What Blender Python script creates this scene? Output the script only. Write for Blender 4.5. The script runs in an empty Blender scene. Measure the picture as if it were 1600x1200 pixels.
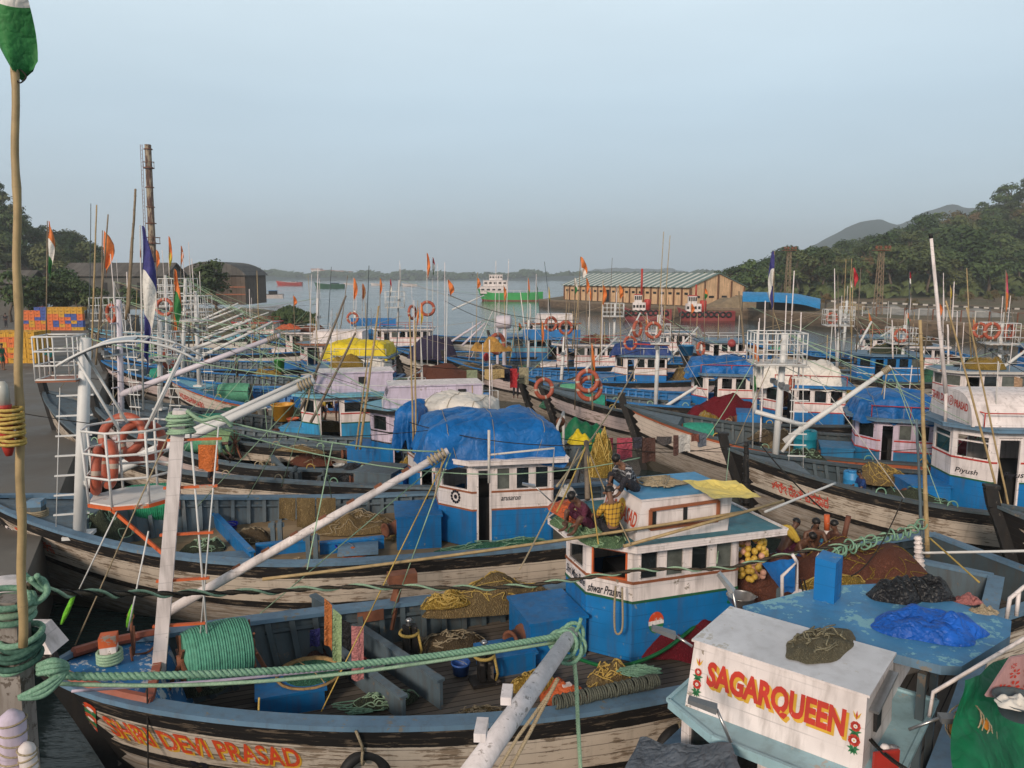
import bpy, bmesh, math, random
from mathutils import Vector as V, Matrix, noise
R = math.radians
PI = math.pi
sc = bpy.context.scene
C = sc.collection
rnd = random.Random(7)
CAM_H = 8.0
PITCH = R(8.0)
FPX = 1202.0

# ---------- photograph pixel -> place in the world -------------
def ray(x, y):
    r, u = (x-800)/FPX, (600-y)/FPX
    return V((r, math.cos(PITCH)+u*math.sin(PITCH), -math.sin(PITCH)+u*math.cos(PITCH)))
def at_h(x, y, h):
    d = ray(x, y); t = (h-CAM_H)/d.z
    return V((0, 0, CAM_H))+d*t
def at_Y(x, y, Y):
    d = ray(x, y); return V((0, 0, CAM_H))+d*(Y/d.y)

def tag(o, label=None, cat=None, group=None, kind=None):
    if label: o['label'] = label
    if cat: o['category'] = cat
    if group: o['group'] = group
    if kind: o['kind'] = kind
    return o
def thing(name, label, cat, loc=(0, 0, 0), rz=0, group=None):
    o = bpy.data.objects.new(name, None); C.objects.link(o)
    o.location = loc; o.rotation_euler = (0, 0, rz); o.empty_display_size = .2
    return tag(o, label, cat, group)
def copy_tree(o, parent=None):
    c = o.copy(); C.objects.link(c)
    if parent: c.parent = parent
    for ch in o.children: copy_tree(ch, c)
    return c

class MB:
    def __init__(s):
        s.v = []; s.f = []; s.m = []; s.sm = []; s.uv = {}
    def add(s, vs, fs, mi=0, smooth=False):
        o = len(s.v)
        s.v += [tuple(v) for v in vs]
        for f in fs:
            s.f.append(tuple(i+o for i in f)); s.m.append(mi); s.sm.append(smooth)
        return o
    def hexa(s, p, mi=0):
        return s.add(p, [(3, 2, 1, 0), (4, 5, 6, 7), (0, 1, 5, 4), (1, 2, 6, 5), (2, 3, 7, 6), (3, 0, 4, 7)], mi)
    def box(s, c, d, rz=0, mi=0, M=None):
        x, y, z = d[0]/2, d[1]/2, d[2]/2
        ps = [V(q) for q in ((-x, -y, -z), (x, -y, -z), (x, y, -z), (-x, y, -z), (-x, -y, z), (x, -y, z), (x, y, z), (-x, y, z))]
        if rz: M = Matrix.Rotation(rz, 3, 'Z')
        if M is not None: ps = [M @ p for p in ps]
        s.hexa([p+V(c) for p in ps], mi); return s
    def beam(s, p0, p1, w, h, mi=0, up=(0, 0, 1), w1=None, h1=None):
        p0, p1 = V(p0), V(p1); d = (p1-p0).normalized(); up = V(up)
        if abs(d.dot(up)) > .98: up = V((1, 0, 0))
        sx = d.cross(up).normalized(); uz = sx.cross(d).normalized()
        w1 = w if w1 is None else w1; h1 = h if h1 is None else h1
        a = [p0+sx*(i*w/2)+uz*(j*h/2) for i, j in ((-1, -1), (1, -1), (1, 1), (-1, 1))]
        b = [p1+sx*(i*w1/2)+uz*(j*h1/2) for i, j in ((-1, -1), (1, -1), (1, 1), (-1, 1))]
        s.hexa(a+b, mi); return s
    def tube(s, pts, r, n=8, mi=0, cap=True, smooth=True):
        pts = [V(p) for p in pts]; k = len(pts)
        rs = r if isinstance(r, (list, tuple)) else [r]*k
        d0 = (pts[1]-pts[0]).normalized()
        a = V((0, 0, 1)) if abs(d0.z) < .9 else V((1, 0, 0))
        x = d0.cross(a).normalized()
        vs = []
        for i, p in enumerate(pts):
            d = (pts[min(i+1, k-1)]-pts[max(i-1, 0)]).normalized()
            x = (x-d*x.dot(d))
            if x.length < 1e-6: x = d.orthogonal()
            x.normalize(); y = d.cross(x)
            for j in range(n):
                t = 2*PI*j/n
                vs.append(p+(x*math.cos(t)+y*math.sin(t))*rs[i])
        fs = [(i*n+j, i*n+(j+1) % n, (i+1)*n+(j+1) % n, (i+1)*n+j) for i in range(k-1) for j in range(n)]
        if cap: fs += [tuple(range(n))[::-1], tuple((k-1)*n+j for j in range(n))]
        s.add(vs, fs, mi, smooth); return s
    def twist(s, pts, R_, r, turns, strands=3, n=6, mi=0, mis=None):
        pts = resample(pts, max(12, int(turns*9)))
        k = len(pts); fr = frames(pts)
        for q in range(strands):
            L = []
            for i, p in enumerate(pts):
                t = 2*PI*(turns*i/(k-1)+q/strands)
                x, y = fr[i]
                L.append(p+(x*math.cos(t)+y*math.sin(t))*R_)
            s.tube(L, r, n, mis[q] if mis else mi)
        return s
    def lathe(s, prof, n=16, c=(0, 0, 0), mi=0, M=None, smooth=True, cap=True):
        vs = []
        for r, z in prof:
            for j in range(n):
                t = 2*PI*j/n; p = V((r*math.cos(t), r*math.sin(t), z))
                if M is not None: p = M @ p
                vs.append(p+V(c))
        k = len(prof)
        fs = [(i*n+j, i*n+(j+1) % n, (i+1)*n+(j+1) % n, (i+1)*n+j) for i in range(k-1) for j in range(n)]
        if cap: fs += [tuple(range(n))[::-1], tuple((k-1)*n+j for j in range(n))]
        s.add(vs, fs, mi, smooth); return s
    def torus(s, c, R_, r, M=None, nu=24, nv=8, mi=0, mi2=None, every=0, band=1):
        vs = []
        for i in range(nu):
            a = 2*PI*i/nu
            for j in range(nv):
                b = 2*PI*j/nv
                p = V(((R_+r*math.cos(b))*math.cos(a), (R_+r*math.cos(b))*math.sin(a), r*math.sin(b)))
                if M is not None: p = M @ p
                vs.append(p+V(c))
        o = len(s.v); s.v += [tuple(v) for v in vs]
        for i in range(nu):
            m = mi2 if (mi2 is not None and every and i % every < band) else mi
            for j in range(nv):
                s.f.append(tuple(o+q for q in (i*nv+j, ((i+1) % nu)*nv+j, ((i+1) % nu)*nv+(j+1) % nv, i*nv+(j+1) % nv)))
                s.m.append(m); s.sm.append(True)
        return s
    def grid(s, fn, nu, nv, mi=0, smooth=True, uvf=None):
        o = len(s.v)
        for i in range(nu+1):
            for j in range(nv+1):
                s.v.append(tuple(fn(i/nu, j/nv)))
                if uvf: s.uv[len(s.v)-1] = uvf(i/nu, j/nv)
        for i in range(nu):
            for j in range(nv):
                a = o+i*(nv+1)+j
                s.f.append((a, a+nv+1, a+nv+2, a+1)); s.m.append(mi); s.sm.append(smooth)
        return s
    def prism(s, poly, z0, z1, mi=0, mtop=None, mbot=None):
        n = len(poly); z0f = z0 if callable(z0) else (lambda p: z0); z1f = z1 if callable(z1) else (lambda p: z1)
        vs = [(p[0], p[1], z0f(p)) for p in poly]+[(p[0], p[1], z1f(p)) for p in poly]
        o = s.add(vs, [(i, (i+1) % n, (i+1) % n+n, i+n) for i in range(n)], mi)
        s.f.append(tuple(o+i for i in range(n))[::-1]); s.m.append(mi if mbot is None else mbot); s.sm.append(False)
        s.f.append(tuple(o+n+i for i in range(n))); s.m.append(mi if mtop is None else mtop); s.sm.append(False)
        return s
    def ell(s, c, r, mi=0, M=None, nu=12, nv=8):
        def f(u, v):
            a, b = 2*PI*u, PI*(v-.5)
            p = V((r[0]*math.cos(b)*math.cos(a), r[1]*math.cos(b)*math.sin(a), r[2]*math.sin(b)))
            return (M @ p if M is not None else p)+V(c)
        s.grid(f, nu, nv, mi); return s
    def xf(s, M):
        s.v = [tuple(M @ V(v)) for v in s.v]; return s
    def build(s, name, mats, parent=None, normals=True, label=None):
        me = bpy.data.meshes.new(name)
        off = V((0, 0, 0))
        vs = s.v
        if parent is None and vs:
            xs = [v[0] for v in vs]; ys = [v[1] for v in vs]; zs = [v[2] for v in vs]
            off = V(((min(xs)+max(xs))/2, (min(ys)+max(ys))/2, min(zs)))
            vs = [(v[0]-off.x, v[1]-off.y, v[2]-off.z) for v in vs]
        me.from_pydata(vs, [], s.f)
        ms = mats if isinstance(mats, (list, tuple)) else [mats]
        for m in ms: me.materials.append(m)
        me.polygons.foreach_set('material_index', s.m)
        me.polygons.foreach_set('use_smooth', s.sm)
        if s.uv:
            L = me.uv_layers.new(name='UVMap')
            for lp in me.loops:
                L.data[lp.index].uv = s.uv.get(lp.vertex_index, (0, 0))
        if normals and len(s.f) < 60000:
            bm = bmesh.new(); bm.from_mesh(me)
            bmesh.ops.recalc_face_normals(bm, faces=bm.faces); bm.to_mesh(me); bm.free()
        me.update()
        o = bpy.data.objects.new(name, me); C.objects.link(o)
        o.location = off
        if parent is not None: o.parent = parent
        if label: o['label'] = label
        return o

def resample(pts, n):
    pts = [V(p) for p in pts]
    ds = [0]
    for a, b in zip(pts, pts[1:]): ds.append(ds[-1]+(b-a).length)
    out = []; k = 0
    for i in range(n+1):
        d = ds[-1]*i/n
        while k < len(pts)-2 and ds[k+1] < d: k += 1
        t = (d-ds[k])/max(1e-9, ds[k+1]-ds[k])
        out.append(pts[k].lerp(pts[k+1], min(1, max(0, t))))
    return out
def frames(pts):
    k = len(pts); d0 = (pts[1]-pts[0]).normalized()
    x = d0.orthogonal().normalized(); fr = []
    for i in range(k):
        d = (pts[min(i+1, k-1)]-pts[max(i-1, 0)]).normalized()
        x = (x-d*x.dot(d)).normalized(); fr.append((x, d.cross(x)))
    return fr
def smooth_path(pts, n=10):
    pts = [V(p) for p in pts]; P = [pts[0]]+pts+[pts[-1]]; out = []
    for i in range(1, len(P)-2):
        for j in range(n):
            t = j/n; a, b, c, d = P[i-1], P[i], P[i+1], P[i+2]
            out.append(.5*((2*b)+(c-a)*t+(2*a-5*b+4*c-d)*t*t+(3*b-a-3*c+d)*t**3))
    out.append(pts[-1]); return out
def sag(p0, p1, s=.2, n=12):
    p0, p1 = V(p0), V(p1)
    return [p0.lerp(p1, i/n)-V((0, 0, s*4*(i/n)*(1-i/n))) for i in range(n+1)]
def nz(p, sc_=1., seed=0):
    return noise.noise(V((p[0]*sc_+seed*7.3, p[1]*sc_+seed*3.1, p[2]*sc_-seed*5.7)))

# ---------------- materials ------------------
MATS = {}
def sock(nt, n, key, val):
    if val is None: return
    s = n.inputs[key]
    if isinstance(val, bpy.types.NodeSocket): nt.links.new(val, s)
    else:
        if s.type == 'RGBA' and len(val) == 3: val = (*val, 1)
        s.default_value = val
def nd(nt, t, ins=None, out=0, **props):
    n = nt.nodes.new('ShaderNode'+t)
    for k, v in props.items(): setattr(n, k, v)
    for k, v in (ins or {}).items(): sock(nt, n, k, v)
    return n.outputs[out]
def M_(nt, op, a, b=0., c=None):
    ins = {0: a, 1: b}
    if c is not None: ins[2] = c
    return nd(nt, 'Math', ins, operation=op)
def mixc(nt, f, a, b, bt='MIX'):
    return nd(nt, 'MixRGB', {'Fac': f, 'Color1': a, 'Color2': b}, blend_type=bt)
def rng(nt, v, a, b, c=0., d=1.):
    return nd(nt, 'MapRange', {'Value': v, 1: a, 2: b, 3: c, 4: d})
def noi(nt, vec, scale, detail=4., rough=.55, out=0):
    return nd(nt, 'TexNoise', {'Vector': vec, 'Scale': scale, 'Detail': detail, 'Roughness': rough}, out)
def start(name):
    m = bpy.data.materials.new(name); m.use_nodes = True
    nt = m.node_tree; b = nt.nodes['Principled BSDF']
    return m, nt, b
def co(nt, kind='Object', scale=(1, 1, 1)):
    v = nt.nodes.new('ShaderNodeTexCoord').outputs[kind]
    if scale != (1, 1, 1):
        v = nd(nt, 'Mapping', {'Vector': v, 'Scale': scale})
    return v
def fin(nt, b, col, rough=.6, bump=None, bs=.3, dist=.02, spec=.4, metal=0.):
    sock(nt, b, 'Base Color', col); sock(nt, b, 'Roughness', rough)
    b.inputs['Specular IOR Level'].default_value = spec
    b.inputs['Metallic'].default_value = metal
    if bump is not None:
        nb = nd(nt, 'Bump', {'Height': bump, 'Strength': bs, 'Distance': dist})
        nt.links.new(nb, b.inputs['Normal'])

def rofs(nt, v, k=37.):
    'a different piece of the pattern on every object'
    r = nt.nodes.new('ShaderNodeObjectInfo').outputs['Random']; a = nt.nodes.new('ShaderNodeVectorMath'); a.operation = 'ADD'
    c = nd(nt, 'CombineXYZ', {0: M_(nt, 'MULTIPLY', r, k), 1: M_(nt, 'MULTIPLY', r, k*.3), 2: 0.}); nt.links.new(v, a.inputs[0]); nt.links.new(c, a.inputs[1]); return a.outputs[0]
def paint(name, col, peel=.12, under=(.17, .13, .10), rough=.5, dirt=.5, scale=1., stretch=(1, 1, 1), spec=.4, seam=0.):
    """painted timber or steel: tone drift, peeled flakes, vertical grime"""
    if name in MATS: return MATS[name]
    m, nt, b = start(name); v = rofs(nt, co(nt, 'Object', stretch))
    n1 = noi(nt, v, 1.3*scale, 3); n2 = noi(nt, v, 7*scale, 8, .68); n3 = noi(nt, co(nt, 'Object', (7, 7, .9)), 1.*scale, 5, .6)
    c = mixc(nt, rng(nt, n1, .3, .7), [x*.82 for x in col], [min(1, x*1.12) for x in col])
    c = mixc(nt, rng(nt, n3, .47, .70, 0, min(1, dirt*1.25)), c, [x*.38+y for x, y in zip(col, (.045, .03, .018))])
    # peel: fine flakes gathered into worn areas
    thr = M_(nt, 'ADD', n2, M_(nt, 'MULTIPLY', M_(nt, 'SUBTRACT', n1, .5), .55))
    lo = .72-.32*peel
    msk = rng(nt, thr, lo, lo+.03)
    if peel > 0: c = mixc(nt, msk, c, under)
    hgt = n2
    if seam:
        sp = nt.nodes.new('ShaderNodeSeparateXYZ'); nt.links.new(co(nt), sp.inputs[0])
        sm = M_(nt, 'MULTIPLY', M_(nt, 'LESS_THAN', M_(nt, 'FRACT', M_(nt, 'DIVIDE', M_(nt, 'ADD', sp.outputs[2], .07), seam)), .05), rng(nt, n1, .35, .6))
        c = mixc(nt, M_(nt, 'MULTIPLY', sm, .45), c, [x*.3 for x in col]); hgt = M_(nt, 'SUBTRACT', n2, M_(nt, 'MULTIPLY', sm, 1.5))
    fin(nt, b, c, rng(nt, n2, .3, .7, rough-.08, rough+.15), hgt, .14, .01, spec)
    MATS[name] = m; return m
def plain(name, col, rough=.5, var=.2, scale=4., bump=.15, metal=0., spec=.4):
    if name in MATS: return MATS[name]
    m, nt, b = start(name); v = co(nt); n = noi(nt, v, scale, 6, .6)
    c = mixc(nt, rng(nt, n, .3, .7), [x*(1-var) for x in col], [min(1, x*(1+var)) for x in col])
    fin(nt, b, c, rough, n, bump, .02, spec, metal)
    MATS[name] = m; return m
def rusty(name, col=(.6, .6, .58), amt=.3):
    if name in MATS: return MATS[name]
    m, nt, b = start(name); v = co(nt); n = noi(nt, v, 2.2, 8, .7); n2 = noi(nt, v, 12, 4)
    c = mixc(nt, rng(nt, n, .3, .7), [x*.85 for x in col], col)
    rust = mixc(nt, rng(nt, n2, .35, .65), (.16, .06, .025), (.30, .13, .05))
    lo = .75-.3*amt
    c = mixc(nt, rng(nt, n, lo, lo+.06), c, rust)
    fin(nt, b, c, .5, n2, .15, .01)
    MATS[name] = m; return m
def cloth(name, col, wr=3., dark=.5, rough=.65, bs=.6, sheen=0, transl=0.):
    if name in MATS: return MATS[name]
    m, nt, b = start(name); v = co(nt)
    n = noi(nt, v, wr, 5, .55); n2 = noi(nt, co(nt, 'Object', (1, 1, .35)), wr*2.2, 3, .5)
    c = mixc(nt, rng(nt, n, .3, .7), [x*dark+.0 for x in col], col)
    c = mixc(nt, rng(nt, n2, .55, .8, 0, .35), c, [min(1, x*1.25+.02) for x in col])
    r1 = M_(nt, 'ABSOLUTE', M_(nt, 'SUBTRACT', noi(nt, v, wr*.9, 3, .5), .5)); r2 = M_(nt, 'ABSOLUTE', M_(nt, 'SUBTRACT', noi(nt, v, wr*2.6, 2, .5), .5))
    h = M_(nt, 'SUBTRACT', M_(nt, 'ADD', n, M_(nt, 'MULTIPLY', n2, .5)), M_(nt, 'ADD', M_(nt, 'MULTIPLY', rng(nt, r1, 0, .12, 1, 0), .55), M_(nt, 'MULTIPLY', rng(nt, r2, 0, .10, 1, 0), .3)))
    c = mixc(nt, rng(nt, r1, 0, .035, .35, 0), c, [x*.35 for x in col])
    fin(nt, b, c, rough, h, bs, .08, .3)
    MATS[name] = m; return m
def strands(name, c1, c2, scale=14., rough=.8):
    """heaped net or rope: winding dark and light strands"""
    if name in MATS: return MATS[name]
    m, nt, b = start(name); v = co(nt)
    w = noi(nt, v, 2.5, 3, .5, 1)
    vv = mixc(nt, .22, v, w)
    wv = nd(nt, 'TexWave', {'Vector': vv, 'Scale': scale, 'Distortion': 14., 'Detail': 3., 'Detail Scale': 1.6}, 1)
    n = noi(nt, v, 26, 4, .7)
    f = M_(nt, 'MULTIPLY', wv, rng(nt, n, .25, .7, .35, 1.))
    c = mixc(nt, f, c1, c2)
    fin(nt, b, c, rough, f, .9, .04, .2)
    MATS[name] = m; return m
def ropem(name, c1, c2, scale=60.):
    if name in MATS: return MATS[name]
    m, nt, b = start(name); v = co(nt); n = noi(nt, v, scale, 2); n2 = noi(nt, v, 3, 3)
    c = mixc(nt, rng(nt, n, .3, .7), c1, c2)
    c = mixc(nt, rng(nt, n2, .5, .75, 0, .6), c, [x*.5 for x in c1])
    fin(nt, b, c, .75, n, .4, .01, .2)
    MATS[name] = m; return m
def planks(name, c1, c2, w=.16, axis='Y', peel=None, seam=.04, rough=.75):
    """boards running along local X (seams across Y) or any other axis"""
    if name in MATS: return MATS[name]
    m, nt, b = start(name); v = co(nt)
    sp = nt.nodes.new('ShaderNodeSeparateXYZ'); nt.links.new(v, sp.inputs[0])
    t = M_(nt, 'DIVIDE', sp.outputs[axis], w); fr = M_(nt, 'FRACT', t); idx = M_(nt, 'FLOOR', t)
    wn = nd(nt, 'TexWhiteNoise', {'W': idx}, noise_dimensions='1D')
    sv = co(nt, 'Object', (1.2, 14, 14) if axis == 'Y' else (14, 14, 1.2) if axis == 'X' else (1.2, 1.2, 14))
    g = noi(nt, sv, 2, 6, .7); n = noi(nt, v, 1.1, 4)
    f = M_(nt, 'ADD', M_(nt, 'MULTIPLY', wn, .5), M_(nt, 'MULTIPLY', g, .5))
    c = mixc(nt, rng(nt, f, .2, .8), c1, c2)
    c = mixc(nt, rng(nt, n, .45, .7, 0, .5), c, [x*.5 for x in c1])
    if peel: c = mixc(nt, rng(nt, noi(nt, sv, 3.3, 7, .7), .56, .6), c, peel)
    sm = M_(nt, 'LESS_THAN', fr, seam/w*.5)
    c = mixc(nt, sm, c, [x*.3 for x in c1])
    fin(nt, b, c, rough, M_(nt, 'SUBTRACT', g, M_(nt, 'MULTIPLY', sm, 2.)), .4, .012, .25)
    MATS[name] = m; return m
def hullmat(name, white=(.62, .58, .53), bare=(.21, .175, .145), wale=(.012, .011, .011), wale_d=.34, band=(.95, 1.12), low=(.34, .31, .28), worn=.5, top=None, below=None):
    """hull sides, UV = metres along the sheer and metres below the rail"""
    if name in MATS: return MATS[name]
    m, nt, b = start(name); uv = co(nt, 'UV')
    sp = nt.nodes.new('ShaderNodeSeparateXYZ'); nt.links.new(uv, sp.inputs[0]); u, d = sp.outputs[0], sp.outputs[1]
    uv = rofs(nt, uv)
    st = nd(nt, 'Mapping', {'Vector': uv, 'Scale': (1.1, 9., 1)})
    g = noi(nt, st, 1.6, 8, .72); big = noi(nt, uv, .8, 4, .6); st2 = nd(nt, 'Mapping', {'Vector': uv, 'Scale': (5., .7, 1)})
    drip = noi(nt, st2, 1.2, 5, .65)
    bare_c = mixc(nt, rng(nt, noi(nt, st, 3., 5), .3, .7), [x*.55 for x in bare], [x*1.35 for x in bare])
    wc = mixc(nt, rng(nt, big, .35, .7), white, [x*.78 for x in white])
    wc = mixc(nt, rng(nt, drip, .52, .75, 0, .55), wc, [x*.45 for x in white])
    wmask = rng(nt, M_(nt, 'ADD', g, M_(nt, 'MULTIPLY', M_(nt, 'SUBTRACT', big, .5), .7)), .66-.22*worn, .70-.22*worn)
    c = mixc(nt, wmask, wc, bare_c)
    lowc = mixc(nt, rng(nt, g, .4, .62), low, bare_c)
    c = mixc(nt, M_(nt, 'GREATER_THAN', d, band[1]), c, lowc)
    wob = M_(nt, 'ADD', d, M_(nt, 'MULTIPLY', M_(nt, 'SUBTRACT', g, .5), .05))
    blk = mixc(nt, rng(nt, g, .62-.12*worn, .66-.12*worn), wale, [x*.55 for x in bare])
    inb = M_(nt, 'MULTIPLY', M_(nt, 'GREATER_THAN', wob, band[0]), M_(nt, 'LESS_THAN', wob, band[1]))
    c = mixc(nt, inb, c, blk)
    c = mixc(nt, M_(nt, 'LESS_THAN', wob, wale_d), c, blk if top is None else mixc(nt, wmask, top, blk))
    # sawtooth of black paint behind the stem
    saw = M_(nt, 'PINGPONG', M_(nt, 'MULTIPLY', d, 1.), .17)
    edge = M_(nt, 'ADD', .26, M_(nt, 'MULTIPLY', saw, 1.15))
    c = mixc(nt, M_(nt, 'LESS_THAN', u, edge), c, wale)
    # slime near the water
    c = mixc(nt, rng(nt, M_(nt, 'ADD', d, M_(nt, 'MULTIPLY', g, .3)), 1.9, 2.25, 0, .85), c, (.03, .028, .02))
    seam = M_(nt, 'LESS_THAN', M_(nt, 'FRACT', M_(nt, 'DIVIDE', d, .19)), .07)
    c = mixc(nt, M_(nt, 'MULTIPLY', seam, .55), c, (.03, .025, .02))
    fin(nt, b, c, .7, M_(nt, 'SUBTRACT', g, seam), .5, .012, .25)
    MATS[name] = m; return m

_txt = {}
def text_geo(body, size=1., bold=0.):
    k = (body, size, bold)
    if k in _txt: return _txt[k]
    cu = bpy.data.curves.new('lettering', 'FONT'); cu.body = body; cu.size = size; cu.resolution_u = 3; cu.offset = bold
    o = bpy.data.objects.new('lettering', cu); C.objects.link(o)
    dg = bpy.context.evaluated_depsgraph_get(); dg.update()
    me = bpy.data.meshes.new_from_object(o.evaluated_get(dg))
    vs = [v.co.copy() for v in me.vertices]; fs = [tuple(p.vertices) for p in me.polygons]
    bpy.data.objects.remove(o); bpy.data.meshes.remove(me); bpy.data.curves.remove(cu)
    if vs:
        x0 = min(v.x for v in vs); x1 = max(v.x for v in vs); y0 = min(v.y for v in vs); y1 = max(v.y for v in vs)
        vs = [V((v.x-x0, v.y-y0, 0)) for v in vs]; _txt[k] = (vs, fs, x1-x0, y1-y0)
    else: _txt[k] = ([], [], 1, 1)
    return _txt[k]
def letter(mb, body, fn, w, h=None, mi=0, bold=0.):
    """lettering mapped by fn(u metres, v metres) to a surface"""
    vs, fs, W, H = text_geo(body, 1., bold)
    s = w/W; sy = s if h is None else h/H
    mb.add([fn(v.x*s, v.y*sy) for v in vs], fs, mi)
    return s*W, sy*H
# ---------------- palette ------------------
BLUE = paint('cabin_blue', (.006, .155, .42), .16, (.16, .22, .26), .45, .5, seam=.27)
BLUE2 = paint('cabin_sky_blue', (.03, .24, .46), .12, (.2, .2, .2), .45, .35)
RAILB = paint('rail_blue', (.115, .205, .30), .26, (.20, .19, .17), .5, .4)
GREYB = paint('grey_blue', (.095, .135, .165), .25, (.16, .14, .12), .55, .6)
DGREY = paint('dark_grey_blue', (.06, .085, .10), .25, (.13, .11, .09), .6, .6)
SKYB = paint('light_blue', (.16, .42, .54), .2, (.35, .36, .34), .5, .4)
WHITE = paint('white_paint', (.74, .67, .655), .16, (.28, .24, .2), .5, .5, seam=.27)
LAV = paint('lavender_paint', (.56, .48, .59), .13, (.3, .25, .25), .5, .5, seam=.26)
TRIMB = paint('brown_trim', (.30, .10, .045), .15, (.2, .15, .1), .5, .3)
RED = paint('red_paint', (.45, .035, .025), .1, (.25, .1, .08), .5, .3)
REDLET = paint('red_lettering', (.50, .035, .02), .10, (.5, .42, .38), .55, .2, 2)
YELLET = paint('yellow_lettering', (.62, .36, .03), .10, (.5, .42, .38), .55, .2, 2)
ORLET = paint('orange_lettering', (.56, .065, .02), .28, (.5, .44, .38), .55, .2, 3)
BLKLET = paint('black_lettering', (.012, .012, .02), .0, (.5, .5, .5), .55, .0)
GRNLET = paint('green_lettering', (.02, .16, .06), .1, (.4, .4, .35), .55, .2)
ORANGEP = paint('orange_rung_paint', (.55, .11, .03), .25, (.35, .28, .22), .55, .3)
GREENP = paint('green_trim', (.015, .10, .045), .15, (.15, .13, .1), .5, .3)
BLACKP = paint('black_wale_paint', (.010, .009, .009), .25, (.12, .10, .085), .6, .2)
BAREW = planks('bare_planks', (.10, .085, .072), (.19, .165, .14), .14, 'Y')
TANW = planks('sandy_planks', (.26, .19, .11), (.36, .27, .17), .5, 'Y', None, .02)
GREYW = planks('grey_planks', (.115, .097, .08), (.21, .18, .15), .15, 'Y')
HULLW = hullmat('hull_white_worn', white=(.53, .46, .385), bare=(.20, .155, .115), worn=.58)
HULLW2 = hullmat('hull_white_clean', worn=.15)
HULLP = hullmat('hull_pinkish', white=(.56, .46, .45), worn=.45)
HULLG = hullmat('hull_greyed', white=(.42, .39, .35), bare=(.17, .145, .12), worn=.75)
HULLO = hullmat('hull_orange_wale', white=(.58, .5, .44), top=(.36, .10, .045), wale_d=.16, worn=.4)
STEEL = rusty('white_steel', (.66, .66, .65), .22)
STEEL2 = rusty('rusty_steel', (.55, .53, .50), .6)
LAVST = rusty('lavender_steel', (.62, .57, .63), .25)
RUST = plain('rust', (.17, .065, .035), .8, .4)
DARK = plain('dark_interior', (.012, .012, .013), .7)
GLASS = plain('dark_window_glass', (.014, .018, .02), .05, .4, 3, .03, 0, .7)
GLASS2 = plain('dusty_window_glass', (.10, .11, .10), .18, .4, 3, .05)
BLACKR = plain('black_rubber', (.014, .014, .015), .65, .3)
BAMB = plain('bamboo_cane', (.36, .26, .13), .5, .25, 6)
BAMB2 = plain('old_bamboo', (.20, .15, .095), .6, .3, 5)
POLEG = plain('weathered_pole', (.16, .13, .10), .7, .3, 5)
ALU = plain('aluminium', (.45, .45, .45), .35, .15, 5, .1, .9)
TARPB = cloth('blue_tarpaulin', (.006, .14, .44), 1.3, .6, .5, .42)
TARPN = cloth('navy_tarpaulin', (.012, .05, .22), 1.3, .5, .55, .42)
TARPW = cloth('white_tarpaulin', (.72, .68, .62), 1.3, .8, .6, .42)
TARPY = cloth('yellow_tarpaulin', (.72, .55, .015), 1.3, .8, .55, .42)
TARPS = cloth('pale_yellow_awning', (.75, .60, .17), 2., .88, .6, .25)
TARPG = cloth('green_tarpaulin', (.004, .16, .065), 1.3, .5, .55, .42)
TARPK = cloth('black_plastic', (.022, .023, .026), 3., .5, .4, .8)
TARPD = cloth('slate_grey_tarpaulin', (.13, .15, .18), 2., .6, .55, .7)
TARPR = cloth('red_net_cover', (.30, .02, .03), 5., .55, .8, .7)
NETR = strands('rust_red_net', (.13, .045, .03), (.30, .125, .08), 20)
NETC = strands('crimson_net', (.14, .012, .02), (.36, .03, .05), 20)
NETT = strands('tan_net', (.14, .095, .045), (.38, .28, .13), 12)
NETY = strands('yellow_net', (.20, .12, .02), (.52, .36, .08), 10)
NETG = strands('green_net', (.02, .09, .055), (.10, .32, .20), 12)
NETD = strands('dark_green_net', (.03, .04, .03), (.13, .15, .09), 14)
NETB = strands('brown_net', (.07, .05, .03), (.23, .17, .10), 16)
NETP = strands('purple_net', (.03, .025, .055), (.10, .085, .16), 14)
ROPEG = ropem('green_rope', (.11, .24, .16), (.25, .41, .30))
ROPEL = ropem('pale_green_rope', (.22, .36, .24), (.38, .52, .36))
ROPEY = ropem('yellow_rope', (.36, .24, .05), (.58, .42, .14))
ROPET = ropem('tan_rope', (.24, .19, .12), (.42, .35, .24))
ROPEK = ropem('dark_cable', (.012, .012, .012), (.04, .035, .03))
ROPEB = ropem('brown_cable', (.05, .04, .03), (.12, .09, .06))
BUOY = plain('orange_lifebuoy', (.36, .085, .048), .55, .25, 8)
BUOYW = plain('lifebuoy_band', (.40, .33, .27), .6)
LIMEC = cloth('lime_rag', (.20, .62, .04), 9, .7)

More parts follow.
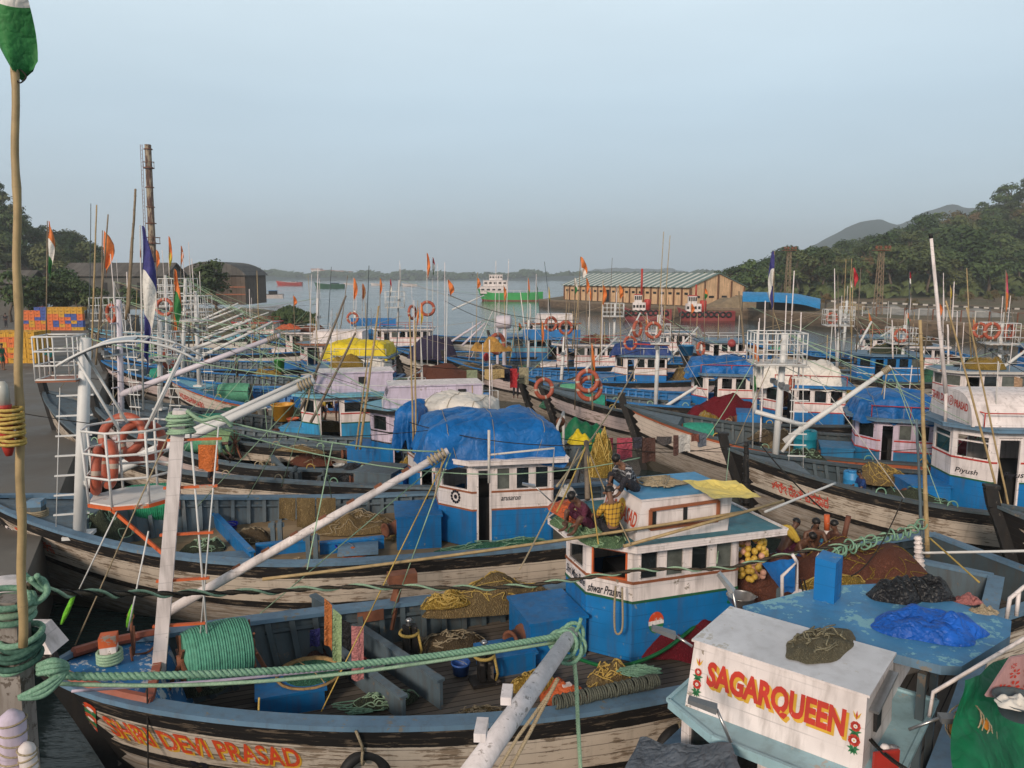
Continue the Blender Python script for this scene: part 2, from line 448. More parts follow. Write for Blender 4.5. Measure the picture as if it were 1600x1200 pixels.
class Boat:
    def __init__(s, label, bow, yaw, L, hb, bowh=2.5, mid=1.5, stern=1.8, deck=.95, nick='', rake=1.1, fullness=.75):
        s.o = V((bow.x, bow.y, 0)); s.yaw = yaw; s.L = L; s.hb = hb; s.bowh = bowh; s.mid = mid; s.sternh = stern; s.deck = deck
        s.rake = rake; s.nick = nick; s.full = fullness
        s.e = thing('fishing_boat', label, 'boat', s.o, yaw, 'wooden fishing boats rafted in the harbour')
        s.Mi = Matrix.Rotation(-yaw, 3, 'Z'); s.Mw = Matrix.Rotation(yaw, 3, 'Z')
    def loc(s, w): return s.Mi @ (V(w)-s.o)
    def wor(s, l): return s.Mw @ V(l)+s.o
    def h(s, x, y, z): return s.loc(at_h(x, y, z))
    def sY(s, x, y, ref):
        "pixel at the depth of a local reference point"
        return s.loc(at_Y(x, y, s.wor(ref).y))
    def b(s, x):
        t = min(1, max(0, x/s.L))
        if t < .42: return s.hb*math.sin(PI/2*t/.42)**s.full+.03
        return s.hb*(1-.20*((t-.42)/.58)**2)+.03
    def sh(s, x):
        t = min(1, max(0, x/s.L))
        return s.mid+(s.bowh-s.mid)*max(0, 1-t/.5)**2+(s.sternh-s.mid)*max(0, (t-.6)/.4)**2
    def iw(s, x, d): return s.hp(x, d, 1).y
    def hp(s, x, d, side, off=0.):
        H = s.sh(x); tot = H+.5; v = min(1, max(0, d/tot)); t = max(0, x/s.L)
        fl = .15+.78*min(1, t/.45)**.8
        y = s.b(x)*(1-(1-fl)*v**1.4)+off
        xx = x+s.rake*(v**.9)*max(0, 1-t/.28)**1.3
        return V((xx, side*y, H-d))
    def hull(s, mat, rail=RAILB, inner=GREYB, deckm=GREYW, ribs=True, foredeck=None, fd_t=.13, stem_m=None):
        m = MB(); ns, ndp = 34, 12
        tot = lambda x: s.sh(x)+.5
        xs = lambda u: s.L*(u**1.25)
        for side in (-1, 1):
            m.grid(lambda u, v: s.hp(xs(u), v*tot(xs(u)), side), ns, ndp, 0, True, lambda u, v: (xs(u), v*tot(xs(u))))
        m.grid(lambda u, v: V((s.L+.002, (1-2*u)*s.hp(s.L, v*tot(s.L), 1).y, s.sh(s.L)-v*tot(s.L))), 6, 10, 0, False, lambda u, v: (s.L+u*3, v*tot(s.L)))
        m.build('hull', [mat], s.e, False)
        # inner skin, ribs and cap rail
        k = MB(); n = 30; x0 = .35
        for side in (-1, 1):
            k.grid(lambda u, v: (lambda x, d: V((s.hp(x, d, 1).x, side*max(.015, s.iw(x, d)-.07), s.sh(x)-d)))(x0+(s.L-.05-x0)*u, .02+v*(s.sh(x0+(s.L-.05-x0)*u)-s.deck+.1)), n, 3, 0, True)
            if ribs:
                x = x0+s.L*fd_t
                while x < s.L-.2:
                    k.beam((s.hp(x, s.sh(x)-s.deck, 1).x, side*(s.iw(x, s.sh(x)-s.deck)-.12), s.deck), (x, side*(s.b(x)-.12), s.sh(x)-.05), .1, .11, 0, (0, side, 0)); x += .42
                k.tube([(x, side*(s.b(x)-.15), s.sh(x)-.24) for x in [s.L*(.16+.82*i/20) for i in range(21)]], .045, 4, 0, True, False)
        k.grid(lambda u, v: V((s.L-.07, (2*u-1)*s.b(s.L)*.97, s.sh(s.L)-.02-v*(s.sh(s.L)-s.deck+.1))), 4, 2, 0, False)
        k.build('bulwark', [inner], s.e, False)
        r = MB()
        for side in (-1, 1):
            pts = []
            for i in range(41):
                x = s.L*(i/40)**1.2
                b = s.b(x); z = s.sh(x)
                wi = .24 if x > s.L*.05 else .12
                pts.append([V((x-.02, side*(b+.055), z-.03)), V((x-.02, side*(b+.055), z+.045)), V((x, side*max(.0, b-wi), z+.045)), V((x, side*max(.0, b-wi), z-.03))])
            vs = [p for q in pts for p in q]
            fs = [(i*4+j, i*4+(j+1) % 4, i*4+4+(j+1) % 4, i*4+4+j) for i in range(40) for j in range(4)]+[(0, 1, 2, 3), (160, 161, 162, 163)]
            r.add(vs, fs, 0)
        r.box((s.L+.0, 0, s.sh(s.L)+.01), (.2, 2*s.b(s.L)-.3, .07))
        r.build('rail', [rail], s.e)
        dk = MB()
        dk.grid(lambda u, v: (lambda x: V((s.hp(x, s.sh(x)-s.deck, 1).x, (2*v-1)*max(.01, s.iw(x, s.sh(x)-s.deck)-.09), s.deck)))(s.L*.07+(s.L*.925)*u), 30, 4, 0, False)
        dk.build('deck', [deckm], s.e, False)
        if foredeck:
            f = MB(); x1 = s.L*fd_t
            f.grid(lambda u, v: (lambda x: V((x, (2*v-1)*max(.005, s.b(x)-.1), s.sh(x)-.07+.06*(1-(2*v-1)**2))))(.15+(x1-.15)*u), 8, 6, 0, True)
            f.grid(lambda u, v: V((x1+v*(s.hp(x1, s.sh(x1)-s.deck, 1).x-x1), (2*u-1)*((s.b(x1)-.1)*(1-v)+(s.iw(x1, s.sh(x1)-s.deck)-.12)*v), (s.sh(x1)-.07+.06*(1-(2*u-1)**2))*(1-v)+s.deck*v)), 6, 2, 0, False)
            f.build('foredeck', [foredeck], s.e, False)
        st = MB(); P = [s.hp(0, d, 1) for d in [i*.25 for i in range(int((s.bowh+.5)/.25)+1)]]
        P = [V((p.x-.05, 0, p.z)) for p in P]; P.insert(0, P[0]+V((-.10, 0, .42)))
        for a, b_ in zip(P, P[1:]): st.beam(a, b_, .2, .26, 0, (1, 0, 0))
        st.box(P[0]+V((.02, 0, .03)), (.30, .26, .07))
        st.build('stem_post', [stem_m or BLACKP], s.e)
        return s
    def hull_text(s, body, x0, d0, w, h, mat, side=-1, shadow=None, name='hull_lettering'):
        m = MB()
        if shadow: letter(m, body, lambda u, v: s.hp(x0+u+.025, d0+h-v+.03, side, .006), w, h, 0, .03)
        letter(m, body, lambda u, v: s.hp(x0+u, d0+h-v, side, .011), w, h, 1, .02)
        return m.build(name, [shadow or mat, mat], s.e, False)
    def bollard(s, x, y, h=.55, r=.11, mats=None, z=None):
        z = s.sh(x)-.06 if z is None else z
        m = MB(); m.box((x, y, z+h*.35), (2*r, 2*r, h*.7), 0, 0); m.box((x, y, z+h*.82), (2*r+.02, 2*r+.02, h*.3), 0, 1)
        for i in range(4): m.torus((x, y, z+.08+i*.045), r*1.5, .026, None, 14, 6, 2)
        m.build('bollard', mats or [WHITE, ORANGEP, ROPEL], s.e)
    def mast(s, p0, p1, r=.11, mat=STEEL, rungs=0, rung_m=None, side=(0, -1, 0), rl=.5, square=False, z0=.15, z1=.95):
        p0, p1 = V(p0), V(p1); m = MB()
        if square: m.beam(p0, p1, 2*r, 2*r, 0, (1, 0, 0), 1.8*r, 1.8*r)
        else: m.tube([p0, p0.lerp(p1, .5), p1], [r, r*.95, r*.85], 10)
        m.box(p0+V((0, 0, .04)), (4*r, 4*r, .08)); m.build('mast', [mat], s.e)
        if rungs:
            k = MB(); sd = V(side).normalized()
            for i in range(rungs):
                q = p0.lerp(p1, z0+(z1-z0)*i/(rungs-1))
                k.beam(q-sd*r*1.4, q+sd*rl, .05, .035)
            a = p0.lerp(p1, z0-.1)+sd*(rl-.06); b_ = p0.lerp(p1, min(1, z1+.04))+sd*(rl-.06)
            k.tube([a, b_], .012, 5, 1)
            k.build('ladder', [rung_m or mat, STEEL], s.e)
        return p0, p1
    def boom(s, p0, p1, r0=.10, r1=.07, mat=STEEL, cleats=0, wrap=None):
        p0, p1 = V(p0), V(p1); m = MB()
        m.tube([p0, p0.lerp(p1, .4), p1], [r0, (r0+r1)/2*1.05, r1], 12)
        up = V((0, 0, 1)); d = (p1-p0).normalized(); nrm = (up-d*up.dot(d)).normalized()
        for i in range(cleats):
            q = p0.lerp(p1, .25+.6*i/max(1, cleats-1)); m.beam(q+nrm*(r0*.9)-d*.07, q+nrm*(r0*.9)+d*.07, .05, .05, 1)
        m.build('boom', [mat, RUST], s.e)
        if wrap:
            k = MB()
            for i in range(5):
                q = p1.lerp(p0, .015+.013*i); fr = frames([q, q+d])[0]
                Mx = Matrix((fr[0], fr[1], d)).transposed(); k.torus(q, r1*1.25+.008*(i % 2), .022, Mx, 14, 6)
            k.tube(smooth_path([p1-d*.1+V((0, 0, -.05)), p1-d*.2+V((.03, .02, -.35)), p1-d*.28+V((0, 0, -.7))], 5), .018, 5)
            k.build('rope_lashing', [wrap], s.e)
        return p0, p1
    def stay(s, a, b_, r=.012, mat=ROPET, sg=.0, name='stay_rope'):
        m = MB(); m.tube(sag(a, b_, sg, 8) if sg else [V(a), V(a).lerp(V(b_), .5), V(b_)], r, 5); return m.build(name, [mat], s.e)
    def cage(s, c, w, d, h, mat=STEEL, floor=WHITE, nb=5):
        "lookout basket of welded rods round the mast head"
        m = MB(); x, y, z = c; r = .02
        for zz in (0, h*.33, h*.66, h):
            for a, b_ in (((-w, -d), (w, -d)), ((w, -d), (w, d)), ((w, d), (-w, d)), ((-w, d), (-w, -d))):
                m.tube([(x+a[0]/2, y+a[1]/2, z+zz), (x+b_[0]/2, y+b_[1]/2, z+zz)], r, 5)
        for i in range(nb):
            u = -w/2+w*i/(nb-1)
            for yy in (-d/2, d/2): m.tube([(x+u, y+yy, z), (x+u, y+yy, z+h)], r*.9, 5)
        for i in range(1, 3):
            v = -d/2+d*i/3
            for xx in (-w/2, w/2): m.tube([(x+xx, y+v, z), (x+xx, y+v, z+h)], r*.9, 5)
        o = m.build('lookout_cage', [mat], s.e)
        k = MB(); k.box((x, y, z-.03), (w, d, .05)); k.build('cage_floor', [floor], o)
    def drum(s, x, y, z, r, ln, mat=ROPEG, ang=0., core=None, ends=True, windings=True):
        "spool wound with rope, axis in the deck plane"
        A = Matrix.Rotation(ang, 3, 'Z') @ Matrix.Rotation(PI/2, 3, 'Y'); c = V((x, y, z+r+.08)); m = MB()
        prof = []
        n = 26 if windings else 8
        for i in range(n+1):
            t = i/n; rr = r*(1-.13*abs(2*t-1)**3)*(1+.012*rnd.uniform(-1, 1))
            if windings and i < n:
                prof += [(rr*.955, (t-.5)*ln), (rr*1.0, (t+.25/n-.5)*ln), (rr*1.0, (t+.75/n-.5)*ln)]
            else: prof.append((rr, (t-.5)*ln))
        m.lathe(prof, 22, c, 0, A)
        o = m.build('net_drum', [mat], s.e)
        k = MB()
        for e in (-1, 1):
            q = c+A @ V((0, 0, e*(ln/2+.03))); k.lathe([(.09, -.06), (.09, .06)], 10, q, 0, A)
            for a in range(4):
                t = a*PI/4; v = A @ V((math.cos(t), math.sin(t), 0)); k.beam(q-v*r*.85, q+v*r*.85, .035, .03, 0)
            k.beam(q+V((0, 0, 0)), (q.x-.25, q.y, z), .06, .06); k.beam(q, (q.x+.25, q.y, z), .06, .06)
        k.tube([c+A @ V((0, 0, -ln/2-.05)), c+A @ V((0, 0, ln/2+.05))], .05, 8); k.build('drum_stand', [RUST], o)
    def ebox(s, x, y, w, d, h, mat=BLUE, pipe=True, z=None, name='engine_box'):
        z = s.deck if z is None else z; m = MB()
        m.box((x, y, z+h/2), (w, d, h)); m.box((x, y, z+h+.02), (w+.08, d+.08, .05), 0, 0)
        o = m.build(name, [mat], s.e)
        if pipe:
            k = MB(); A = Matrix.Rotation(-PI/2, 3, 'Y'); A = Matrix.Rotation(.5, 3, 'Z') @ A
            c = V((x-w/2, y-d*.15, z+h*.52)); rr = min(.17, h*.27)
            k.lathe([(rr*1.2, -.12), (rr*1.2, .02), (rr*.95, .03), (rr*.95, .3), (rr*1.12, .3), (rr*1.12, .36), (rr*.8, .36), (rr*.75, .05)], 16, c, 0, A, True, False)
            k.lathe([(rr*.78, .10), (rr*.0, .10)], 16, c, 1, A, True, False)
            k.build('exhaust_pipe', [RUST, DARK], o)
        return o
    def part_box(s, name, c, d, mat, rz=0):
        m = MB(); m.box(c, d, rz); return m.build(name, [mat] if not isinstance(mat, list) else mat, s.e)
    def cabin(s, x0, y0, ln, w, z0=None, hb=1.05, hs=.5, hw=.62, hh=.2, lower=BLUE, upper=WHITE, roof_top=BLUE, edge=WHITE, trim=TRIMB, oh=.3,
              nfront=1, nside=4, door=True, chamf=.55, house=None, roof_mb=None, trim2=None, tail=0., frame_red=-1, line_low=None, rise=0., crot=0.):
        """wheelhouse: faceted front, solid lower walls, windows let into posts; house=(x,ln,w,h,slope,wall,top)"""
        z0 = s.deck if z0 is None else z0
        hw2 = w/2; P = [(x0+chamf, -hw2), (x0, -hw2*.42), (x0, hw2*.42), (x0+chamf, hw2), (x0+ln, hw2), (x0+ln, -hw2)]
        P = [(p[0], p[1]+y0) for p in P]
        wl = MB(); up = MB(); wins = []
        zb, zs, zw, zt = z0+hb, z0+hb+hs, z0+hb+hs+hw, z0+hb+hs+hw+hh
        T = .05
        doorx = None
        edges = [(0, 1), (1, 2), (2, 3), (3, 4), (4, 5), (5, 0)]
        for ei, (a, b_) in enumerate(edges):
            pa, pb = V((*P[a], 0)), V((*P[b_], 0)); d = (pb-pa); Ln = d.length; d.normalize(); nrm = V((-d.y, d.x, 0))  # points outward for this order
            if nrm.dot(V((P[a][0]+P[b_][0], P[a][1]+P[b_][1], 0))/2-V((x0+ln/2, y0, 0))) < 0: nrm = -nrm
            def blk(mbx, u0, u1, za, zc, mi=0, o0=-T, o1=0.):
                q = [pa+d*u0+nrm*o0, pa+d*u1+nrm*o0, pa+d*u1+nrm*o1, pa+d*u0+nrm*o1]
                mbx.hexa([V((p.x, p.y, za)) for p in q]+[V((p.x, p.y, zc)) for p in q], mi)
            if ei in (0, 1, 2):
                n = nfront if ei == 1 else 1
                mrg = .11; gap = .09
                ww = (Ln-2*mrg-gap*(n-1))/n; ops = [(mrg+i*(ww+gap), mrg+i*(ww+gap)+ww) for i in range(n)]
            elif ei in (3, 5):
                n = nside; ww = (Ln-.12*(n+1))/n; ops = [(.12+i*(ww+.12), .12+i*(ww+.12)+ww) for i in range(n)]
            else: ops = [(Ln*.15, Ln*.45)]
            dop = None
            if door and ei in (3, 5):
                i = (0 if ei == 3 else n-1)
                dop = ops[i]
            # lower
            if dop:
                blk(wl, 0, dop[0], z0, zb); blk(wl, dop[1], Ln, z0, zb)
                blk(up, 0, dop[0], zb, zs); blk(up, dop[1], Ln, zb, zs)
            else:
                blk(wl, 0, Ln, z0, zb); blk(up, 0, Ln, zb, zs)
            # posts and head
            prev = 0
            for o in ops: blk(up, prev, o[0], zs, zw); prev = o[1]
            blk(up, prev, Ln, zs, zw); blk(up, 0, Ln, zw, zt)
            # trim strips
            for zz, hgt, mt in ((zs-.05, .05, 1), (zb-.02, .045, 2)):
                segs = [(0, dop[0]), (dop[1], Ln)] if dop else [(0, Ln)]
                for u0, u1 in segs: blk(up, u0-.003, u1+.003, zz, zz+hgt, mt, .001, .018)
            for i, o in enumerate(ops):
                fm = MB()
                if dop and o == dop:
                    blk(fm, o[0], o[0]+.05, z0+.03, zw-.02, 0, -.06, .012); blk(fm, o[1]-.05, o[1], z0+.03, zw-.02, 0, -.06, .012)
                    blk(fm, o[0]+.05, o[1]-.05, zw-.07, zw-.02, 0, -.06, .012); blk(fm, o[0], o[1], z0, z0+.03, 1, -.08, -.01)
                    wins.append((fm, 'door_frame', [upper, DARK]))
                    continue
                fr = .035; hz = zs+(zw-zs)*(.0 if ei in (0, 1, 2) else 0)
                top = zw-.0
                blk(fm, o[0], o[0]+fr, zs, top, 0, -.04, .012); blk(fm, o[1]-fr, o[1], zs, top, 0, -.04, .012)
                blk(fm, o[0]+fr, o[1]-fr, zs, zs+fr, 0, -.04, .012); blk(fm, o[0]+fr, o[1]-fr, top-fr, top, 0, -.04, .012)
                if hw > .68: blk(fm, o[0]+fr, o[1]-fr, top-.22, top-.18, 0, -.04, .008)
                if rnd.random() < .75:
                    blk(fm, o[0]+fr, o[1]-fr, zs+fr, top-fr, 1, -.035, -.025)
                wins.append((fm, 'window', [ORANGEP if (ei, i) == (0, frame_red) else upper, GLASS if rnd.random() < .7 else GLASS2]))
        cab = wl.build('cabin_wall', [lower], s.e)
        up.build('cabin_upper_wall', [upper, trim, trim2 or trim], s.e)
        for fm, nm, mm in wins: fm.build(nm, mm, cab)
        fl = MB(); fl.prism([(p[0]*.98+.02*(x0+ln/2), p[1]*.98+.02*y0) for p in P], z0-.02, z0+.012); fl.build('cabin_floor', [DARK], cab)
        # benches inside so the windows do not look through an empty shell
        ib = MB(); ib.box((x0+ln*.62, y0, z0+.62), (ln*.55, w*.72, 1.2)); ib.build('cabin_bunk', [DARK], cab)
        # roof slab
        Q = [(x0+chamf-oh*.3, -hw2-oh), (x0-oh*1.2, -hw2*.45-oh*.2), (x0-oh*1.2, hw2*.45+oh*.2), (x0+chamf-oh*.3, hw2+oh), (x0+ln+oh+tail, hw2+oh), (x0+ln+oh+tail, -hw2-oh)]
        Q = [(p[0], p[1]+y0) for p in Q]
        rf = MB(); xx0 = x0-oh
        zf = lambda p, k: zt-.012+k+rise*max(0, (p[0]-xx0)/ln)
        rf.prism(Q, lambda p: zf(p, 0), lambda p: zf(p, .10), 0, 1, 0)
        # raised lip
        for i in range(len(Q)):
            a, b_ = V((*Q[i], 0)), V((*Q[(i+1) % len(Q)], 0)); a.z = zf(a, .115); b_.z = zf(b_, .115)
            rf.beam(a, b_, .05, .034, 0)
        if tail > .6:
            for yy in (-hw2-oh*.4, hw2+oh*.4): rf.tube([(x0+ln+oh+tail-.15, y0+yy, z0), (x0+ln+oh+tail-.15, y0+yy, zt)], .05, 8, 0)
        rf_o = rf.build('cabin_roof', [edge, roof_top], s.e)
        s.zt = zt+.09
        if house:
            hx, hl, hw_, hh_, sl, wm, tm = house[:7]
            m = MB(); z = zt+.09; z1 = z+hh_
            ps = [V((hx, y0-hw_/2, z)), V((hx+hl, y0-hw_/2, z)), V((hx+hl, y0+hw_/2, z)), V((hx, y0+hw_/2, z)),
                  V((hx+sl, y0-hw_/2+.05, z1)), V((hx+hl-.03, y0-hw_/2+.05, z1)), V((hx+hl-.03, y0+hw_/2-.05, z1)), V((hx+sl, y0+hw_/2-.05, z1))]
            o = m.hexa(ps, 0); h_o = m.build('roof_house', [wm], s.e)
            k = MB(); k.prism([(hx+sl-.06, y0-hw_/2-.01), (hx+hl+.04, y0-hw_/2-.01), (hx+hl+.04, y0+hw_/2+.01), (hx+sl-.06, y0+hw_/2+.01)], z1-.004, z1+.045, 0, 1)
            k.build('roof_house_top', [wm, tm], h_o); s.hz = z1+.045; s.house = (hx, hl, hw_, z, z1, sl, y0, h_o)
        if crot:
            pv = V((P[0][0], P[0][1], 0)); Rm = Matrix.Rotation(crot, 3, 'Z'); of = pv-Rm @ pv
            for o in [c for c in s.e.children if c.name.split('.')[0] in ('cabin_wall', 'cabin_upper_wall', 'cabin_roof', 'roof_house')]: o.location = of; o.rotation_euler = (0, 0, crot)
        s.cab = (x0, y0, ln, w, z0, zb, zs, zw, zt, P, cab)
        return s
    def wall_map(s, ei, u0, za, off=.02):
        "surface map on wheelhouse wall ei starting u0 metres along it as read from outside"
        P = s.cab[9]; a, b_ = [(1, 0), (2, 1), (3, 2), (4, 3), (5, 4), (0, 5)][ei]
        # outward reading order: left to right seen from outside
        pa, pb = V((*P[a], 0)), V((*P[b_], 0)); d = (pb-pa).normalized(); n = V((d.y, -d.x, 0))
        return lambda u, v: V((pa.x+d.x*(u0+u)+n.x*off, pa.y+d.y*(u0+u)+n.y*off, za+v))
    def wall_text(s, ei, u0, za, body, w, h, mat, bold=.02, name='wall_lettering', slant=.25):
        m = MB(); fm = s.wall_map(ei, u0, za); letter(m, body, (lambda u, v: fm(u+slant*v, v)), w, h, 0, bold); return m.build(name, [mat], s.cab[10], False)

def mound(name, c, rx, ry, h, mat, label, cat='net', group=None, rz=0., seed=0, rough=.3, parent=None, tangle=0, tmat=None, power=2., nu=40, nv=12):
    """heap of net, rope or cloth: domed, lumpy, with loose strands over it"""
    m = MB()
    def f(u, v):
        a = 2*PI*u; r = v; k = 1+.22*nz((math.cos(a), math.sin(a), 0), 1.6, seed)
        x, y = rx*r*k*math.cos(a), ry*r*k*math.sin(a)
        z = h*max(0, 1-r**power)*(1+rough*1.6*nz((x, y, 0), 1.7/max(rx, ry)*1.6, seed+3))+h*rough*.5*nz((x, y, 0), 5./max(rx, ry), seed+9)*(1-r**4)
        return V((x, y, max(-.02, z)))
    m.grid(f, nu, nv, 0, True)
    for i in range(tangle):
        a = rnd.uniform(0, 6.3); pts = []
        r = rnd.uniform(.1, .9); u = a/(2*PI)
        for j in range(7):
            u += rnd.uniform(-.05, .09); r = min(1.02, max(.05, r+rnd.uniform(-.16, .16)))
            p = f(u % 1, r); pts.append(p+V((0, 0, rnd.uniform(.0, .05))))
        m.tube(smooth_path(pts, 4), rnd.uniform(.007, .013), 4, 1)
    M4 = Matrix.Translation(V(c)) @ Matrix.Rotation(rz, 4, 'Z'); m.xf(M4)
    o = m.build(name, [mat, tmat or mat], parent, True)
    if parent is None: tag(o, label, cat, group)
    return o
def cloth_sheet(m, fn, nu=20, nv=14, mi=0): m.grid(fn, nu, nv, mi, True)
def tarp(label, B, x0, x1, y0, y1, zr, h, mat, hang=.35, seed=0, p=2.6, name='tarpaulin', lines=True, slump=.0, cat='tarpaulin', wr=1.):
    """tarpaulin drawn over a wheelhouse roof: sagging top, creased skirts, ragged hem, tie lines"""
    cx, cy, a, b_ = (x0+x1)/2, (y0+y1)/2, (x1-x0)/2, (y1-y0)/2; m = MB()
    def f(u, v):
        U, W = 2*u-1, 2*v-1
        # square to loaf: inner 72% is top, the rest turns down the sides
        r = max(abs(U), abs(W)); k = min(1, r/.72); side = max(0, (r-.72)/.28)
        n = max(abs(U), abs(W), 1e-6); ux, uy = U/n, W/n
        ed = .82+.18*(1-(1-k)**2) if r <= .72 else 1.
        x = cx+a*ux*k*(.88+.12*side); y = cy+b_*uy*k*(.88+.12*side)
        z = zr+h*(1-.30*k**p)*(1+slump*ux*k)
        z -= side**1.1*(h*.7+hang*(1+1.0*nz((ux*3, uy*3, 0), 1.5, seed)))
        q = V((x*1.3, y*1.3, z))
        z += .14*wr*h**.5*nz(q, .8, seed)+.018*wr*nz(q, 3.1, seed+2)-.07*wr*max(0, 1-7*abs(nz(q, .6, seed+5)))-.03*wr*max(0, 1-6*abs(nz(q, 1.5, seed+8)))
        fold = .08*wr*side*math.sin(13*math.atan2(uy, ux)+3*nz(q, 1, seed))
        return V((x+ux*fold, y+uy*fold, z))
    m.grid(f, 64, 56, 0, True)
    place_w(m, B); o = m.build(name, [mat], None, True); c = o.location.copy()
    tag(o, label, cat)
    if lines:
        k = MB()
        for t in (.25, .5, .78):
            pts = [B.wor(f(t, j/14)+V((0, 0, .025))) - c for j in range(15)]
            k.tube(pts, .008, 4)
        k.build('tie_rope', [ROPET], o)
    return o
def s_o(B): return B.o
def place_w(m, B): m.xf(Matrix.Translation(B.o) @ Matrix.Rotation(B.yaw, 4, 'Z')); return m

def lifebuoy(c, n, R_=.34, label=None, group='orange lifebuoys hung round the boats', worn=False, hang=True):
    n = V(n).normalized(); q = n.to_track_quat('Z', 'Y').to_matrix()
    m = MB(); m.torus(c, R_*.9, R_*.21, q, 32, 10, 0, 1, 8, 1)
    k = []
    o = m.build('lifebuoy', [BUOY, BUOYW]); tag(o, label, 'lifebuoy', group)
    return o
def rope(label, pts, r=.012, mat=ROPET, name='rope', cat='rope', group=None, n=5, smooth=0, label_ok=True):
    m = MB(); m.tube(smooth_path(pts, smooth) if smooth else pts, r, n); o = m.build(name, [mat]); return tag(o, label, cat, group)
def bucket(c, r, h, mat, label, name='bucket', cat='bucket', fill=None, rim=None, flare=1.2, group=None):
    e = thing(name, label, cat, c, rnd.uniform(0, 3), group); m = MB()
    m.lathe([(r*.2, .0), (r, .0), (r*flare, h), (r*flare*1.06, h), (r*flare*1.06, h-.03), ], 18, (0, 0, 0), 0, None, True, False)
    m.lathe([(r*flare*.97, h-.005), (r*.95, .02), (0.001, .02)], 18, (0, 0, 0), 0, None, True, False)
    m.build('tub', [mat], e)
    if fill:
        k = MB(); k.lathe([(r*flare*.93, h*.8), (r*.5, h*.97), (0.001, h*1.05)], 18, (0, 0, 0), 0, None, True, False); k.build('contents', [fill], e)
    k = MB(); k.tube([(r*flare*math.cos(t), .02, h+r*.15*math.sin(t)*1.2) for t in [PI*i/10 for i in range(11)]], .008, 5); k.build('handle', [rim or ALU], e)
    return e
def tyre(c, n, R_, label, rope_to=None):
    n = V(n).normalized(); q = n.to_track_quat('Z', 'Y').to_matrix()
    m = MB(); m.torus((0, 0, 0), R_, R_*.27, q, 36, 12)
    e = thing('tyre_fender', label, 'tyre', c); m.build('tyre', [BLACKR], e)
    if rope_to is not None:
        k = MB(); k.tube([V((0, 0, R_)), (V(rope_to)-V(c))*.5+V((.03, 0, R_*.4)), V(rope_to)-V(c)], .02, 6)
        k.torus((0, 0, R_), R_*.36, .02, Matrix.Rotation(PI/2, 3, 'Y'), 14, 6); k.build('hanging_rope', [ROPET], e)
    return e
def drum_barrel(c, r, h, mat, label, group=None):
    m = MB(); m.lathe([(r*.93, 0), (r, .03), (r, h*.32), (r*1.04, h*.34), (r, h*.36), (r, h*.66), (r*1.04, h*.68), (r, h*.70), (r, h-.03), (r*.93, h), (r*.85, h-.02)], 20, (0, 0, 0), 0)
    e = thing('barrel', label, 'barrel', c, 0, group); m.build('barrel_body', [mat], e)
    k = MB(); k.lathe([(r*.5, h-.02), (r*.5, h+.02), (.001, h+.02)], 14, (0, 0, 0), 0); k.build('lid', [mat], e); return e
# ---------------- camera, sky ------------------
cam_d = bpy.data.cameras.new('camera'); cam = bpy.data.objects.new('camera', cam_d); C.objects.link(cam)
cam.location = (0, 0, CAM_H); cam.rotation_euler = (PI/2-PITCH, 0, 0)
cam_d.sensor_width = 36.; cam_d.lens = 36.*FPX/1600.; cam_d.clip_start = .05; cam_d.clip_end = 20000
sc.camera = cam

PLAV = paint('pale_spar', (.76, .70, .70), .30, (.34, .30, .28), .55, .3, 2.2)
PALEB = paint('pale_blue_ledge', (.32, .50, .56), .25, (.45, .45, .42), .55, .3)
# ================= boat A (wheelhouse with red letters, lower right) =================
A = Boat('white and blue fishing boat whose wheelhouse front carries big red letters, lower right', V((-1.55, 2.8, 0)), R(51), 17, 1.55, 2.2, 1.5, 1.8, .95, 'the red-lettered white wheelhouse')
A.hull(HULLW, RAILB, GREYB, GREYW)
A.mast((1.15, 0, 1.0), (1.1, 0, 4.35), .15, WHITE, z0=.1)
tipA = A.loc(at_Y(893, 990, 7.75)); A.boom(A.loc(at_Y(700, 1262, 5.1)), tipA, .10, .075, PLAV, 0)
dA = (tipA-A.loc(at_Y(700, 1262, 5.1))).normalized()
for x, y in ((752, 1140), (792, 1085)):
    q = A.loc(at_Y(x, y, 5.4 if x == 752 else 6.05)); m = MB(); m.box(q, (.09, .22, .07), R(-55), 0); m.build('boom_step', [PLAV], A.e)
a0 = A.h(1065, 1108, 2.72); a1 = A.h(1352, 1198, 2.72)
hx = min(a0.x, a1.x); W_ = abs(a0.y-a1.y)
yc = (a0.y+a1.y)/2; xh = (a0.x+a1.x)/2
A.cabin(xh-.22, yc-.06, 2.1, W_+.22, .95, 1.0, .2, .42, .06, WHITE, WHITE, PALEB, PALEB, GREENP, .17, 2, 5, False, .22)
zA = A.zt
m = MB(); wA = W_/2
top = TOPA = zA+.80
ps = [V((xh-.02, yc-wA, zA)), V((xh+1.25, yc-wA, zA)), V((xh+1.25, yc+wA, zA)), V((xh-.02, yc+wA, zA)),
      V((xh+.12, yc-wA+.03, top)), V((xh+1.25, yc-wA+.03, top+.03)), V((xh+1.25, yc+wA-.03, top+.03)), V((xh+.12, yc+wA-.03, top))]
m.hexa(ps); hA = m.build('roof_house', [WHITE], A.e)
ROOFW = paint('flaking_white_roof', (.60, .62, .66), .34, (.47, .46, .43), .6, .2, .9)
ROOFB = paint('flaking_blue_roof', (.06, .23, .44), .50, (.20, .42, .50), .55, .3, .8)
k = MB(); k.prism([(xh+.10, yc-wA-.0), (xh+1.26, yc-wA-.0), (xh+1.26, yc+wA+.0), (xh+.10, yc+wA+.0)], lambda p: top-.0+(.03 if p[0] > xh+1 else 0)+.001, lambda p: top+.03+(.03 if p[0] > xh+1 else 0), 0, 1)
k.build('roof_house_top', [WHITE, ROOFW], hA)
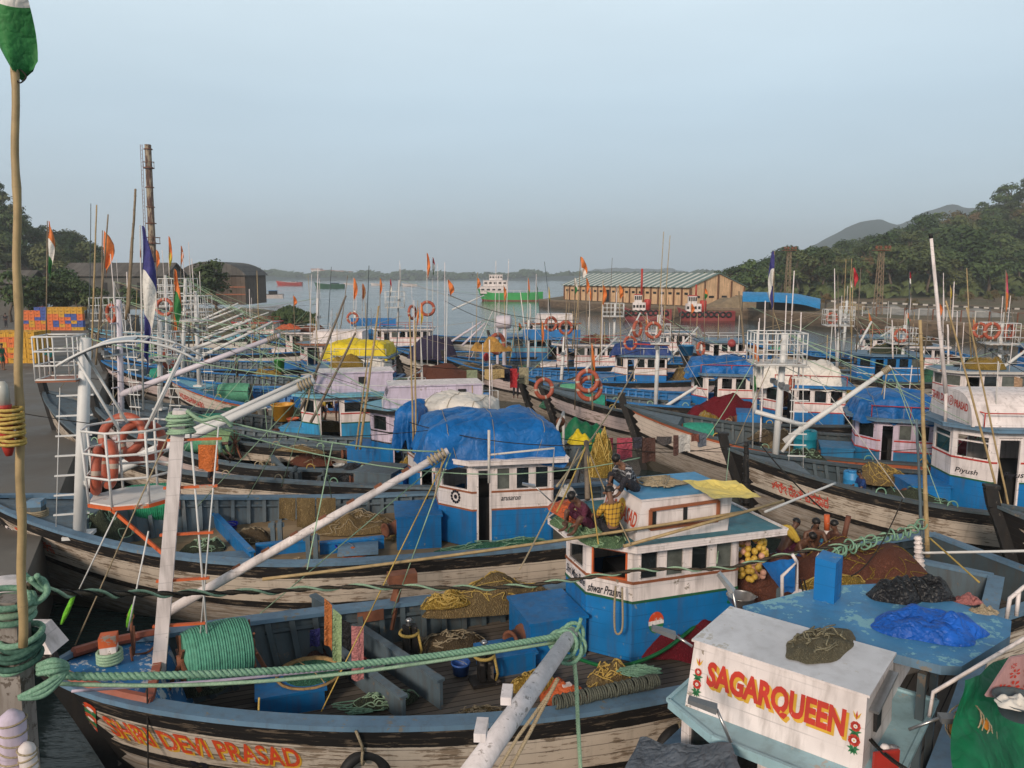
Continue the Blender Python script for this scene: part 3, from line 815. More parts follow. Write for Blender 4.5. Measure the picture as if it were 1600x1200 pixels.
# blue after roof, wider, just below the white one
k = MB(); Q = [A.h(x, y, top-.1) for x, y in ((1470, 1047), (1165, 968), (1160, 953), (1290, 921), (1400, 916), (1580, 976), (1578, 1000), (1502, 1048))]
k.prism(Q, top-.16, top-.045, 0, 1); k.build('after_roof', [RAILB, ROOFB], A.e)
for x, y in ((xh+1.5, yc-wA-.25), (xh+3.3, yc-wA-.1), (xh+2.9, yc+wA-.1)): k = MB(); k.box((x, y, (top+.9)/2-.1), (.09, .09, top-.2-.92)); k.build('roof_post', [DGREY], A.e)
k = MB(); k.box((xh+2.2, yc-.1, (zA+top-.2)/2), (1.7, W_*.8, top-.2-zA)); k.build('after_house', [WHITE], A.e)
def frontA(u, v, off=.008):
    t = v/.80
    return V((xh-.02+.14*t-off, yc+wA-.02-u, zA+v))
m = MB()
letter(m, 'SAGARQUEEN', lambda u, v: frontA(u+.25, v+.235-(u-.8)*.02, .008), W_*.78, .36, 0, .06)
letter(m, 'SAGARQUEEN', lambda u, v: frontA(u+.22, v+.27-(u-.8)*.02, .013), W_*.78, .35, 1, .045)
m.build('wheelhouse_lettering', [YELLET, REDLET], hA, False)
def flower(m, fn, cx, cy, r):
    for i in range(9):
        t = 2*PI*i/9; x, y = cx+r*.62*math.cos(t), cy+r*.62*math.sin(t)
        m.add([fn(x+r*.38*math.cos(a), y+r*.38*math.sin(a)) for a in [2*PI*j/8 for j in range(8)]], [tuple(range(8))], 0)
    m.add([fn(cx+r*.4*math.cos(a), cy+r*.4*math.sin(a), .012) for a in [2*PI*j/10 for j in range(10)]], [tuple(range(10))], 1)
    m.add([fn(cx+r*.16*math.cos(a), cy+r*.16*math.sin(a), .014) for a in [2*PI*j/8 for j in range(8)]], [tuple(range(8))], 3)
def leaf(m, fn, x, y, a, l, w, mi=2):
    ca, sa = math.cos(a), math.sin(a)
    pts = [(0, 0), (l*.4, w), (l, 0), (l*.4, -w)]
    m.add([fn(x+p*ca-q*sa, y+p*sa+q*ca, .009) for p, q in pts], [(0, 1, 2, 3)], mi)
for u0, r in ((.105, .055), (W_-.13, .065)):
    m = MB(); fn = lambda u, v, off=.011: frontA(u0+u, v, off)
    flower(m, fn, 0, .46, r*.85); flower(m, fn, 0, .31, r)
    for a in (1.1, 1.57, 2.0): leaf(m, fn, 0, .53, a, .10, .012, 0 if a == 1.57 else 3)
    for yy in (.40, .22):
        for a in (.2, .9, 2.3, 3.0, 3.9, 4.4, 5.0, 5.5): leaf(m, fn, 0, yy, a, .07, .016)
    m.build('painted_flowers', [REDLET, WHITE, GRNLET, YELLET], hA, False)
# details on the starboard side of the little house
k = MB(); k.box((xh+.5, yc-wA-.0, zA+.42), (.2, .05, .30)); k.build('side_window', [DARK], hA)
k = MB(); k.box((xh+.62, yc-wA-.03, zA+.66), (.85, .10, .03), 0, 0, Matrix.Rotation(-.12, 3, 'Y')); k.build('window_hood', [ALU], hA)
k = MB(); k.box((xh-.0, yc-wA-.22, zA+.17), (.30, .03, .33), R(-40)); k.build('red_horn_box', [RED], A.e)
k = MB(); k.lathe([(.03, 0), (.035, .2), (.05, .22), (.05, .30), (.03, .33)], 10, (xh+.12, yc-wA-.18, zA+.0)); k.lathe([(.025, 0), (.03, .22), (.06, .26)], 10, (xh+.25, yc-wA-.24, zA)); k.build('deck_light', [WHITE], A.e)
def floodlight(B, base, mid, head_d, mat=ALU):
    "arm with a flat lamp head"
    k = MB(); k.tube([base, mid], .016, 6); o = k.build('lamp_arm', [ALU], B.e)
    d = V(head_d).normalized(); h_ = MB(); h_.beam(V(mid), V(mid)+d*.3, .13, .06, 0, (0, 0, 1), .10, .045); h_.build('lamp_head', [mat], o)
LAMPH = plain('grey_lamp_housing', (.13, .14, .15), .4, .2)
floodlight(A, A.loc(at_Y(1142, 1160, 7.4)), A.loc(at_Y(1120, 1108, 7.5)), A.Mi @ V((-.95, .25, .22)), LAMPH)
floodlight(A, A.loc(at_Y(1082, 1010, 8.9)), A.loc(at_Y(1055, 993, 9.0)), A.Mi @ V((-.9, .1, .28)), LAMPH)
floodlight(A, A.loc(at_Y(1155, 980, 9.9)), A.loc(at_Y(1145, 924, 9.9)), A.Mi @ V((-.2, .1, .25)), ALU)
floodlight(A, A.loc(at_Y(1420, 1140, 7.6)), A.loc(at_Y(1468, 1122, 7.5)), A.Mi @ V((.9, -.15, .06)), LAMPH)
# white rail frames
k = MB()
for pts in (((1452, 1120), (1458, 1082), (1600, 998), (1680, 950)),): k.tube([A.loc(at_Y(x, y, 7.8)) for x, y in pts], .022, 6)
k.build('side_rail', [WHITE], A.e)
k = MB(); k.tube([A.loc(at_Y(1222, 944, 11)), A.loc(at_Y(1222, 900, 11)), A.loc(at_Y(1245, 878, 11)), A.loc(at_Y(1245, 928, 11))], .028, 6); k.tube([A.loc(at_Y(1245, 878, 11)), A.loc(at_Y(1238, 866, 11))], .028, 6); k.build('roof_rail', [WHITE], A.e)
k = MB(); k.tube([A.loc(at_Y(1573, 966, 10)), A.loc(at_Y(1578, 935, 10)), A.loc(at_Y(1600, 917, 10)), A.loc(at_Y(1650, 890, 10))], .028, 6); k.tube([A.loc(at_Y(1588, 962, 10)), A.loc(at_Y(1592, 925, 10))], .028, 6); k.build('roof_rail', [WHITE], A.e)
# blue vent trunk standing through the roof
vt = at_h(1292, 935, top-.05); k = MB(); vl = A.loc(vt); k.hexa([vl+V(q) for q in ((-.16, -.14, -.3), (.16, -.14, -.3), (.16, .14, -.3), (-.16, .14, -.3), (-.16, -.14, .60), (.16, -.14, .62), (.16, .14, .64), (-.16, .14, .62))]); k.build('vent_trunk', [BLUE], A.e)

# ================= boat B1 (nearest, three men on its roof) =================
B1 = Boat('nearest wooden boat with red and yellow hull letters and three men on its wheelhouse roof', at_h(82, 1030, 2.45), R(18.5), 18.5, 2.35, 2.35, 1.5, 1.75, .92, 'the boat with three men on its roof', 1.25, .52)
FDP = paint('flaking_foredeck', (.02, .17, .42), .50, (.50, .55, .60), .6, .3, 1.1)
B1.hull(HULLW, RAILB, DGREY, GREYW, True, FDP, .075)
B1.hull_text('SHRI DEVI PRASAD', .50, .40, 2.75, .38, ORLET, -1, YELLET)
B1.hull_text('II', 1.55, .93, .24, .11, BLKLET, -1, None, 'hull_numeral')
m = MB()
for i in range(10):
    t = i/9; fn = lambda u, v: B1.hp(u, v, -1, .012)
    cx, cy = .42-.36*t, .30+.60*t
    m.add([fn(cx+.085*math.cos(a), cy+.075*math.sin(a)) for a in [2*PI*j/7 for j in range(7)]], [tuple(range(7))], 0 if (i//2) % 2 else 1)
    if i % 4 == 1: m.add([B1.hp(cx+.05*math.cos(a), cy+.045*math.sin(a), -1, .016) for a in [2*PI*j/7 for j in range(7)]], [tuple(range(7))], 2)
m.build('painted_garland', [GRNLET, ORLET, WHITE], B1.e, False)
# foredeck trim, post, mast
m = MB(); x1 = B1.L*.075
for side in (-1, 1): m.tube([(x, side*(B1.b(x)-.14), B1.sh(x)+.05) for x in (.2, .5, .8, 1.1, x1+.05)], .075, 6, 0, True, False)
m.beam((x1, -B1.b(x1)+.1, B1.sh(x1)+.02), (x1, B1.b(x1)-.1, B1.sh(x1)+.02), .12, .1); m.build('foredeck_trim', [paint('worn_red_trim', (.30, .085, .05), .35, (.40, .34, .28), .6, .3)], B1.e)
B1.bollard(.72, .14, .50, .11)
mf = B1.h(243, 1062, 1.85); mt = B1.sY(281, 640, mf)
B1.mast(mf-V((0, 0, .3)), mt, .10, WHITE, 5, ORANGEP, (1, -.15, 0), .62, True, .26, .90)
bt = B1.loc(at_Y(700, 704, 13.0)); bb = B1.loc(at_Y(258, 958, 11.9))
B1.boom(bb, bt, .085, .062, WHITE, 7, ROPET)
# crow's nest with canopy
nc = B1.loc(at_Y(212, 776, 11.6)); m = MB(); rx, ry, hN = .66, .56, 1.12
pl = [(nc.x+rx*math.cos(a), nc.y+ry*math.sin(a)) for a in [2*PI*i/8+PI/8 for i in range(8)]]
m.prism(pl, nc.z-.03, nc.z+.03); o_n = m.build('nest_floor', [STEEL], B1.e)
m = MB()
for i in range(8): m.beam((*pl[i], nc.z-.02), (*pl[(i+1) % 8], nc.z-.02), .04, .055)
m.beam((nc.x-.35, nc.y-.25, nc.z-.05), (mf.x+.30, mf.y, nc.z-.85), .035, .05)
m.beam((nc.x+rx*.8, nc.y, nc.z-.06), (mf.x+.40, mf.y, nc.z-.06), .2, .06)
m.build('nest_brackets', [ORANGEP], o_n)
m = MB()
for p in pl:
    q = (nc.x+(p[0]-nc.x)*1.06, nc.y+(p[1]-nc.y)*1.06); m.tube([(*p, nc.z), (*q, nc.z+hN)], .02, 5)
for zz in (.42, .78, hN): m.tube([(nc.x+(p[0]-nc.x)*(1+.06*zz/hN), nc.y+(p[1]-nc.y)*(1+.06*zz/hN), nc.z+zz) for p in pl+pl[:1]], .02, 5)
m.build('nest_rail', [STEEL], o_n)
cz = B1.loc(at_Y(215, 540, 11.6)).z; m = MB()
def can(u, v):
    t = 2*u-1
    return V((nc.x+.10+.95*t, nc.y+(v-.5)*.85, cz+.10-.34*t*t+.02*nz((u*5, v*4, 0), 1, 2)))
m.grid(lambda u, v: can(u*.52, v), 14, 6, 0, True); m.grid(lambda u, v: can(u*.52, v)-V((0, 0, .03+.05*max(0, u-.8)*nz((v*6, 0, 0), 1, 1))), 14, 6, 0, True)
for v in (0, 1): m.tube([can(i/12, v) for i in range(13)], .02, 5, 1)
for u in (.6, .8, 1): m.tube([can(u, 0), can(u, 1)], .014, 5, 1)
m.build('nest_canopy', [paint('canopy_pale_blue', (.45, .53, .59), .40, (.6, .6, .58), .5, .3), STEEL], o_n)
m = MB()
for k in range(9): m.torus(mt-V((0, 0, .06+.035*k)), .15+.02*(k % 3), .02, Matrix.Rotation(rnd.uniform(-.3, .3), 3, 'X'), 14, 6)
m.tube(smooth_path([mt+V((.1, -.1, 0)), mt+V((.3, -.15, -.15)), mt+V((.55, -.1, -.12)), mt+V((.7, 0, -.3))], 5), .03, 6); m.build('rope_lashing', [ROPEL], B1.e)
m = MB()
for u, x2 in ((.12, -.1), (.88, .25)):
    for v in (.1, .9): m.tube([can(u, v), (nc.x+x2, nc.y+(v-.5)*.9, nc.z+hN)], .022, 5)
m.build('canopy_legs', [STEEL], o_n)
# ladder of white rungs on the mast hoop side
# fish hold, partitions, bollards
ck = [(430, 955), (700, 1120)]
def board(B, p0, p1, h, th, mat, name='partition', lift=0.):
    m = MB(); a, b_ = V(p0), V(p1); a.z = b_.z = B.deck+lift+h/2; m.beam(a, b_, th, h); m.beam(a+V((0, 0, h/2)), b_+V((0, 0, h/2)), th+.09, .05); return m.build(name, [mat], B.e)
P1 = lambda x, y, z=.95: B1.h(x, y, z)
board(B1, P1(450, 985, .92), P1(632, 1128, .92), .42, .06, GREYB)
board(B1, P1(490, 965, .92), P1(690, 1108, .92), .50, .06, GREYB)
board(B1, P1(560, 1010, .92), P1(775, 960, .92), .18, .10, GREYB)
for x, y in ((640, 1028), (757, 1066)):
    q = P1(x, y); m = MB(); m.box(q+V((0, 0, .03)), (.5, .36, .06), 0, 0); m.box(q+V((-.06, 0, .33)), (.1, .2, .6), 0, 0); m.box(q+V((.09, 0, .33)), (.1, .2, .6), 0, 0)
    m.lathe([(.02, .62), (.06, .66), (.02, .7), (.07, .74), (.03, .78)], 10, q, 1); m.torus(q+V((0, 0, .5)), .17, .03, None, 14, 6, 2); m.tube([q+V((.15, -.1, .5)), q+V((.2, -.14, .2)), q+V((.18, -.1, .05))], .025, 5, 2); m.build('towing_post', [DARKW if 'DARKW' in globals() else BLACKP, ALU, ROPEY], B1.e)
q = P1(455, 1098); B1.ebox(q.x, q.y, 1.05, .62, .34, BLUE, False, B1.deck, 'deck_box')
q = P1(790, 1040); B1.ebox(q.x, q.y, .95, .6, .34, BLUE, False, B1.deck, 'deck_box')
B1.drum(2.22, .16, 1.58, .47, .98, plain('green_rope_winding', (.085, .29, .20), .7, .25, 12), R(14))
# wheelhouse
ROOFT = paint('teal_roof', (.03, .16, .21), .2, (.12, .25, .3), .5, .4)
cn = B1.h(986, 1034, .95); ch = .62; wC = 2.35
B1.cabin(cn.x-ch, cn.y+wC/2, 2.85, wC, .95, 1.14, .40, .56, .10, BLUE, WHITE, ROOFT, WHITE, TRIMB, .30, 1, 4, False, ch, None, None, GREENP, .55, 0)
hn = B1.h(992, 846, B1.zt); 
hl, hw_, hh_ = 1.95, 1.5, .72; hy = hn.y+hw_/2
m = MB(); z = B1.zt; z1 = z+hh_
m.hexa([V((hn.x, hy-hw_/2, z)), V((hn.x+hl, hy-hw_/2, z)), V((hn.x+hl, hy+hw_/2, z)), V((hn.x, hy+hw_/2, z)),
        V((hn.x+.16, hy-hw_/2+.05, z1)), V((hn.x+hl+.12, hy-hw_/2+.05, z1)), V((hn.x+hl+.12, hy+hw_/2-.05, z1)), V((hn.x+.16, hy+hw_/2-.05, z1))])
h1 = m.build('roof_house', [WHITE], B1.e)
RB1 = paint('roof_sky_blue', (.06, .27, .50), .12, (.25, .2, .17), .5, .2)
m = MB(); m.prism([(hn.x+.12, hy-hw_/2+.02), (hn.x+hl+.17, hy-hw_/2+.02), (hn.x+hl+.17, hy+hw_/2-.02), (hn.x+.12, hy+hw_/2-.02)], z1+.001, z1+.04, 0, 1); m.build('roof_house_top', [WHITE, RB1], h1)
m = MB(); yy = hy-hw_/2+.02
for a, b_ in (((.30, .20), (1.72, .22)), ((.30, .56), (1.72, .60)), ((.30, .20), (.30, .56)), ((1.72, .22), (1.72, .60))): m.beam((hn.x+a[0], yy-.03, z+a[1]), (hn.x+b_[0], yy-.03, z+b_[1]), .05, .05, 0, (0, 1, 0))
m.box((hn.x+.37, yy-.008, z+.40), (.10, .03, .32), 0, 1); m.box((hn.x+1.03, yy-.008, z+.40), (.07, .03, .32), 0, 1)
m.build('side_shutter', [TRIMB, DARK], h1)
def front1(u, v, off=.01): return V((hn.x+.16*v/hh_-off, hy+hw_/2-.05-u, z+v))
m = MB(); m.add([front1(.71+.17*math.cos(a), .38+.22*math.sin(a), .006) for a in [2*PI*i/20 for i in range(20)]], [tuple(range(20))], 1)
letter(m, 'DEVI PRASAD', lambda u, v: front1(u+.06, v+.25-u*.04), 1.30, .28, 0, .02); m.build('roof_lettering', [ORLET, YELLET], h1, False)
B1.wall_text(1, .06, 2.20, 'Shri Mani Bane', .88, .17, BLKLET, .012); B1.wall_text(0, .03, 2.15, 'shwar Prasana', .70, .17, BLKLET, .012)
m = MB(); fm = B1.wall_map(5, .30, 1.45)
def disc(m, fn, cx, cy, rx, ry, a0, a1, mi, n=14): m.add([fn(cx+rx*math.cos(a0+(a1-a0)*i/n), cy+ry*math.sin(a0+(a1-a0)*i/n)) for i in range(n+1)], [tuple(range(n+1))], mi)
disc(m, fm, .19, .2, .16, .21, .25, PI-.15, 0); disc(m, fm, .19, .2, .16, .21, PI+.25, 2*PI-.15, 2)
m.add([fm(.19+.16*math.cos(t), .2+.21*math.sin(t)) for t in (-.15, .25)]+[fm(.19+.16*math.cos(t), .2+.21*math.sin(t)) for t in (PI-.15, PI+.25)], [(0, 1, 2, 3)], 1)
m.build('painted_roundel', [ORLET, WHITE, GRNLET], B1.cab[10], False)
q = P1(875, 1045); B1.ebox(B1.cab[0]-.62, B1.cab[1]-.05, 1.1, 1.25, .78, BLUE, True)
# anchor-like davit and rail rollers
m = MB(); q = P1(612, 945, 1.6); m.beam(q, q+V((.15, -.1, .55)), .07, .1); m.box(q+V((.2, -.1, .58)), (.55, .28, .2)); m.box(q+V((-.45, -.12, -.05)), (.5, .3, .22)); m.beam(q+V((.2, 0, .5)), q+V((-.05, -.25, -.4)), .05, .07); m.build('hauling_roller', [RUST], B1.e)
# rope-wrapped near rail by the wheelhouse
p0, p1 = B1.h(868, 1098, 1.66), B1.h(1030, 1062, 1.66); m = MB(); n = 46
for i in range(n):
    q = p0.lerp(p1, i/n); m.torus(q, .085+.02*rnd.random(), .02, Matrix.Rotation(PI/2+rnd.uniform(-.15, .15), 3, 'Y'), 10, 5)
m.build('rail_rope_wrapping', [ropem('old_grey_rope', (.05, .055, .045), (.14, .15, .12))], B1.e)
# standing rigging
B1.stay(mt, B1.loc(at_Y(700, 706, 13.0)), .014, ROPEL, .15); B1.stay(mt, B1.hp(.2, 0, 1)+V((0, 0, .1)), .012, ROPET)
for x, y in ((124, 920), (115, 1000)): pass
B1.stay(mt+V((.12, 0, -.05)), B1.loc(at_Y(325, 1010, 11.2)), .016, STEEL, 0, 'mast_shroud')
B1.stay(B1.loc(at_Y(186, 792, 11.2)), B1.loc(at_Y(124, 920, 11.2)), .012, STEEL, 0, 'mast_shroud')
B1.stay(B1.loc(at_Y(232, 830, 11.0)), B1.loc(at_Y(200, 985, 11.0)), .012, STEEL, 0, 'mast_shroud')
for x, y, xx, yy in ((700, 708, 502, 1112), (704, 708, 612, 960), (698, 712, 405, 960)):
    B1.stay(B1.loc(at_Y(x, y, 13.0)), B1.h(xx, yy, 1.5), .011, ROPEY if xx == 502 else ROPEL)
for x, y, xx, yy in ((112, 924, 98, 972),): 
    pass

# ================= boat B2 (big blue tarpaulin) =================
B2 = Boat('wooden boat with blue and white wheelhouse roofed by the biggest blue tarpaulin', at_h(-26, 758, 3.0), R(10), 18.5, 2.75, 2.7, 1.5, 1.75, .95, 'the boat under the biggest blue tarpaulin', 1.3)
B2.hull(HULLW, RAILB, GREYB, TANW, True, GREYB, .13)
B2.hull_text('ಪ್ರಸನ್ನ', .95, .44, .72, .32, ORLET, -1)
m = MB(); fn = lambda u, v, o=.012: B2.hp(u, v, -1, o)
disc(m, fn, .42, .62, .17, .10, 0, 2*PI, 1); disc(m, lambda u, v: fn(u, v, .016), .42, .62, .09, .075, 0, 2*PI, 0); disc(m, lambda u, v: fn(u, v, .02), .42, .62, .04, .035, 0, 2*PI, 1)
for i in range(3): disc(m, fn, .75, .45+i*.14, .07, .05, 0, 2*PI, 2)
m.build('painted_eye', [BLKLET, WHITE, ORLET], B2.e, False)
mf2 = B2.h(122, 812, 2.4); mt2 = B2.sY(134, 528, mf2)
B2.mast(mf2-V((0, 0, .4)), mt2, .14, STEEL, 7, STEEL, (-1, -.1, 0), .55, False, .12, .72)
cg = B2.sY(98, 590, mf2); B2.cage((cg.x, cg.y, cg.z), .82, .8, .95, STEEL, TRIMB, 3)
bt2 = B2.loc(at_Y(491, 594, 18.2)); B2.boom(B2.loc(at_Y(135, 757, 17.2)), bt2, .11, .085, STEEL, 0, ROPET)
B2.boom(B2.loc(at_Y(150, 742, 17.6)), B2.loc(at_Y(484, 587, 18.6)), .06, .05, STEEL)
q = B2.h(238, 835, .95); B2.drum(q.x-.1, q.y+.3, B2.deck+.15, .56, 1.35, plain('green_drum_winding', (.02, .26, .13), .65, .3, 10), R(8))
q = B2.h(58, 800, 2.4); B2.bollard(q.x, q.y, .5, .15, [DGREY, RAILB, ROPET], B2.sh(1.6)-.1)
P2 = lambda x, y, z=.97: B2.h(x, y, z)
board(B2, P2(335, 820), P2(395, 885), .38, .07, BLUE); board(B2, P2(500, 865), P2(600, 855), .30, .08, BLUE); board(B2, P2(415, 905), P2(640, 905), .26, .08, BLUE); board(B2, P2(400, 868), P2(480, 860), .3, .08, BLUE)
for x, y, w, d in ((345, 885, 1.4, .9), (560, 868, 1.0, .8)):
    q = P2(x, y); B2.part_box('hatch_cover', (q.x, q.y, B2.deck+.20), (w, d, .07), RAILB)
for x, y in ((433, 850), (488, 872)):
    q = P2(x, y); m = MB(); m.box(q+V((-.09, 0, .3)), (.11, .2, .6)); m.box(q+V((.09, 0, .3)), (.11, .2, .6)); m.box(q+V((0, 0, .52)), (.4, .1, .1)); m.build('towing_post', [GREYB], B2.e)
cn2 = B2.h(738, 856, 1.0); wC2 = 2.7; ch2 = .8
B2.cabin(cn2.x-ch2, cn2.y+wC2/2, 2.95, wC2, 1.0, 1.0, .50, .62, .14, BLUE, WHITE, WHITE, WHITE, TRIMB, .32, 1, 4, True, ch2)
B2.ebox(B2.cab[0]-.55, B2.cab[1]-.35, 1.15, 1.4, .85, BLUE, True)
q = P2(628, 905); B2.wall_text(5, .75, 1.28+.95, 'arusaron', .5, .10, BLKLET, 0)
m = MB(); fm = B2.wall_map(0, .42, 2.12)
for i in range(12):
    a = 2*PI*i/12; disc(m, fm, .17+.13*math.cos(a), .17+.15*math.sin(a), .035, .04, 0, 2*PI, 0, 8)
disc(m, fm, .17, .17, .05, .06, 0, 2*PI, 0); m.build('painted_emblem', [BLKLET], B2.cab[10], False)
m = MB(); fm = B2.wall_map(1, .35, 2.2); disc(m, fm, .1, .12, .08, .05, 0, PI, 0); disc(m, fm, .1, .02, .08, .05, 0, 2*PI, 1); m.build('painted_emblem', [ORLET, BLKLET], B2.cab[10], False)
m = MB()
a = B2.loc(at_Y(764, 735, 17.4)); m.tube([a-V((0, 0, .3)), B2.loc(at_Y(764, 672, 17.4))], .035, 6); m.tube([B2.loc(at_Y(762, 711, 17.4)), B2.loc(at_Y(866, 700, 17.6)), B2.loc(at_Y(864, 733, 17.6))], .025, 6); m.build('roof_rail', [STEEL2], B2.e)
floodlight(B2, B2.loc(at_Y(862, 784, 17.2)), B2.loc(at_Y(836, 760, 17.1)), B2.Mi @ V((-.9, 0, .2)), ALU)
B2.stay(mt2, bt2, .012, ROPEL, .1); B2.stay(B2.loc(at_Y(280, 648, 11.7)), B2.loc(at_Y(1005, 722, 15)), .012, ROPEL, .6) if False else None
for x, y, xx, yy in ((490, 598, 440, 760), (490, 598, 300, 800), (488, 600, 520, 790), (486, 600, 380, 790)): B2.stay(B2.loc(at_Y(x, y, 18.2)), B2.h(xx, yy, 1.4), .012, ROPEL)
for x, y, z_ in ((440, 777, 1.62), (505, 775, 1.62), (570, 776, 1.6)): pass
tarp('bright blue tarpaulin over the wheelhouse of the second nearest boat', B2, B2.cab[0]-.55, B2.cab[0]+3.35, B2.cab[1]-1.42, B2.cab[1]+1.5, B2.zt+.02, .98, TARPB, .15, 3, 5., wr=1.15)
# ================= the other boats =================
def boat(label, bow, yaw, L, hb, nick, hull=HULLW, rail=RAILB, inner=GREYB, deckm=GREYW, bowh=2.6, mid=1.5, stern=1.75, foredeck=GREYB,
         mast=None, boom=None, boom2=None, mmat=STEEL, cage=None, cab=None, drum=None, ebox=True, rake=1.1, stem=None, rungs=0, xmast=None):
    B = Boat(label, bow, R(yaw), L, hb, bowh, mid, stern, .95, nick, rake)
    B.hull(hull, rail, inner, deckm, True, foredeck, .13, stem)
    if cab:
        d = dict(ln=2.9, w=2.5, chamf=.62, hb=1.0, hs=.42, hw=.58, hh=.12, lower=BLUE, upper=WHITE, roof_top=RAILB, edge=WHITE, trim=TRIMB, oh=.3, nside=4)
        px = d_px = cab.pop('px'); d.update(cab)
        c = B.h(px[0], px[1], .98)
        hs_ = d.pop('house_spec', None)
        if hs_:
            zt_off = hs_
            d['house'] = (c.x-d['chamf']+hs_[0], hs_[1], hs_[2], hs_[3], hs_[4], hs_[5], hs_[6])
        ln, w = d.pop('ln'), d.pop('w')
        yc_ = max(-B.hb+w/2+.35, min(B.hb-w/2-.35, c.y+w/2))
        B.cabin(c.x-d['chamf'], yc_, ln, w, .98, **d)
        if ebox: B.ebox(B.cab[0]-.6, B.cab[1]-.2, 1.1, 1.3, .75, d['lower'], True)
    if mast:
        f, t = mast; f = B.h(f[0], f[1], bowh-.35) if len(f) == 2 else B.loc(at_Y(*f))
        t = B.sY(t[0], t[1], f); B.mast(V((f.x, f.y, min(f.z, B.sh(max(.5, f.x))-.2))), t, .11 if mmat != STEEL2 else .085, mmat, rungs, None, (0, -1, 0), .42)
        B.mt = t; B.stay(t, B.hp(.3, 0, 1)+V((0, 0, .1)), .012, ROPET)
        if B.wor(f).y < 60: B.stay(t, V((f.x+2.8, -B.b(f.x+2.8)+.1, B.sh(f.x+2.8))), .012, STEEL2, 0, 'mast_shroud')
        if cage:
            c = B.sY(cage[0], cage[1], f); B.cage((c.x, c.y, c.z), cage[2], cage[2]*.9, cage[3], STEEL, STEEL2, cage[4] if len(cage) > 4 else 5)
    for bm_ in (boom, boom2):
        if bm_:
            (x0, y0), (x1, y1), Y0, Y1, r = bm_; a, b_ = B.loc(at_Y(x0, y0, Y0)), B.loc(at_Y(x1, y1, Y1)); B.boom(a, b_, r, r*.7, mmat if mmat != STEEL2 else STEEL, 3, ROPET if Y1 < 36 else None)
            B.bt = b_
            if mast: B.stay(B.mt, b_, .012, ROPEL, .05)
            x = B.loc(at_Y(x0, y0, Y0)).x
            for dx, sd in ((3.5, -1), (5, .6)):
                xx = max(.6, min(L-1, x+dx)); B.stay(b_, (xx, sd*B.b(xx)*.9, B.sh(xx)), .011, ROPEL)
    if drum:
        B.drum(drum[0], drum[1], B.deck+.25, drum[2], drum[3], drum[4], R(10))
    return B
DRG = plain('pale_green_winding', (.10, .33, .20), .7, .25, 10); DRO = plain('olive_winding', (.17, .27, .14), .75, .3, 10); DRT = plain('teal_winding', (.02, .24, .17), .7, .25, 10)

B3 = boat('grey-decked wooden boat with toothed black and white stem beside the blue-tarpaulin boat', at_h(70, 604, 3.7), -17, 19.5, 2.6, 'the grey-decked boat behind the biggest blue tarpaulin', HULLW, GREYB, GREYB, GREYW, 3.5, 1.5, 1.75,
          mast=((187, 640, 28.2), (186, 468)), mmat=LAVST, boom=((187, 617), (437, 524), 28.2, 28.2, .12), drum=None, rungs=8, cab=dict(px=(652, 786), lower=BLUE, upper=WHITE, edge=WHITE, ln=3.0))
q = B3.h(333, 722, 1.0); B3.drum(q.x, q.y+.2, B3.deck+.2, .52, 1.5, DRO, R(10))
P3 = lambda x, y, z=.97: B3.h(x, y, z)
board(B3, P3(425, 725), P3(475, 780), .35, .07, GREYB)
for x, y in ((463, 765), (507, 772)):
    q = P3(x, y); m = MB(); m.box(q+V((-.1, 0, .3)), (.13, .24, .62)); m.box(q+V((.1, 0, .3)), (.13, .24, .62)); m.lathe([(.03, .6), (.08, .66), (.05, .7), (.09, .76), (.03, .82)], 10, q); m.build('towing_post', [DGREY], B3.e)
q = P3(590, 775); B3.ebox(q.x, q.y+.3, 1.3, 1.3, .85, GREYB, True)
B4 = boat('boat with lavender roof house and dark rounded wheelhouse left of the cream tarpaulin', at_h(150, 628, 3.2), -8, 18.5, 2.6, 'the dark-trimmed lavender roof house', HULLP, GREYB, GREYB, TANW, 3.0, 1.5, 1.75,
          mast=((250, 640, 31.8), (250, 500)), cage=(250, 560, 1.3, 1.1, 5), boom=((285, 551), (402, 509), 33, 33, .09), drum=(4.2, .1, .5, 1.4, DRG),
          cab=dict(px=(618, 728), ln=4.2, w=2.5, upper=LAV, lower=BLUE, edge=BLACKP, roof_top=SKYB, trim=BLACKP, crot=R(20), house_spec=(.45, 3.7, 1.6, .78, .25, LAV, WHITE)))
hx_, hl_, hw__, z_, z1_, sl_, y0_, ho = B4.house
m = MB(); letter(m, 'MANJUSHREE', lambda u, v: V((hx_+sl_*(.36+v)/(z1_-z_)-.012, y0_+hw__/2-.1-u, z_+.36+v)), 1.35, .28, 0, .02); m.build('roof_lettering', [BLKLET], ho, False)
m = MB(); m.box((hx_+2.9, y0_-hw__/2-.0, z_+.5), (.3, .05, .28)); m.build('house_window', [DARK], ho)
B5 = boat('boat with lavender roof house bearing a red round sign and striped wheelhouse', at_h(205, 618, 3.0), -6, 17.5, 2.6, 'the striped wheelhouse with red round sign', HULLW, DGREY, DGREY, GREYW, 2.8, 1.5, 1.75,
          mast=((310, 575, 38.6), (305, 455)), cage=(300, 500, 1.5, 1.2, 5), boom=((302, 563), (426, 503), 38.6, 39, .09), drum=(3.6, .2, .5, 1.4, DRT), mmat=STEEL,
          cab=dict(px=(566, 657), ln=4.6, w=2.5, upper=WHITE, lower=paint('mid_blue', (.03, .27, .52), .1, (.2, .2, .2)), edge=SKYB, roof_top=SKYB, trim=RED, trim2=GREENP, crot=R(20), house_spec=(.5, 3.3, 1.7, .80, .25, LAV, WHITE)))
hx_, hl_, hw__, z_, z1_, sl_, y0_, ho = B5.house
m = MB(); fn = lambda u, v, o=.012: V((hx_+sl_*v/(z1_-z_)-o, y0_+hw__/2-u, z_+v))
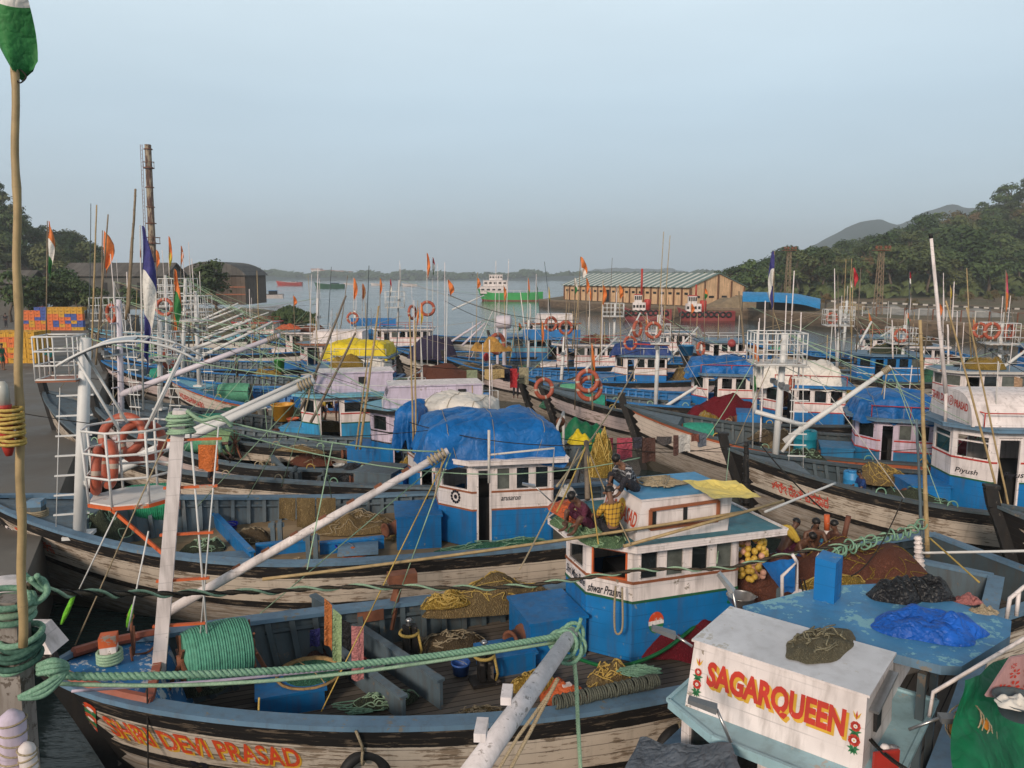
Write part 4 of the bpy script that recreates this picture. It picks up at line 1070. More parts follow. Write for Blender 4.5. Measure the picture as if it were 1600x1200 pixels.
for rr, mi in ((.34, 0), (.28, 1)): disc(m, lambda u, v: fn(u, v, .012 if mi == 0 else .017),   .85, .40, rr, rr, 0, 2*PI, mi, 20)
letter(m, 'ॐ', lambda u, v: fn(.65+u, .24+v, .022), .4, .34, 0, .02); m.build('roof_sign', [REDLET, WHITE], ho, False)
m = MB(); m.box((hx_+2., y0_-hw__/2, z_+.5), (.3, .05, .28)); m.build('house_window', [DARK], ho)
B6 = boat('boat with orange wale and bright blue bulwarks, red letters on its bow', at_h(262, 588, 2.7), -6, 17, 2.5, 'the bright blue decked boat with orange wale', HULLO, BLUE, BLUE, BLUE, 2.7, 1.5, 1.75, foredeck=SKYB,
          mast=((283, 560, 42), (290, 435)), cage=(280, 470, 1.5, 1.2, 5), boom=((310, 533), (394, 499), 44, 44, .09), drum=(3.6, .2, .55, 1.6, DRG), mmat=STEEL,
          cab=dict(px=(515, 640), ln=2.8, upper=WHITE, lower=BLUE, edge=BLUE, roof_top=RAILB, trim=RED, crot=R(18)))
B6.hull_text('ADESHWARI', .7, .5, 1.9, .34, REDLET)
B7 = boat('boat with a yellow tarpaulin over its wheelhouse', V((-26, 48.5, 0)), -5, 19, 2.6, 'the yellow-tarpaulin boat', HULLP, BLUE, GREYB, GREYW, 2.7, mast=((262, 560, 48), (258, 430)), cage=(252, 478, 1.6, 1.3, 5), boom=((305, 521), (380, 490), 48, 48, .09), drum=(4, 0, .5, 1.4, DRT),
          cab=dict(px=(530, 612), ln=3.6, upper=WHITE, lower=BLUE, edge=RAILB, trim=RED))
B8 = boat('white boat with broad white roof house behind the yellow tarpaulin', V((-30, 56.5, 0)), -3, 19, 2.7, 'the broad white roof house', HULLW2, BLUE, GREYB, GREYW, 2.7, mast=((180, 560, 55.5), (178, 440)), mmat=STEEL2, cage=(172, 500, 1.9, 1.6, 5), boom=((302, 506), (372, 474), 56, 56, .09), drum=(4, 0, .5, 1.4, DRG),
          cab=dict(px=(478, 585), ln=5.2, w=2.8, upper=WHITE, lower=BLUE, edge=TRIMB, trim=RED, house_spec=(.9, 3.8, 2.0, .85, .3, WHITE, WHITE)))
B9 = boat('far boat with a low white wheelhouse close to the sandy spit', V((-35.5, 66, 0)), 2, 19, 2.7, 'the far low white wheelhouse', HULLW2, BLUE, GREYB, GREYW, 2.7, mast=((497, 520, 66.5), (497, 466)), mmat=STEEL, boom=((312, 505), (378, 480), 64, 64, .09), drum=(4, 0, .5, 1.4, DRO),
          cab=dict(px=(455, 560), ln=4.2, w=2.8, upper=WHITE, lower=WHITE, edge=WHITE, trim=RED))
B9b = boat('farthest boat moored along the left quay before the dark sheds', V((-44, 80, 0)), 3, 18, 2.7, 'the farthest quay boat', HULLW2, SKYB, GREYB, GREYW, 2.6, mast=((300, 520, 80), (298, 440)), mmat=STEEL2, boom=((330, 520), (420, 488), 80, 80, .09),
          cab=dict(px=(415, 525), ln=4.2, w=2.8, upper=WHITE, lower=SKYB, edge=RED, trim=RED))

# second raft
D1 = boat('boat with red Kannada letters on its long worn white hull and red lettered white roof', at_h(1136, 700, 2.75), -4, 18, 2.35, 'the long worn hull with red Kannada letters', HULLW, DGREY, DGREY, GREYW, 2.75, 1.45, 1.7,
          mast=((1211, 718, 24.2), (1226, 520)), cage=(1212, 566, 1.5, .95, 6), boom=((1225, 690), (1392, 573), 24.2, 23.6, .10), rungs=0,
          cab=dict(px=(1510, 790), ln=4.0, w=2.9, hb=1.05, hs=.62, hw=.72, hh=.2, upper=WHITE, lower=BLUE, edge=RAILB, roof_top=RAILB, trim=RED, trim2=GREENP, chamf=.75))
D1.hull_text('ಶ್ರೀ ದೇವಿ ಪ್ರಸಾದ', 1.0, .46, 1.55, .40, REDLET)
x0, y0, ln, w, z0, zb, zs, zw, zt, P, cabo = D1.cab
m = MB(); lx, hh = 3.2, .95; hw2 = w/2-.1
def dome(u, v):
    t = v*2-1; return V((x0+.15+.25*(1-abs(t)**3)*(0)+(lx)*u, y0+t*hw2, zt+.09+hh*(1-abs(t)**3.2)**.5))
m.grid(dome, 6, 20, 0, True); m.grid(lambda u, v: (lambda p: V((x0+.15, p.y, zt+.09+(p.z-zt-.09)*u)))(dome(0, v)), 4, 20, 0, False); m.grid(lambda u, v: (lambda p: V((x0+.15+lx, p.y, zt+.09+(p.z-zt-.09)*u)))(dome(1, v)), 4, 20, 0, False)
h_ = m.build('roof_house', [WHITE], D1.e)
m = MB(); fn = lambda u, v: V((x0+.138, y0+hw2-u, zt+.09+v))
letter(m, 'SHRI DEVI', lambda u, v: fn(.2+u, .5+v-.05*u), 1.0, .24, 0, .02); disc(m, lambda u, v: fn(u, v), 1.38, .58, .15, .15, 0, 2*PI, 0, 18); disc(m, lambda u, v: fn(u, v)-V((.004, 0, 0)), 1.38, .58, .12, .12, 0, 2*PI, 1, 18)
letter(m, 'ॐ', lambda u, v: fn(1.29+u, .50+v)-V((.008, 0, 0)), .18, .16, 0, .01); letter(m, 'PRASAD', lambda u, v: fn(1.60+u, .42+v-.05*u), .8, .24, 0, .02); m.build('roof_lettering', [REDLET, WHITE], h_, False)
D1.wall_text(0, .12, zb+.10, 'Piyush', .62, .2, BLKLET, .01); D1.wall_text(5, .3, zb+.12, 'Piyush', .7, .22, BLKLET, .01)
D1.part_box('deck_tarp_roll', (D1.cab[0]+3.6, D1.cab[1]-1.2, zt+.4), (.02, .02, .02), WHITE) if False else None
yd = MB(); a, b_, c = [D1.loc(at_Y(x, y, 24.1)) for x, y in ((1180, 643), (1254, 664), (1262, 660))]; yd.tube([a, b_], .075, 8); yd.tube([b_, D1.loc(at_Y(1222, 706, 24.1))], .06, 8); yd.build('boom_yoke', [STEEL], D1.e)
m = MB(); pz = D1.loc(at_Y(1478, 614, 22.6)); m.tube([pz, D1.loc(at_Y(1467, 500, 22.6)), D1.loc(at_Y(1455, 372, 22.6))], [.065, .055, .045], 8); m.tube([D1.loc(at_Y(1455, 372, 22.6)), D1.loc(at_Y(1454, 365, 22.6))], .06, 8, 1); m.tube([pz, D1.loc(at_Y(1477, 662, 22.6))], .05, 8); m.build('white_antenna_pole', [WHITE, DARK], D1.e)
D2 = boat('boat with pinkish hull, low wheelhouse and creased blue tarpaulin, right of centre', at_h(976, 630, 2.75), -18, 17.5, 2.4, 'the low wheelhouse with creased blue tarpaulin', HULLO, DGREY, DGREY, GREYW, 2.7,
          mast=None, boom=None, drum=(3., .2, .4, 1.2, DRT), cab=dict(px=(1366, 740), ln=3.0, w=2.5, hb=.85, hs=.4, upper=LAV, lower=paint('wheelhouse_teal_blue', (.012, .16, .34), .15, (.2, .2, .2)), edge=RAILB, trim=RED, roof_top=RAILB, nfront=1))
tarp('creased blue tarpaulin on the low wheelhouse beside the white dome roof', D2, D2.cab[0]-.2, D2.cab[0]+3.1, D2.cab[1]-1.3, D2.cab[1]+1.4, D2.zt, .85, TARPB, .1, 11, 2.6)
D5 = boat('boat with white sheet over its wheelhouse and tall lookout cage', at_h(846, 603, 2.5), -15, 17.5, 2.5, 'the white-sheeted wheelhouse', HULLP, DGREY, GREYB, GREYW, 2.5, mast=((1180, 640, 35.2), (1180, 560)), drum=(2.6, .1, .45, 1.2, DRT),
          cab=dict(px=(1215, 676), ln=3.4, w=2.6, upper=WHITE, lower=BLUE, edge=BLUE, trim=RED))
tarp('white sheet bulging over a wheelhouse roof below the tall lookout cage', D5, D5.cab[0]-.3, D5.cab[0]+3.3, D5.cab[1]-1.4, D5.cab[1]+1.4, D5.zt, 1.0, TARPW, .1, 5, 3.)
D3 = boat('boat with rumpled blue tarpaulin and lifebuoys on its red crossbar mast', V((.3, 42.3, 0)), -12, 17.5, 2.5, 'the red crossbar mast', HULLW, BLUE, BLUE, GREYW, 2.6, mast=((1024, 646, 38.5), (1030, 492)), boom=((1032, 640), (1163, 557), 38.5, 39, .09), drum=(3, 0, .45, 1.2, DRG),
          cab=dict(px=(1100, 652), ln=3.4, w=2.6, upper=WHITE, lower=BLUE, edge=RAILB, trim=RED))
m = MB(); c = D3.sY(1020, 536, D3.loc(at_Y(1020, 536, 38.5))); m.beam(D3.loc(at_Y(990, 537, 38.4)), D3.loc(at_Y(1046, 540, 38.4)), .06, .06); m.build('mast_crossbar', [RED], D3.e)
c = D3.loc(at_Y(1032, 536, 38.6)); D3.cage((c.x, c.y, c.z), .95, .85, .95, STEEL, STEEL2, 4)
tarp('rumpled blue tarpaulin on the wheelhouse behind the red crossbar mast', D3, D3.cab[0]-.3, D3.cab[0]+3.6, D3.cab[1]-1.4, D3.cab[1]+1.4, D3.zt, .75, TARPB, .15, 21, 2.4, wr=1.6)
D4 = boat('boat with deep navy tarpaulin behind the brown double lifebuoys', V((-4.5, 51.3, 0)), -10, 17.5, 2.5, 'the deep navy tarpaulin', HULLP, BLUE, BLUE, GREYW, 2.6, mast=((875, 620, 49), (882, 526)), boom=((893, 600), (964, 527), 49, 49.5, .09),
          cab=dict(px=(975, 612), ln=3.2, w=2.6, upper=WHITE, lower=BLUE, edge=RAILB, trim=TRIMB))
tarp('navy blue tarpaulin over a mid-distance wheelhouse roof', D4, D4.cab[0]-.3, D4.cab[0]+3.4, D4.cab[1]-1.4, D4.cab[1]+1.4, D4.zt, .7, TARPN, .1, 31)
D6 = boat('white boat with red window trim and two lifebuoys above blue boards', V((-9, 58, 0)), -6, 18, 2.6, 'the red-trimmed white boat', HULLW2, BLUE, GREYB, GREYW, 2.6, mast=((825, 600, 57), (826, 500)), rungs=0,
          cab=dict(px=(880, 595), ln=5.0, w=2.8, upper=WHITE, lower=WHITE, edge=WHITE, trim=RED, nside=6))
m = MB(); m.box(D6.loc(at_Y(862, 523, 56.5)), (4.2, .05, .75)); m.build('blue_boards', [BLUE], D6.e)
D7 = boat('far boat with ochre cloth on its roof and lavender twin posts', V((-15, 65, 0)), -6, 19, 2.6, 'the lavender twin posts', HULLG, BLUE, GREYB, GREYW, 2.6, mast=((778, 640, 58), (777, 498)), mmat=LAVST, boom=((705, 534), (752, 503), 62, 62, .1), boom2=((722, 540), (758, 505), 62, 62, .1),
          cab=dict(px=(775, 576), ln=4.4, w=2.8, upper=SKYB, lower=BLUE, edge=BLUE, trim=TRIMB))
m = MB(); m.tube([D7.loc(at_Y(787, 640, 58)), D7.loc(at_Y(789, 500, 58))], .16, 10); m.lathe([(.45, -.1), (.5, 0), (.5, .9), (.4, 1.)], 14, D7.loc(at_Y(778, 503, 58)), 0, Matrix.Rotation(PI/2, 3, 'Y')); m.build('twin_post', [LAVST], D7.e)
D8 = boat('boat with blue side house and lookout cage near the far quay, right', V((16, 50, 0)), -6, 18, 2.5, 'the blue side house', HULLG, DGREY, GREYB, GREYW, 2.7, mast=((1407, 600, 47.5), (1414, 508)), cage=(1408, 536, 1.5, .95), rungs=0, stem=BLACKP,
          cab=dict(px=(1400, 626), ln=3.6, w=2.6, upper=BLUE, lower=BLUE, edge=RAILB, trim=WHITE))
D9 = boat('boat with slim lookout mast and blue-grey boom alone before the quay', V((12.5, 57, 0)), -8, 18, 2.5, 'the slim lookout mast', HULLG, RAILB, GREYB, GREYW, 2.7, mast=((1306, 592, 55), (1314, 484)), cage=(1309, 508, 1.8, 1.1, 6), boom=((1330, 560), (1362, 502), 55, 55, .1), mmat=STEEL,
          cab=dict(px=(1430, 600), ln=3.4, w=2.6, upper=WHITE, lower=WHITE, edge=WHITE, trim=RED))
D10 = boat('boat at the right edge with two lifebuoys on its white lookout cage', V((24, 41, 0)), -4, 18, 2.6, 'the right-edge lookout cage', HULLG, GREYB, GREYB, GREYW, 2.8, mast=((1556, 640, 40), (1566, 505)), cage=(1559, 536, 1.45, 1.05), boom=((1545, 590), (1640, 520), 40, 40, .09),
          cab=dict(px=(1560, 668), ln=4.2, w=2.7, upper=WHITE, lower=WHITE, edge=STEEL2, trim=RED))
D11 = boat('long weathered hull lying behind the blue tarpaulin and the white dome roof', at_h(1378, 612, 2.6), -9, 17, 2.4, 'the long weathered hull', HULLG, DGREY, DGREY, BAREW, 2.7, 1.6, 1.8, stem=BLACKP, ebox=False)
E1 = boat('boat at the right edge with a painted eye behind its black toothed stem', at_h(1556, 790, 2.75), -13, 16, 2.3, 'the painted-eye boat', HULLW, DGREY, GREYB, GREYW, 2.75, 1.55, 1.75, stem=BLACKP)
m = MB(); fn = lambda u, v, o=.012: E1.hp(u, v, -1, o)
disc(m, fn, 1.15, .62, .24, .13, 0, 2*PI, 0, 18); disc(m, lambda u, v: fn(u, v, .017), 1.15, .62, .20, .10, 0, 2*PI, 1, 18); disc(m, lambda u, v: fn(u, v, .021), 1.15, .62, .085, .085, 0, 2*PI, 0, 14)
letter(m, 'ಶ್ರೀ', lambda u, v: fn(1.05+u, 1.08-v), .35, .2, 2, .02); m.build('painted_eye', [BLKLET, WHITE, REDLET], E1.e, False)
for b_ in (B7,):
    tarp('bright yellow tarpaulin humped over a wheelhouse roof', b_, b_.cab[0]-.4, b_.cab[0]+3.7, b_.cab[1]-1.4, b_.cab[1]+1.4, b_.zt, .95, TARPY, .2, 41)
    tarp('white sheet hanging below the bright yellow tarpaulin', b_, b_.cab[0]+1.3, b_.cab[0]+3.8, b_.cab[1]-1.75, b_.cab[1]-.5, b_.zt-.9, .9, TARPW, .2, 43, lines=False)
tarp('cream white ribbed tarpaulin just behind the biggest blue tarpaulin', B3, B3.loc(at_Y(655, 640, 23.3)).x, B3.loc(at_Y(778, 640, 23.3)).x, B3.loc(at_Y(700, 640, 23.2)).y-.9, B3.loc(at_Y(700, 640, 23.2)).y+1.2, at_Y(700, 668, 22.6).z, .95, TARPW, .2, 51, 3.2)
tarp('blue end flap of tarpaulin left of the cream tarpaulin', B3, B3.loc(at_Y(628, 640, 22.6)).x, B3.loc(at_Y(672, 640, 22.6)).x, B3.loc(at_Y(650, 660, 22.5)).y-.7, B3.loc(at_Y(650, 660, 22.5)).y+1.0, at_Y(650, 672, 22.).z-.2, 1.0, TARPB, .3, 53, 2.2, lines=False)

# fittings every working boat here carries: lamp bars, aerials, roof rails, stern gantry, stays, heaps of gear
GEAR = [(NETT, 'tan'), (NETD, 'dark green'), (NETB, 'brown'), (NETY, 'ochre'), (NETG, 'teal'), (NETC, 'crimson'), (NETR, 'rust red')]
qg = random.Random(21); BOATS = (B3, B4, B5, B6, B7, B8, B9, B9b, D1, D2, D3, D4, D5, D6, D7, D8, D9, D10, D11, E1)
for bi, B in enumerate(BOATS):
    L = B.L; c = getattr(B, 'cab', None)
    if hasattr(B, 'mt'):
        t = B.mt; zb_ = t.z*.72; m = MB(); m.beam((t.x, t.y-.9, zb_), (t.x, t.y+.9, zb_), .06, .06)
        for k in range(4):
            y = t.y-.75+.5*k; m.box((t.x-.08, y, zb_+.12), (.14, .2, .16), 0, 1); m.box((t.x-.16, y, zb_+.12), (.02, .15, .11), 0, 2)
        m.build('lamp_bar', [STEEL2, LAMPH, ALU], B.e)
        for k in range(2): m = MB(); m.tube([(t.x+.1, t.y+.3-.6*k, t.z-.6), (t.x+.1, t.y+.35-.7*k, t.z+qg.uniform(.8, 2.))], .018, 5); m.build('aerial', [WHITE], B.e)
        if bi in (0, 8, 12, 1, 2):
            m = MB(); 
            for k in range(9): z_ = 2.3+(t.z-3)*k/9; m.beam((t.x+.25, t.y-.1, z_), (t.x+.8, t.y-.15, z_), .05, .035)
            m.tube([(t.x+.75, t.y-.15, 1.9), (t.x+.55, t.y-.12, t.z-.4)], .014, 5); m.tube([(t.x+.3, t.y-.1, 1.9), (t.x+.3, t.y-.1, t.z-.4)], .014, 5); m.build('ladder', [STEEL], B.e)
        if c:
            for y in (-1, 1): B.stay(t, (c[0]+.3, c[1]+y*1.2, c[8]+.1), .010, qg.choice((ROPET, ROPEL, ROPEK)))
            if hasattr(B, 'bt'): B.stay(B.bt, (c[0]+.4, c[1], c[8]+.3), .010, qg.choice((ROPET, ROPEL)), .1); B.stay(t-V((0, 0, .5)), B.bt, .010, ROPEK, .12)
    if c:
        x0, y0, ln, w, z_t = c[0], c[1], c[2], c[3], c[8]+.1
        m = MB()
        for x in (x0+.4, x0+ln*.55, x0+ln): 
            for y in (-1, 1): m.tube([(x, y0+y*w*.52, z_t), (x, y0+y*w*.52, z_t+.42)], .018, 5)
        for y in (-1, 1): m.tube([(x0+.4, y0+y*w*.52, z_t+.42), (x0+ln, y0+y*w*.52, z_t+.42)], .018, 5)
        m.tube([(x0+.4, y0-w*.52, z_t+.42), (x0+.4, y0+w*.52, z_t+.42)], .018, 5); m.build('roof_rail', [qg.choice((STEEL, STEEL2, RED))], B.e)
        for k in range(2): m = MB(); x = x0+qg.uniform(.3, ln); m.tube([(x, y0+1.1*(2*k-1), z_t-.1), (x+qg.uniform(-.1, .1), y0+1.1*(2*k-1), z_t+qg.uniform(1.2, 3.))], .02, 5); m.build('aerial', [qg.choice((WHITE, BAMB, STEEL2))], B.e)
        xs = min(L-.6, x0+ln+2.6); hh = z_t-.2; m = MB(); bb = B.b(xs)*.72
        for y in (-1, 1): m.tube([(xs, y*bb, B.deck), (xs, y*bb*.9, hh)], .05, 7)
        m.tube([(xs, -bb*.9, hh), (xs, bb*.9, hh)], .05, 7); m.lathe([(.16, -.12), (.09, -.05), (.09, .05), (.16, .12)], 12, (xs, 0, hh-.1), 1, Matrix.Rotation(PI/2, 3, 'X')); m.build('stern_gantry', [STEEL2, RUST], B.e)
        if B not in (B4, B5, B7, B8, D1, D2, D3, D4, D5, D7, B3):
            g = GEAR[bi % 7]; mound('net_heap', B.wor((x0+ln*.55, y0, z_t)), 1.1, .8, .5, g[0], g[1]+' net bundle on the roof of '+B.nick, 'net', None, B.yaw, 200+bi, .35, None, 14, qg.choice((ROPEY, ROPEL, ROPET)), 4.)
        if B.wor((xs, 0, 0)).y < 70:
            g = GEAR[(bi+3) % 7]; mound('net_heap', B.wor((min(L-1.8, x0+ln+1.5), 0, B.deck)), 1.3, 1.2, 1.0, g[0], g[1]+' net pile aft on '+B.nick, 'net', None, B.yaw, 230+bi, .35, None, 16, qg.choice((ROPEY, ROPEL, ROPET)), 2.6)
        g = GEAR[(bi+5) % 7]; mound('net_heap', B.wor((max(3.2, x0-2.6), .5, B.deck)), .9, .6, .4, g[0], g[1]+' net heap forward on '+B.nick, 'net', None, B.yaw, 260+bi, .4, None, 14, ROPET)
    for k in range(6):
        x = L*(.22+.1*k); m = MB(); y = -B.b(x)+.12; z_ = B.sh(x)+.06
        m.torus((x, y, z_), .14, .02, Matrix.Rotation(PI/2-.1, 3, 'X'), 12, 5); m.tube(smooth_path([(x-.1, y+.05, z_-.02), (x+.05, y+.12, z_-.3), (x+.15, y+.1, B.deck+.1)], 4), .016, 5); m.build('rope_coil', [qg.choice((ROPEG, ROPET, ROPEY, ROPEL))], B.e)

# the thicket of canes, rods and small pennants over the far raft
for i in range(64):
    x = qg.uniform(150, 1120) if i < 46 else qg.uniform(1120, 1590); Y = qg.uniform(38, 66); yb = qg.uniform(540, 600); yt = qg.uniform(400, 505) if i % 3 else qg.uniform(455, 520); mt = qg.choice((BAMB2, BAMB, WHITE, DGREY, POLEG))
    p, q = at_Y(x, yb, Y), at_Y(x+qg.choice((-1, 1))*qg.uniform(0, 22)*(2.2 if i % 5 == 0 else .5), yt, Y); m = MB(); r = qg.uniform(.022, .045); m.tube([p, p.lerp(q, .5)+V((.05*qg.uniform(-1, 1), 0, 0)), q], [r, r*.85, r*.6], 6); pl_ = m.build('thin_pole', [mt])
    tag(pl_, {'old_bamboo': 'brown cane', 'bamboo_cane': 'yellow cane', 'white_paint': 'thin white rod', 'dark_grey_blue': 'thin dark rod', 'weathered_pole': 'grey weathered stick'}[mt.name]+' standing in the thicket of masts over the far boats', 'pole', 'poles standing over the far boats')
for i in range(34):
    x = qg.uniform(160, 1580); Y0 = qg.uniform(34, 60); p, q = at_Y(x, qg.uniform(470, 560), Y0), at_Y(x+qg.uniform(60, 190)*qg.choice((-1, 1)), qg.uniform(520, 600), Y0+qg.uniform(-4, 4)); m = MB(); m.tube(sag(p, q, qg.uniform(.1, .5), 10), qg.uniform(.010, .016), 4)
    mt = qg.choice((ROPEK, ROPEK, ROPEL, ROPET)); tag(m.build('rigging_line', [mt]), {'dark_cable': 'thin black wire', 'pale_green_rope': 'thin green line', 'tan_rope': 'thin tan line'}[mt.name]+' strung between masts of the far boats', 'rope', 'lines strung between the far masts')

for src, x, y, ry, lb in ((D4, 3, 60, -3, 'spare blue boat moored outermost before the green ship'), (D6, -25, 72, 2, 'red trimmed white boat lying far left beyond the yellow tarpaulin'), (D9, -2, 69, -5, 'slim-masted pale boat lying outermost in mid harbour'), (D3, 19, 64, -6, 'blue boat with a crossbar mast lying outermost toward the quay'), (B8, -13, 79, 4, 'white boat lying farthest out on the open water side'), (D8, 30, 55, -4, 'blue housed boat outermost near the right quay')):
    c = copy_tree(src.e); c.location = (x, y, 0); c.rotation_euler = (0, 0, R(ry)); c['label'] = lb
# ================= water, quays, land =================
def structure(o, name=None): o['kind'] = 'structure'; return o
m, nt, b = start('harbour_water'); v = co(nt); 
v1 = nd(nt, 'Mapping', {'Vector': v, 'Scale': (.45, 1.5, 1)}); n = noi(nt, v1, 1.6, 4, .6); n2 = noi(nt, v, .03, 3)
b.inputs['IOR'].default_value = 1.33
fin(nt, b, mixc(nt, rng(nt, n2, .35, .65), (.016, .035, .036), (.03, .055, .052)), rng(nt, n2, .3, .7, .06, .16), n, .32, .10, .5)
WATER = m
m = MB(); m.add([(-900, -60, 0), (1500, -60, 0), (1500, 2900, 0), (-900, 2900, 0)], [(0, 1, 2, 3)]); o = m.build('water', [WATER], None, False); o['kind'] = 'structure'
m, nt, b = start('concrete_quay'); v = co(nt); n = noi(nt, v, .35, 8, .65); n2 = noi(nt, v, 3, 5); n3 = noi(nt, v, .11, 4)
c = mixc(nt, rng(nt, n, .3, .7), (.085, .078, .068), (.16, .148, .13)); c = mixc(nt, rng(nt, n3, .55, .7, 0, .5), c, (.05, .045, .04)); c = mixc(nt, rng(nt, n, .62, .66, 0, .6), c, (.24, .23, .21))
fin(nt, b, c, rng(nt, n, .4, .6, .55, .9), n2, .2, .01); QUAY = m
m, nt, b = start('earth'); v = co(nt); n = noi(nt, v, .09, 6, .6); n2 = noi(nt, v, 1.2, 5)
c = mixc(nt, rng(nt, n, .4, .6), (.15, .10, .055), (.075, .075, .03)); c = mixc(nt, rng(nt, n2, .4, .7, 0, .6), c, (.20, .15, .095)); fin(nt, b, c, .9, n2, .4, .1); EARTH = m
qe = lambda Y: -11.3-.47*(Y-18)
pl = [(qe(-20), -20), (qe(95), 95), (-58, 120), (-95, 140), (-700, 140), (-700, -20)]
m = MB(); m.prism(pl, -.8, 2.0); o = m.build('quay', [QUAY]); o['kind'] = 'structure'
# right quay with a stained wall
m, nt, b = start('quay_wall_stone'); v = co(nt); n = noi(nt, co(nt, 'Object', (.5, .5, 1.6)), 1.4, 7, .68); sp = nt.nodes.new('ShaderNodeSeparateXYZ'); nt.links.new(v, sp.inputs[0])
c = mixc(nt, rng(nt, n, .35, .65), (.07, .05, .035), (.19, .135, .09)); c = mixc(nt, rng(nt, sp.outputs[2], .3, 1.6), (.035, .03, .022), c); c = mixc(nt, rng(nt, sp.outputs[2], 2.45, 2.6), c, (.24, .18, .125)); fin(nt, b, c, .9, n, .6, .05); QW = m
RQ = [(7, 199), (29.5, 151), (43, 140.5), (53, 107), (61, 92), (82, 60), (300, 40), (700, 150), (300, 420), (60, 420)]
m = MB(); m.prism(RQ, -.8, 1.96, 0, 1); o = m.build('quay', [QW, EARTH]); o['kind'] = 'structure'
m = MB()
for a, b_ in zip(RQ[:5], RQ[1:6]): m.beam((a[0]+.3, a[1]+.3, 2.02), (b_[0]+.3, b_[1]+.3, 2.02), 1.0, .22)
o = m.build('quay_kerb', [plain('kerb_concrete', (.22, .17, .125), .85, .3, 1.5)]); o['kind'] = 'structure'

def foliage(name, c1, c2, c3):
    m, nt, b = start(name); v = co(nt); n = noi(nt, v, .9, 3); oi = nt.nodes.new('ShaderNodeObjectInfo').outputs['Random']
    c = mixc(nt, rng(nt, n, .35, .65), c1, c2); c = mixc(nt, rng(nt, oi, .3, 1., 0, .75), c, c3)
    fin(nt, b, c, .7, None, 0, 0, .25); b.inputs['Subsurface Weight'].default_value = 0
    return m
LEAF = foliage('forest_leaves', (.040, .072, .026), (.085, .13, .044), (.12, .12, .048)); LEAF2 = foliage('dark_leaves', (.022, .045, .016), (.045, .085, .024), (.06, .08, .03)); LEAF3 = foliage('dry_leaves', (.09, .075, .03), (.14, .11, .05), (.15, .10, .05))
BARK = plain('bark', (.10, .075, .055), .9, .3)
def tree_mesh(seed, h=9., r=4., n=520, leaf=.62, lobes=9, palm=False):
    q = random.Random(seed); t = MB(); c = MB()
    th = h*.45
    bend = [V((0, 0, 0)), V((q.uniform(-.3, .3), q.uniform(-.3, .3), th*.5)), V((q.uniform(-.6, .6), q.uniform(-.6, .6), th))]
    t.tube(bend+[V((bend[2].x, bend[2].y, h*.75))], [r*.07, r*.055, r*.045, r*.015], 7)
    L = []
    for i in range(lobes):
        a = q.uniform(0, 2*PI); rr = r*q.uniform(.2, .75) if i else 0; z = h*q.uniform(.48, .86) if i else h*.85
        z -= rr*.25*h/9; L.append((V((rr*math.cos(a), rr*math.sin(a), z)), r*q.uniform(.32, .52)))
        t.tube([bend[2], bend[2].lerp(L[-1][0], .6)+V((0, 0, .2)), L[-1][0]], [r*.035, r*.022, r*.01], 5)
    for i in range(n):
        p, rad = q.choice(L)
        d = V((q.gauss(0, 1), q.gauss(0, 1), q.gauss(0, 1))).normalized()
        if d.z < -.45: d.z *= -.5
        pos = p+V((d.x, d.y, d.z*.75))*rad*(q.random()**.28)*(1+.12*q.gauss(0, 1))
        s_ = leaf*q.uniform(.5, 1.15)*r/4
        nrm = (d+V((q.gauss(0, .55), q.gauss(0, .55), q.gauss(0, .55)+.45))).normalized()
        x = nrm.orthogonal().normalized(); y = nrm.cross(x); a = q.uniform(0, 6.3); x, y = x*math.cos(a)+y*math.sin(a), y*math.cos(a)-x*math.sin(a)
        c.add([pos-x*s_, pos-y*s_*.55+nrm*s_*.12, pos+x*s_, pos+y*s_*.55+nrm*s_*.12, pos+nrm*s_*.26], [(0, 1, 4), (1, 2, 4), (2, 3, 4), (3, 0, 4)], 0)
    return t, c
TREES = []
for i in range(7):
    t, c = tree_mesh(100+i, 9+i % 3, 3.6+.4*(i % 4), 1150, .44, 9+i % 4)
    e = thing('tree', 'x', 'tree', (0, 0, -500)); t.build('trunk', [BARK], e, False); c.build('crown', [(LEAF, LEAF, LEAF2, LEAF, LEAF2, LEAF, LEAF3)[i]], e, False); TREES.append(e)
def palm_mesh(seed):
    q = random.Random(seed); t = MB(); c = MB(); h = 9
    pts = [V((.5*math.sin(i*.4), 0, h*i/6)) for i in range(7)]; t.tube(pts, [.22-.02*i for i in range(7)], 7)
    top = pts[-1]
    for i in range(15):
        a = 2*PI*i/15+q.uniform(-.2, .2); el = q.uniform(.0, .9); L_ = q.uniform(2.4, 3.2); P = []
        for j in range(7):
            s_ = j/6; P.append(top+V((math.cos(a)*L_*s_, math.sin(a)*L_*s_, L_*(el*s_-.95*s_*s_))))
        sd = V((-math.sin(a), math.cos(a), 0))
        for j in range(6):
            for k in (-1, 1):
                m_ = (P[j]+P[j+1])/2; c.add([P[j], P[j+1], m_+sd*k*.55+V((0, 0, -.3))], [(0, 1, 2)], 0)
    return t, c
t, c = palm_mesh(5); PALM = thing('palm_tree', 'x', 'palm tree', (0, 0, -500)); t.build('trunk', [BARK], PALM, False); c.build('crown', [LEAF2], PALM, False)
used = set()
def plant(proto, loc, s_=1., rz=None, label=None, group=None, sz=None):
    o = proto if proto.name not in used else copy_tree(proto); used.add(proto.name)
    o.location = loc; o.scale = (s_, s_, s_*(sz or 1)); o.rotation_euler = (0, 0, rnd.uniform(0, 6.3) if rz is None else rz); tag(o, label, None, group); return o

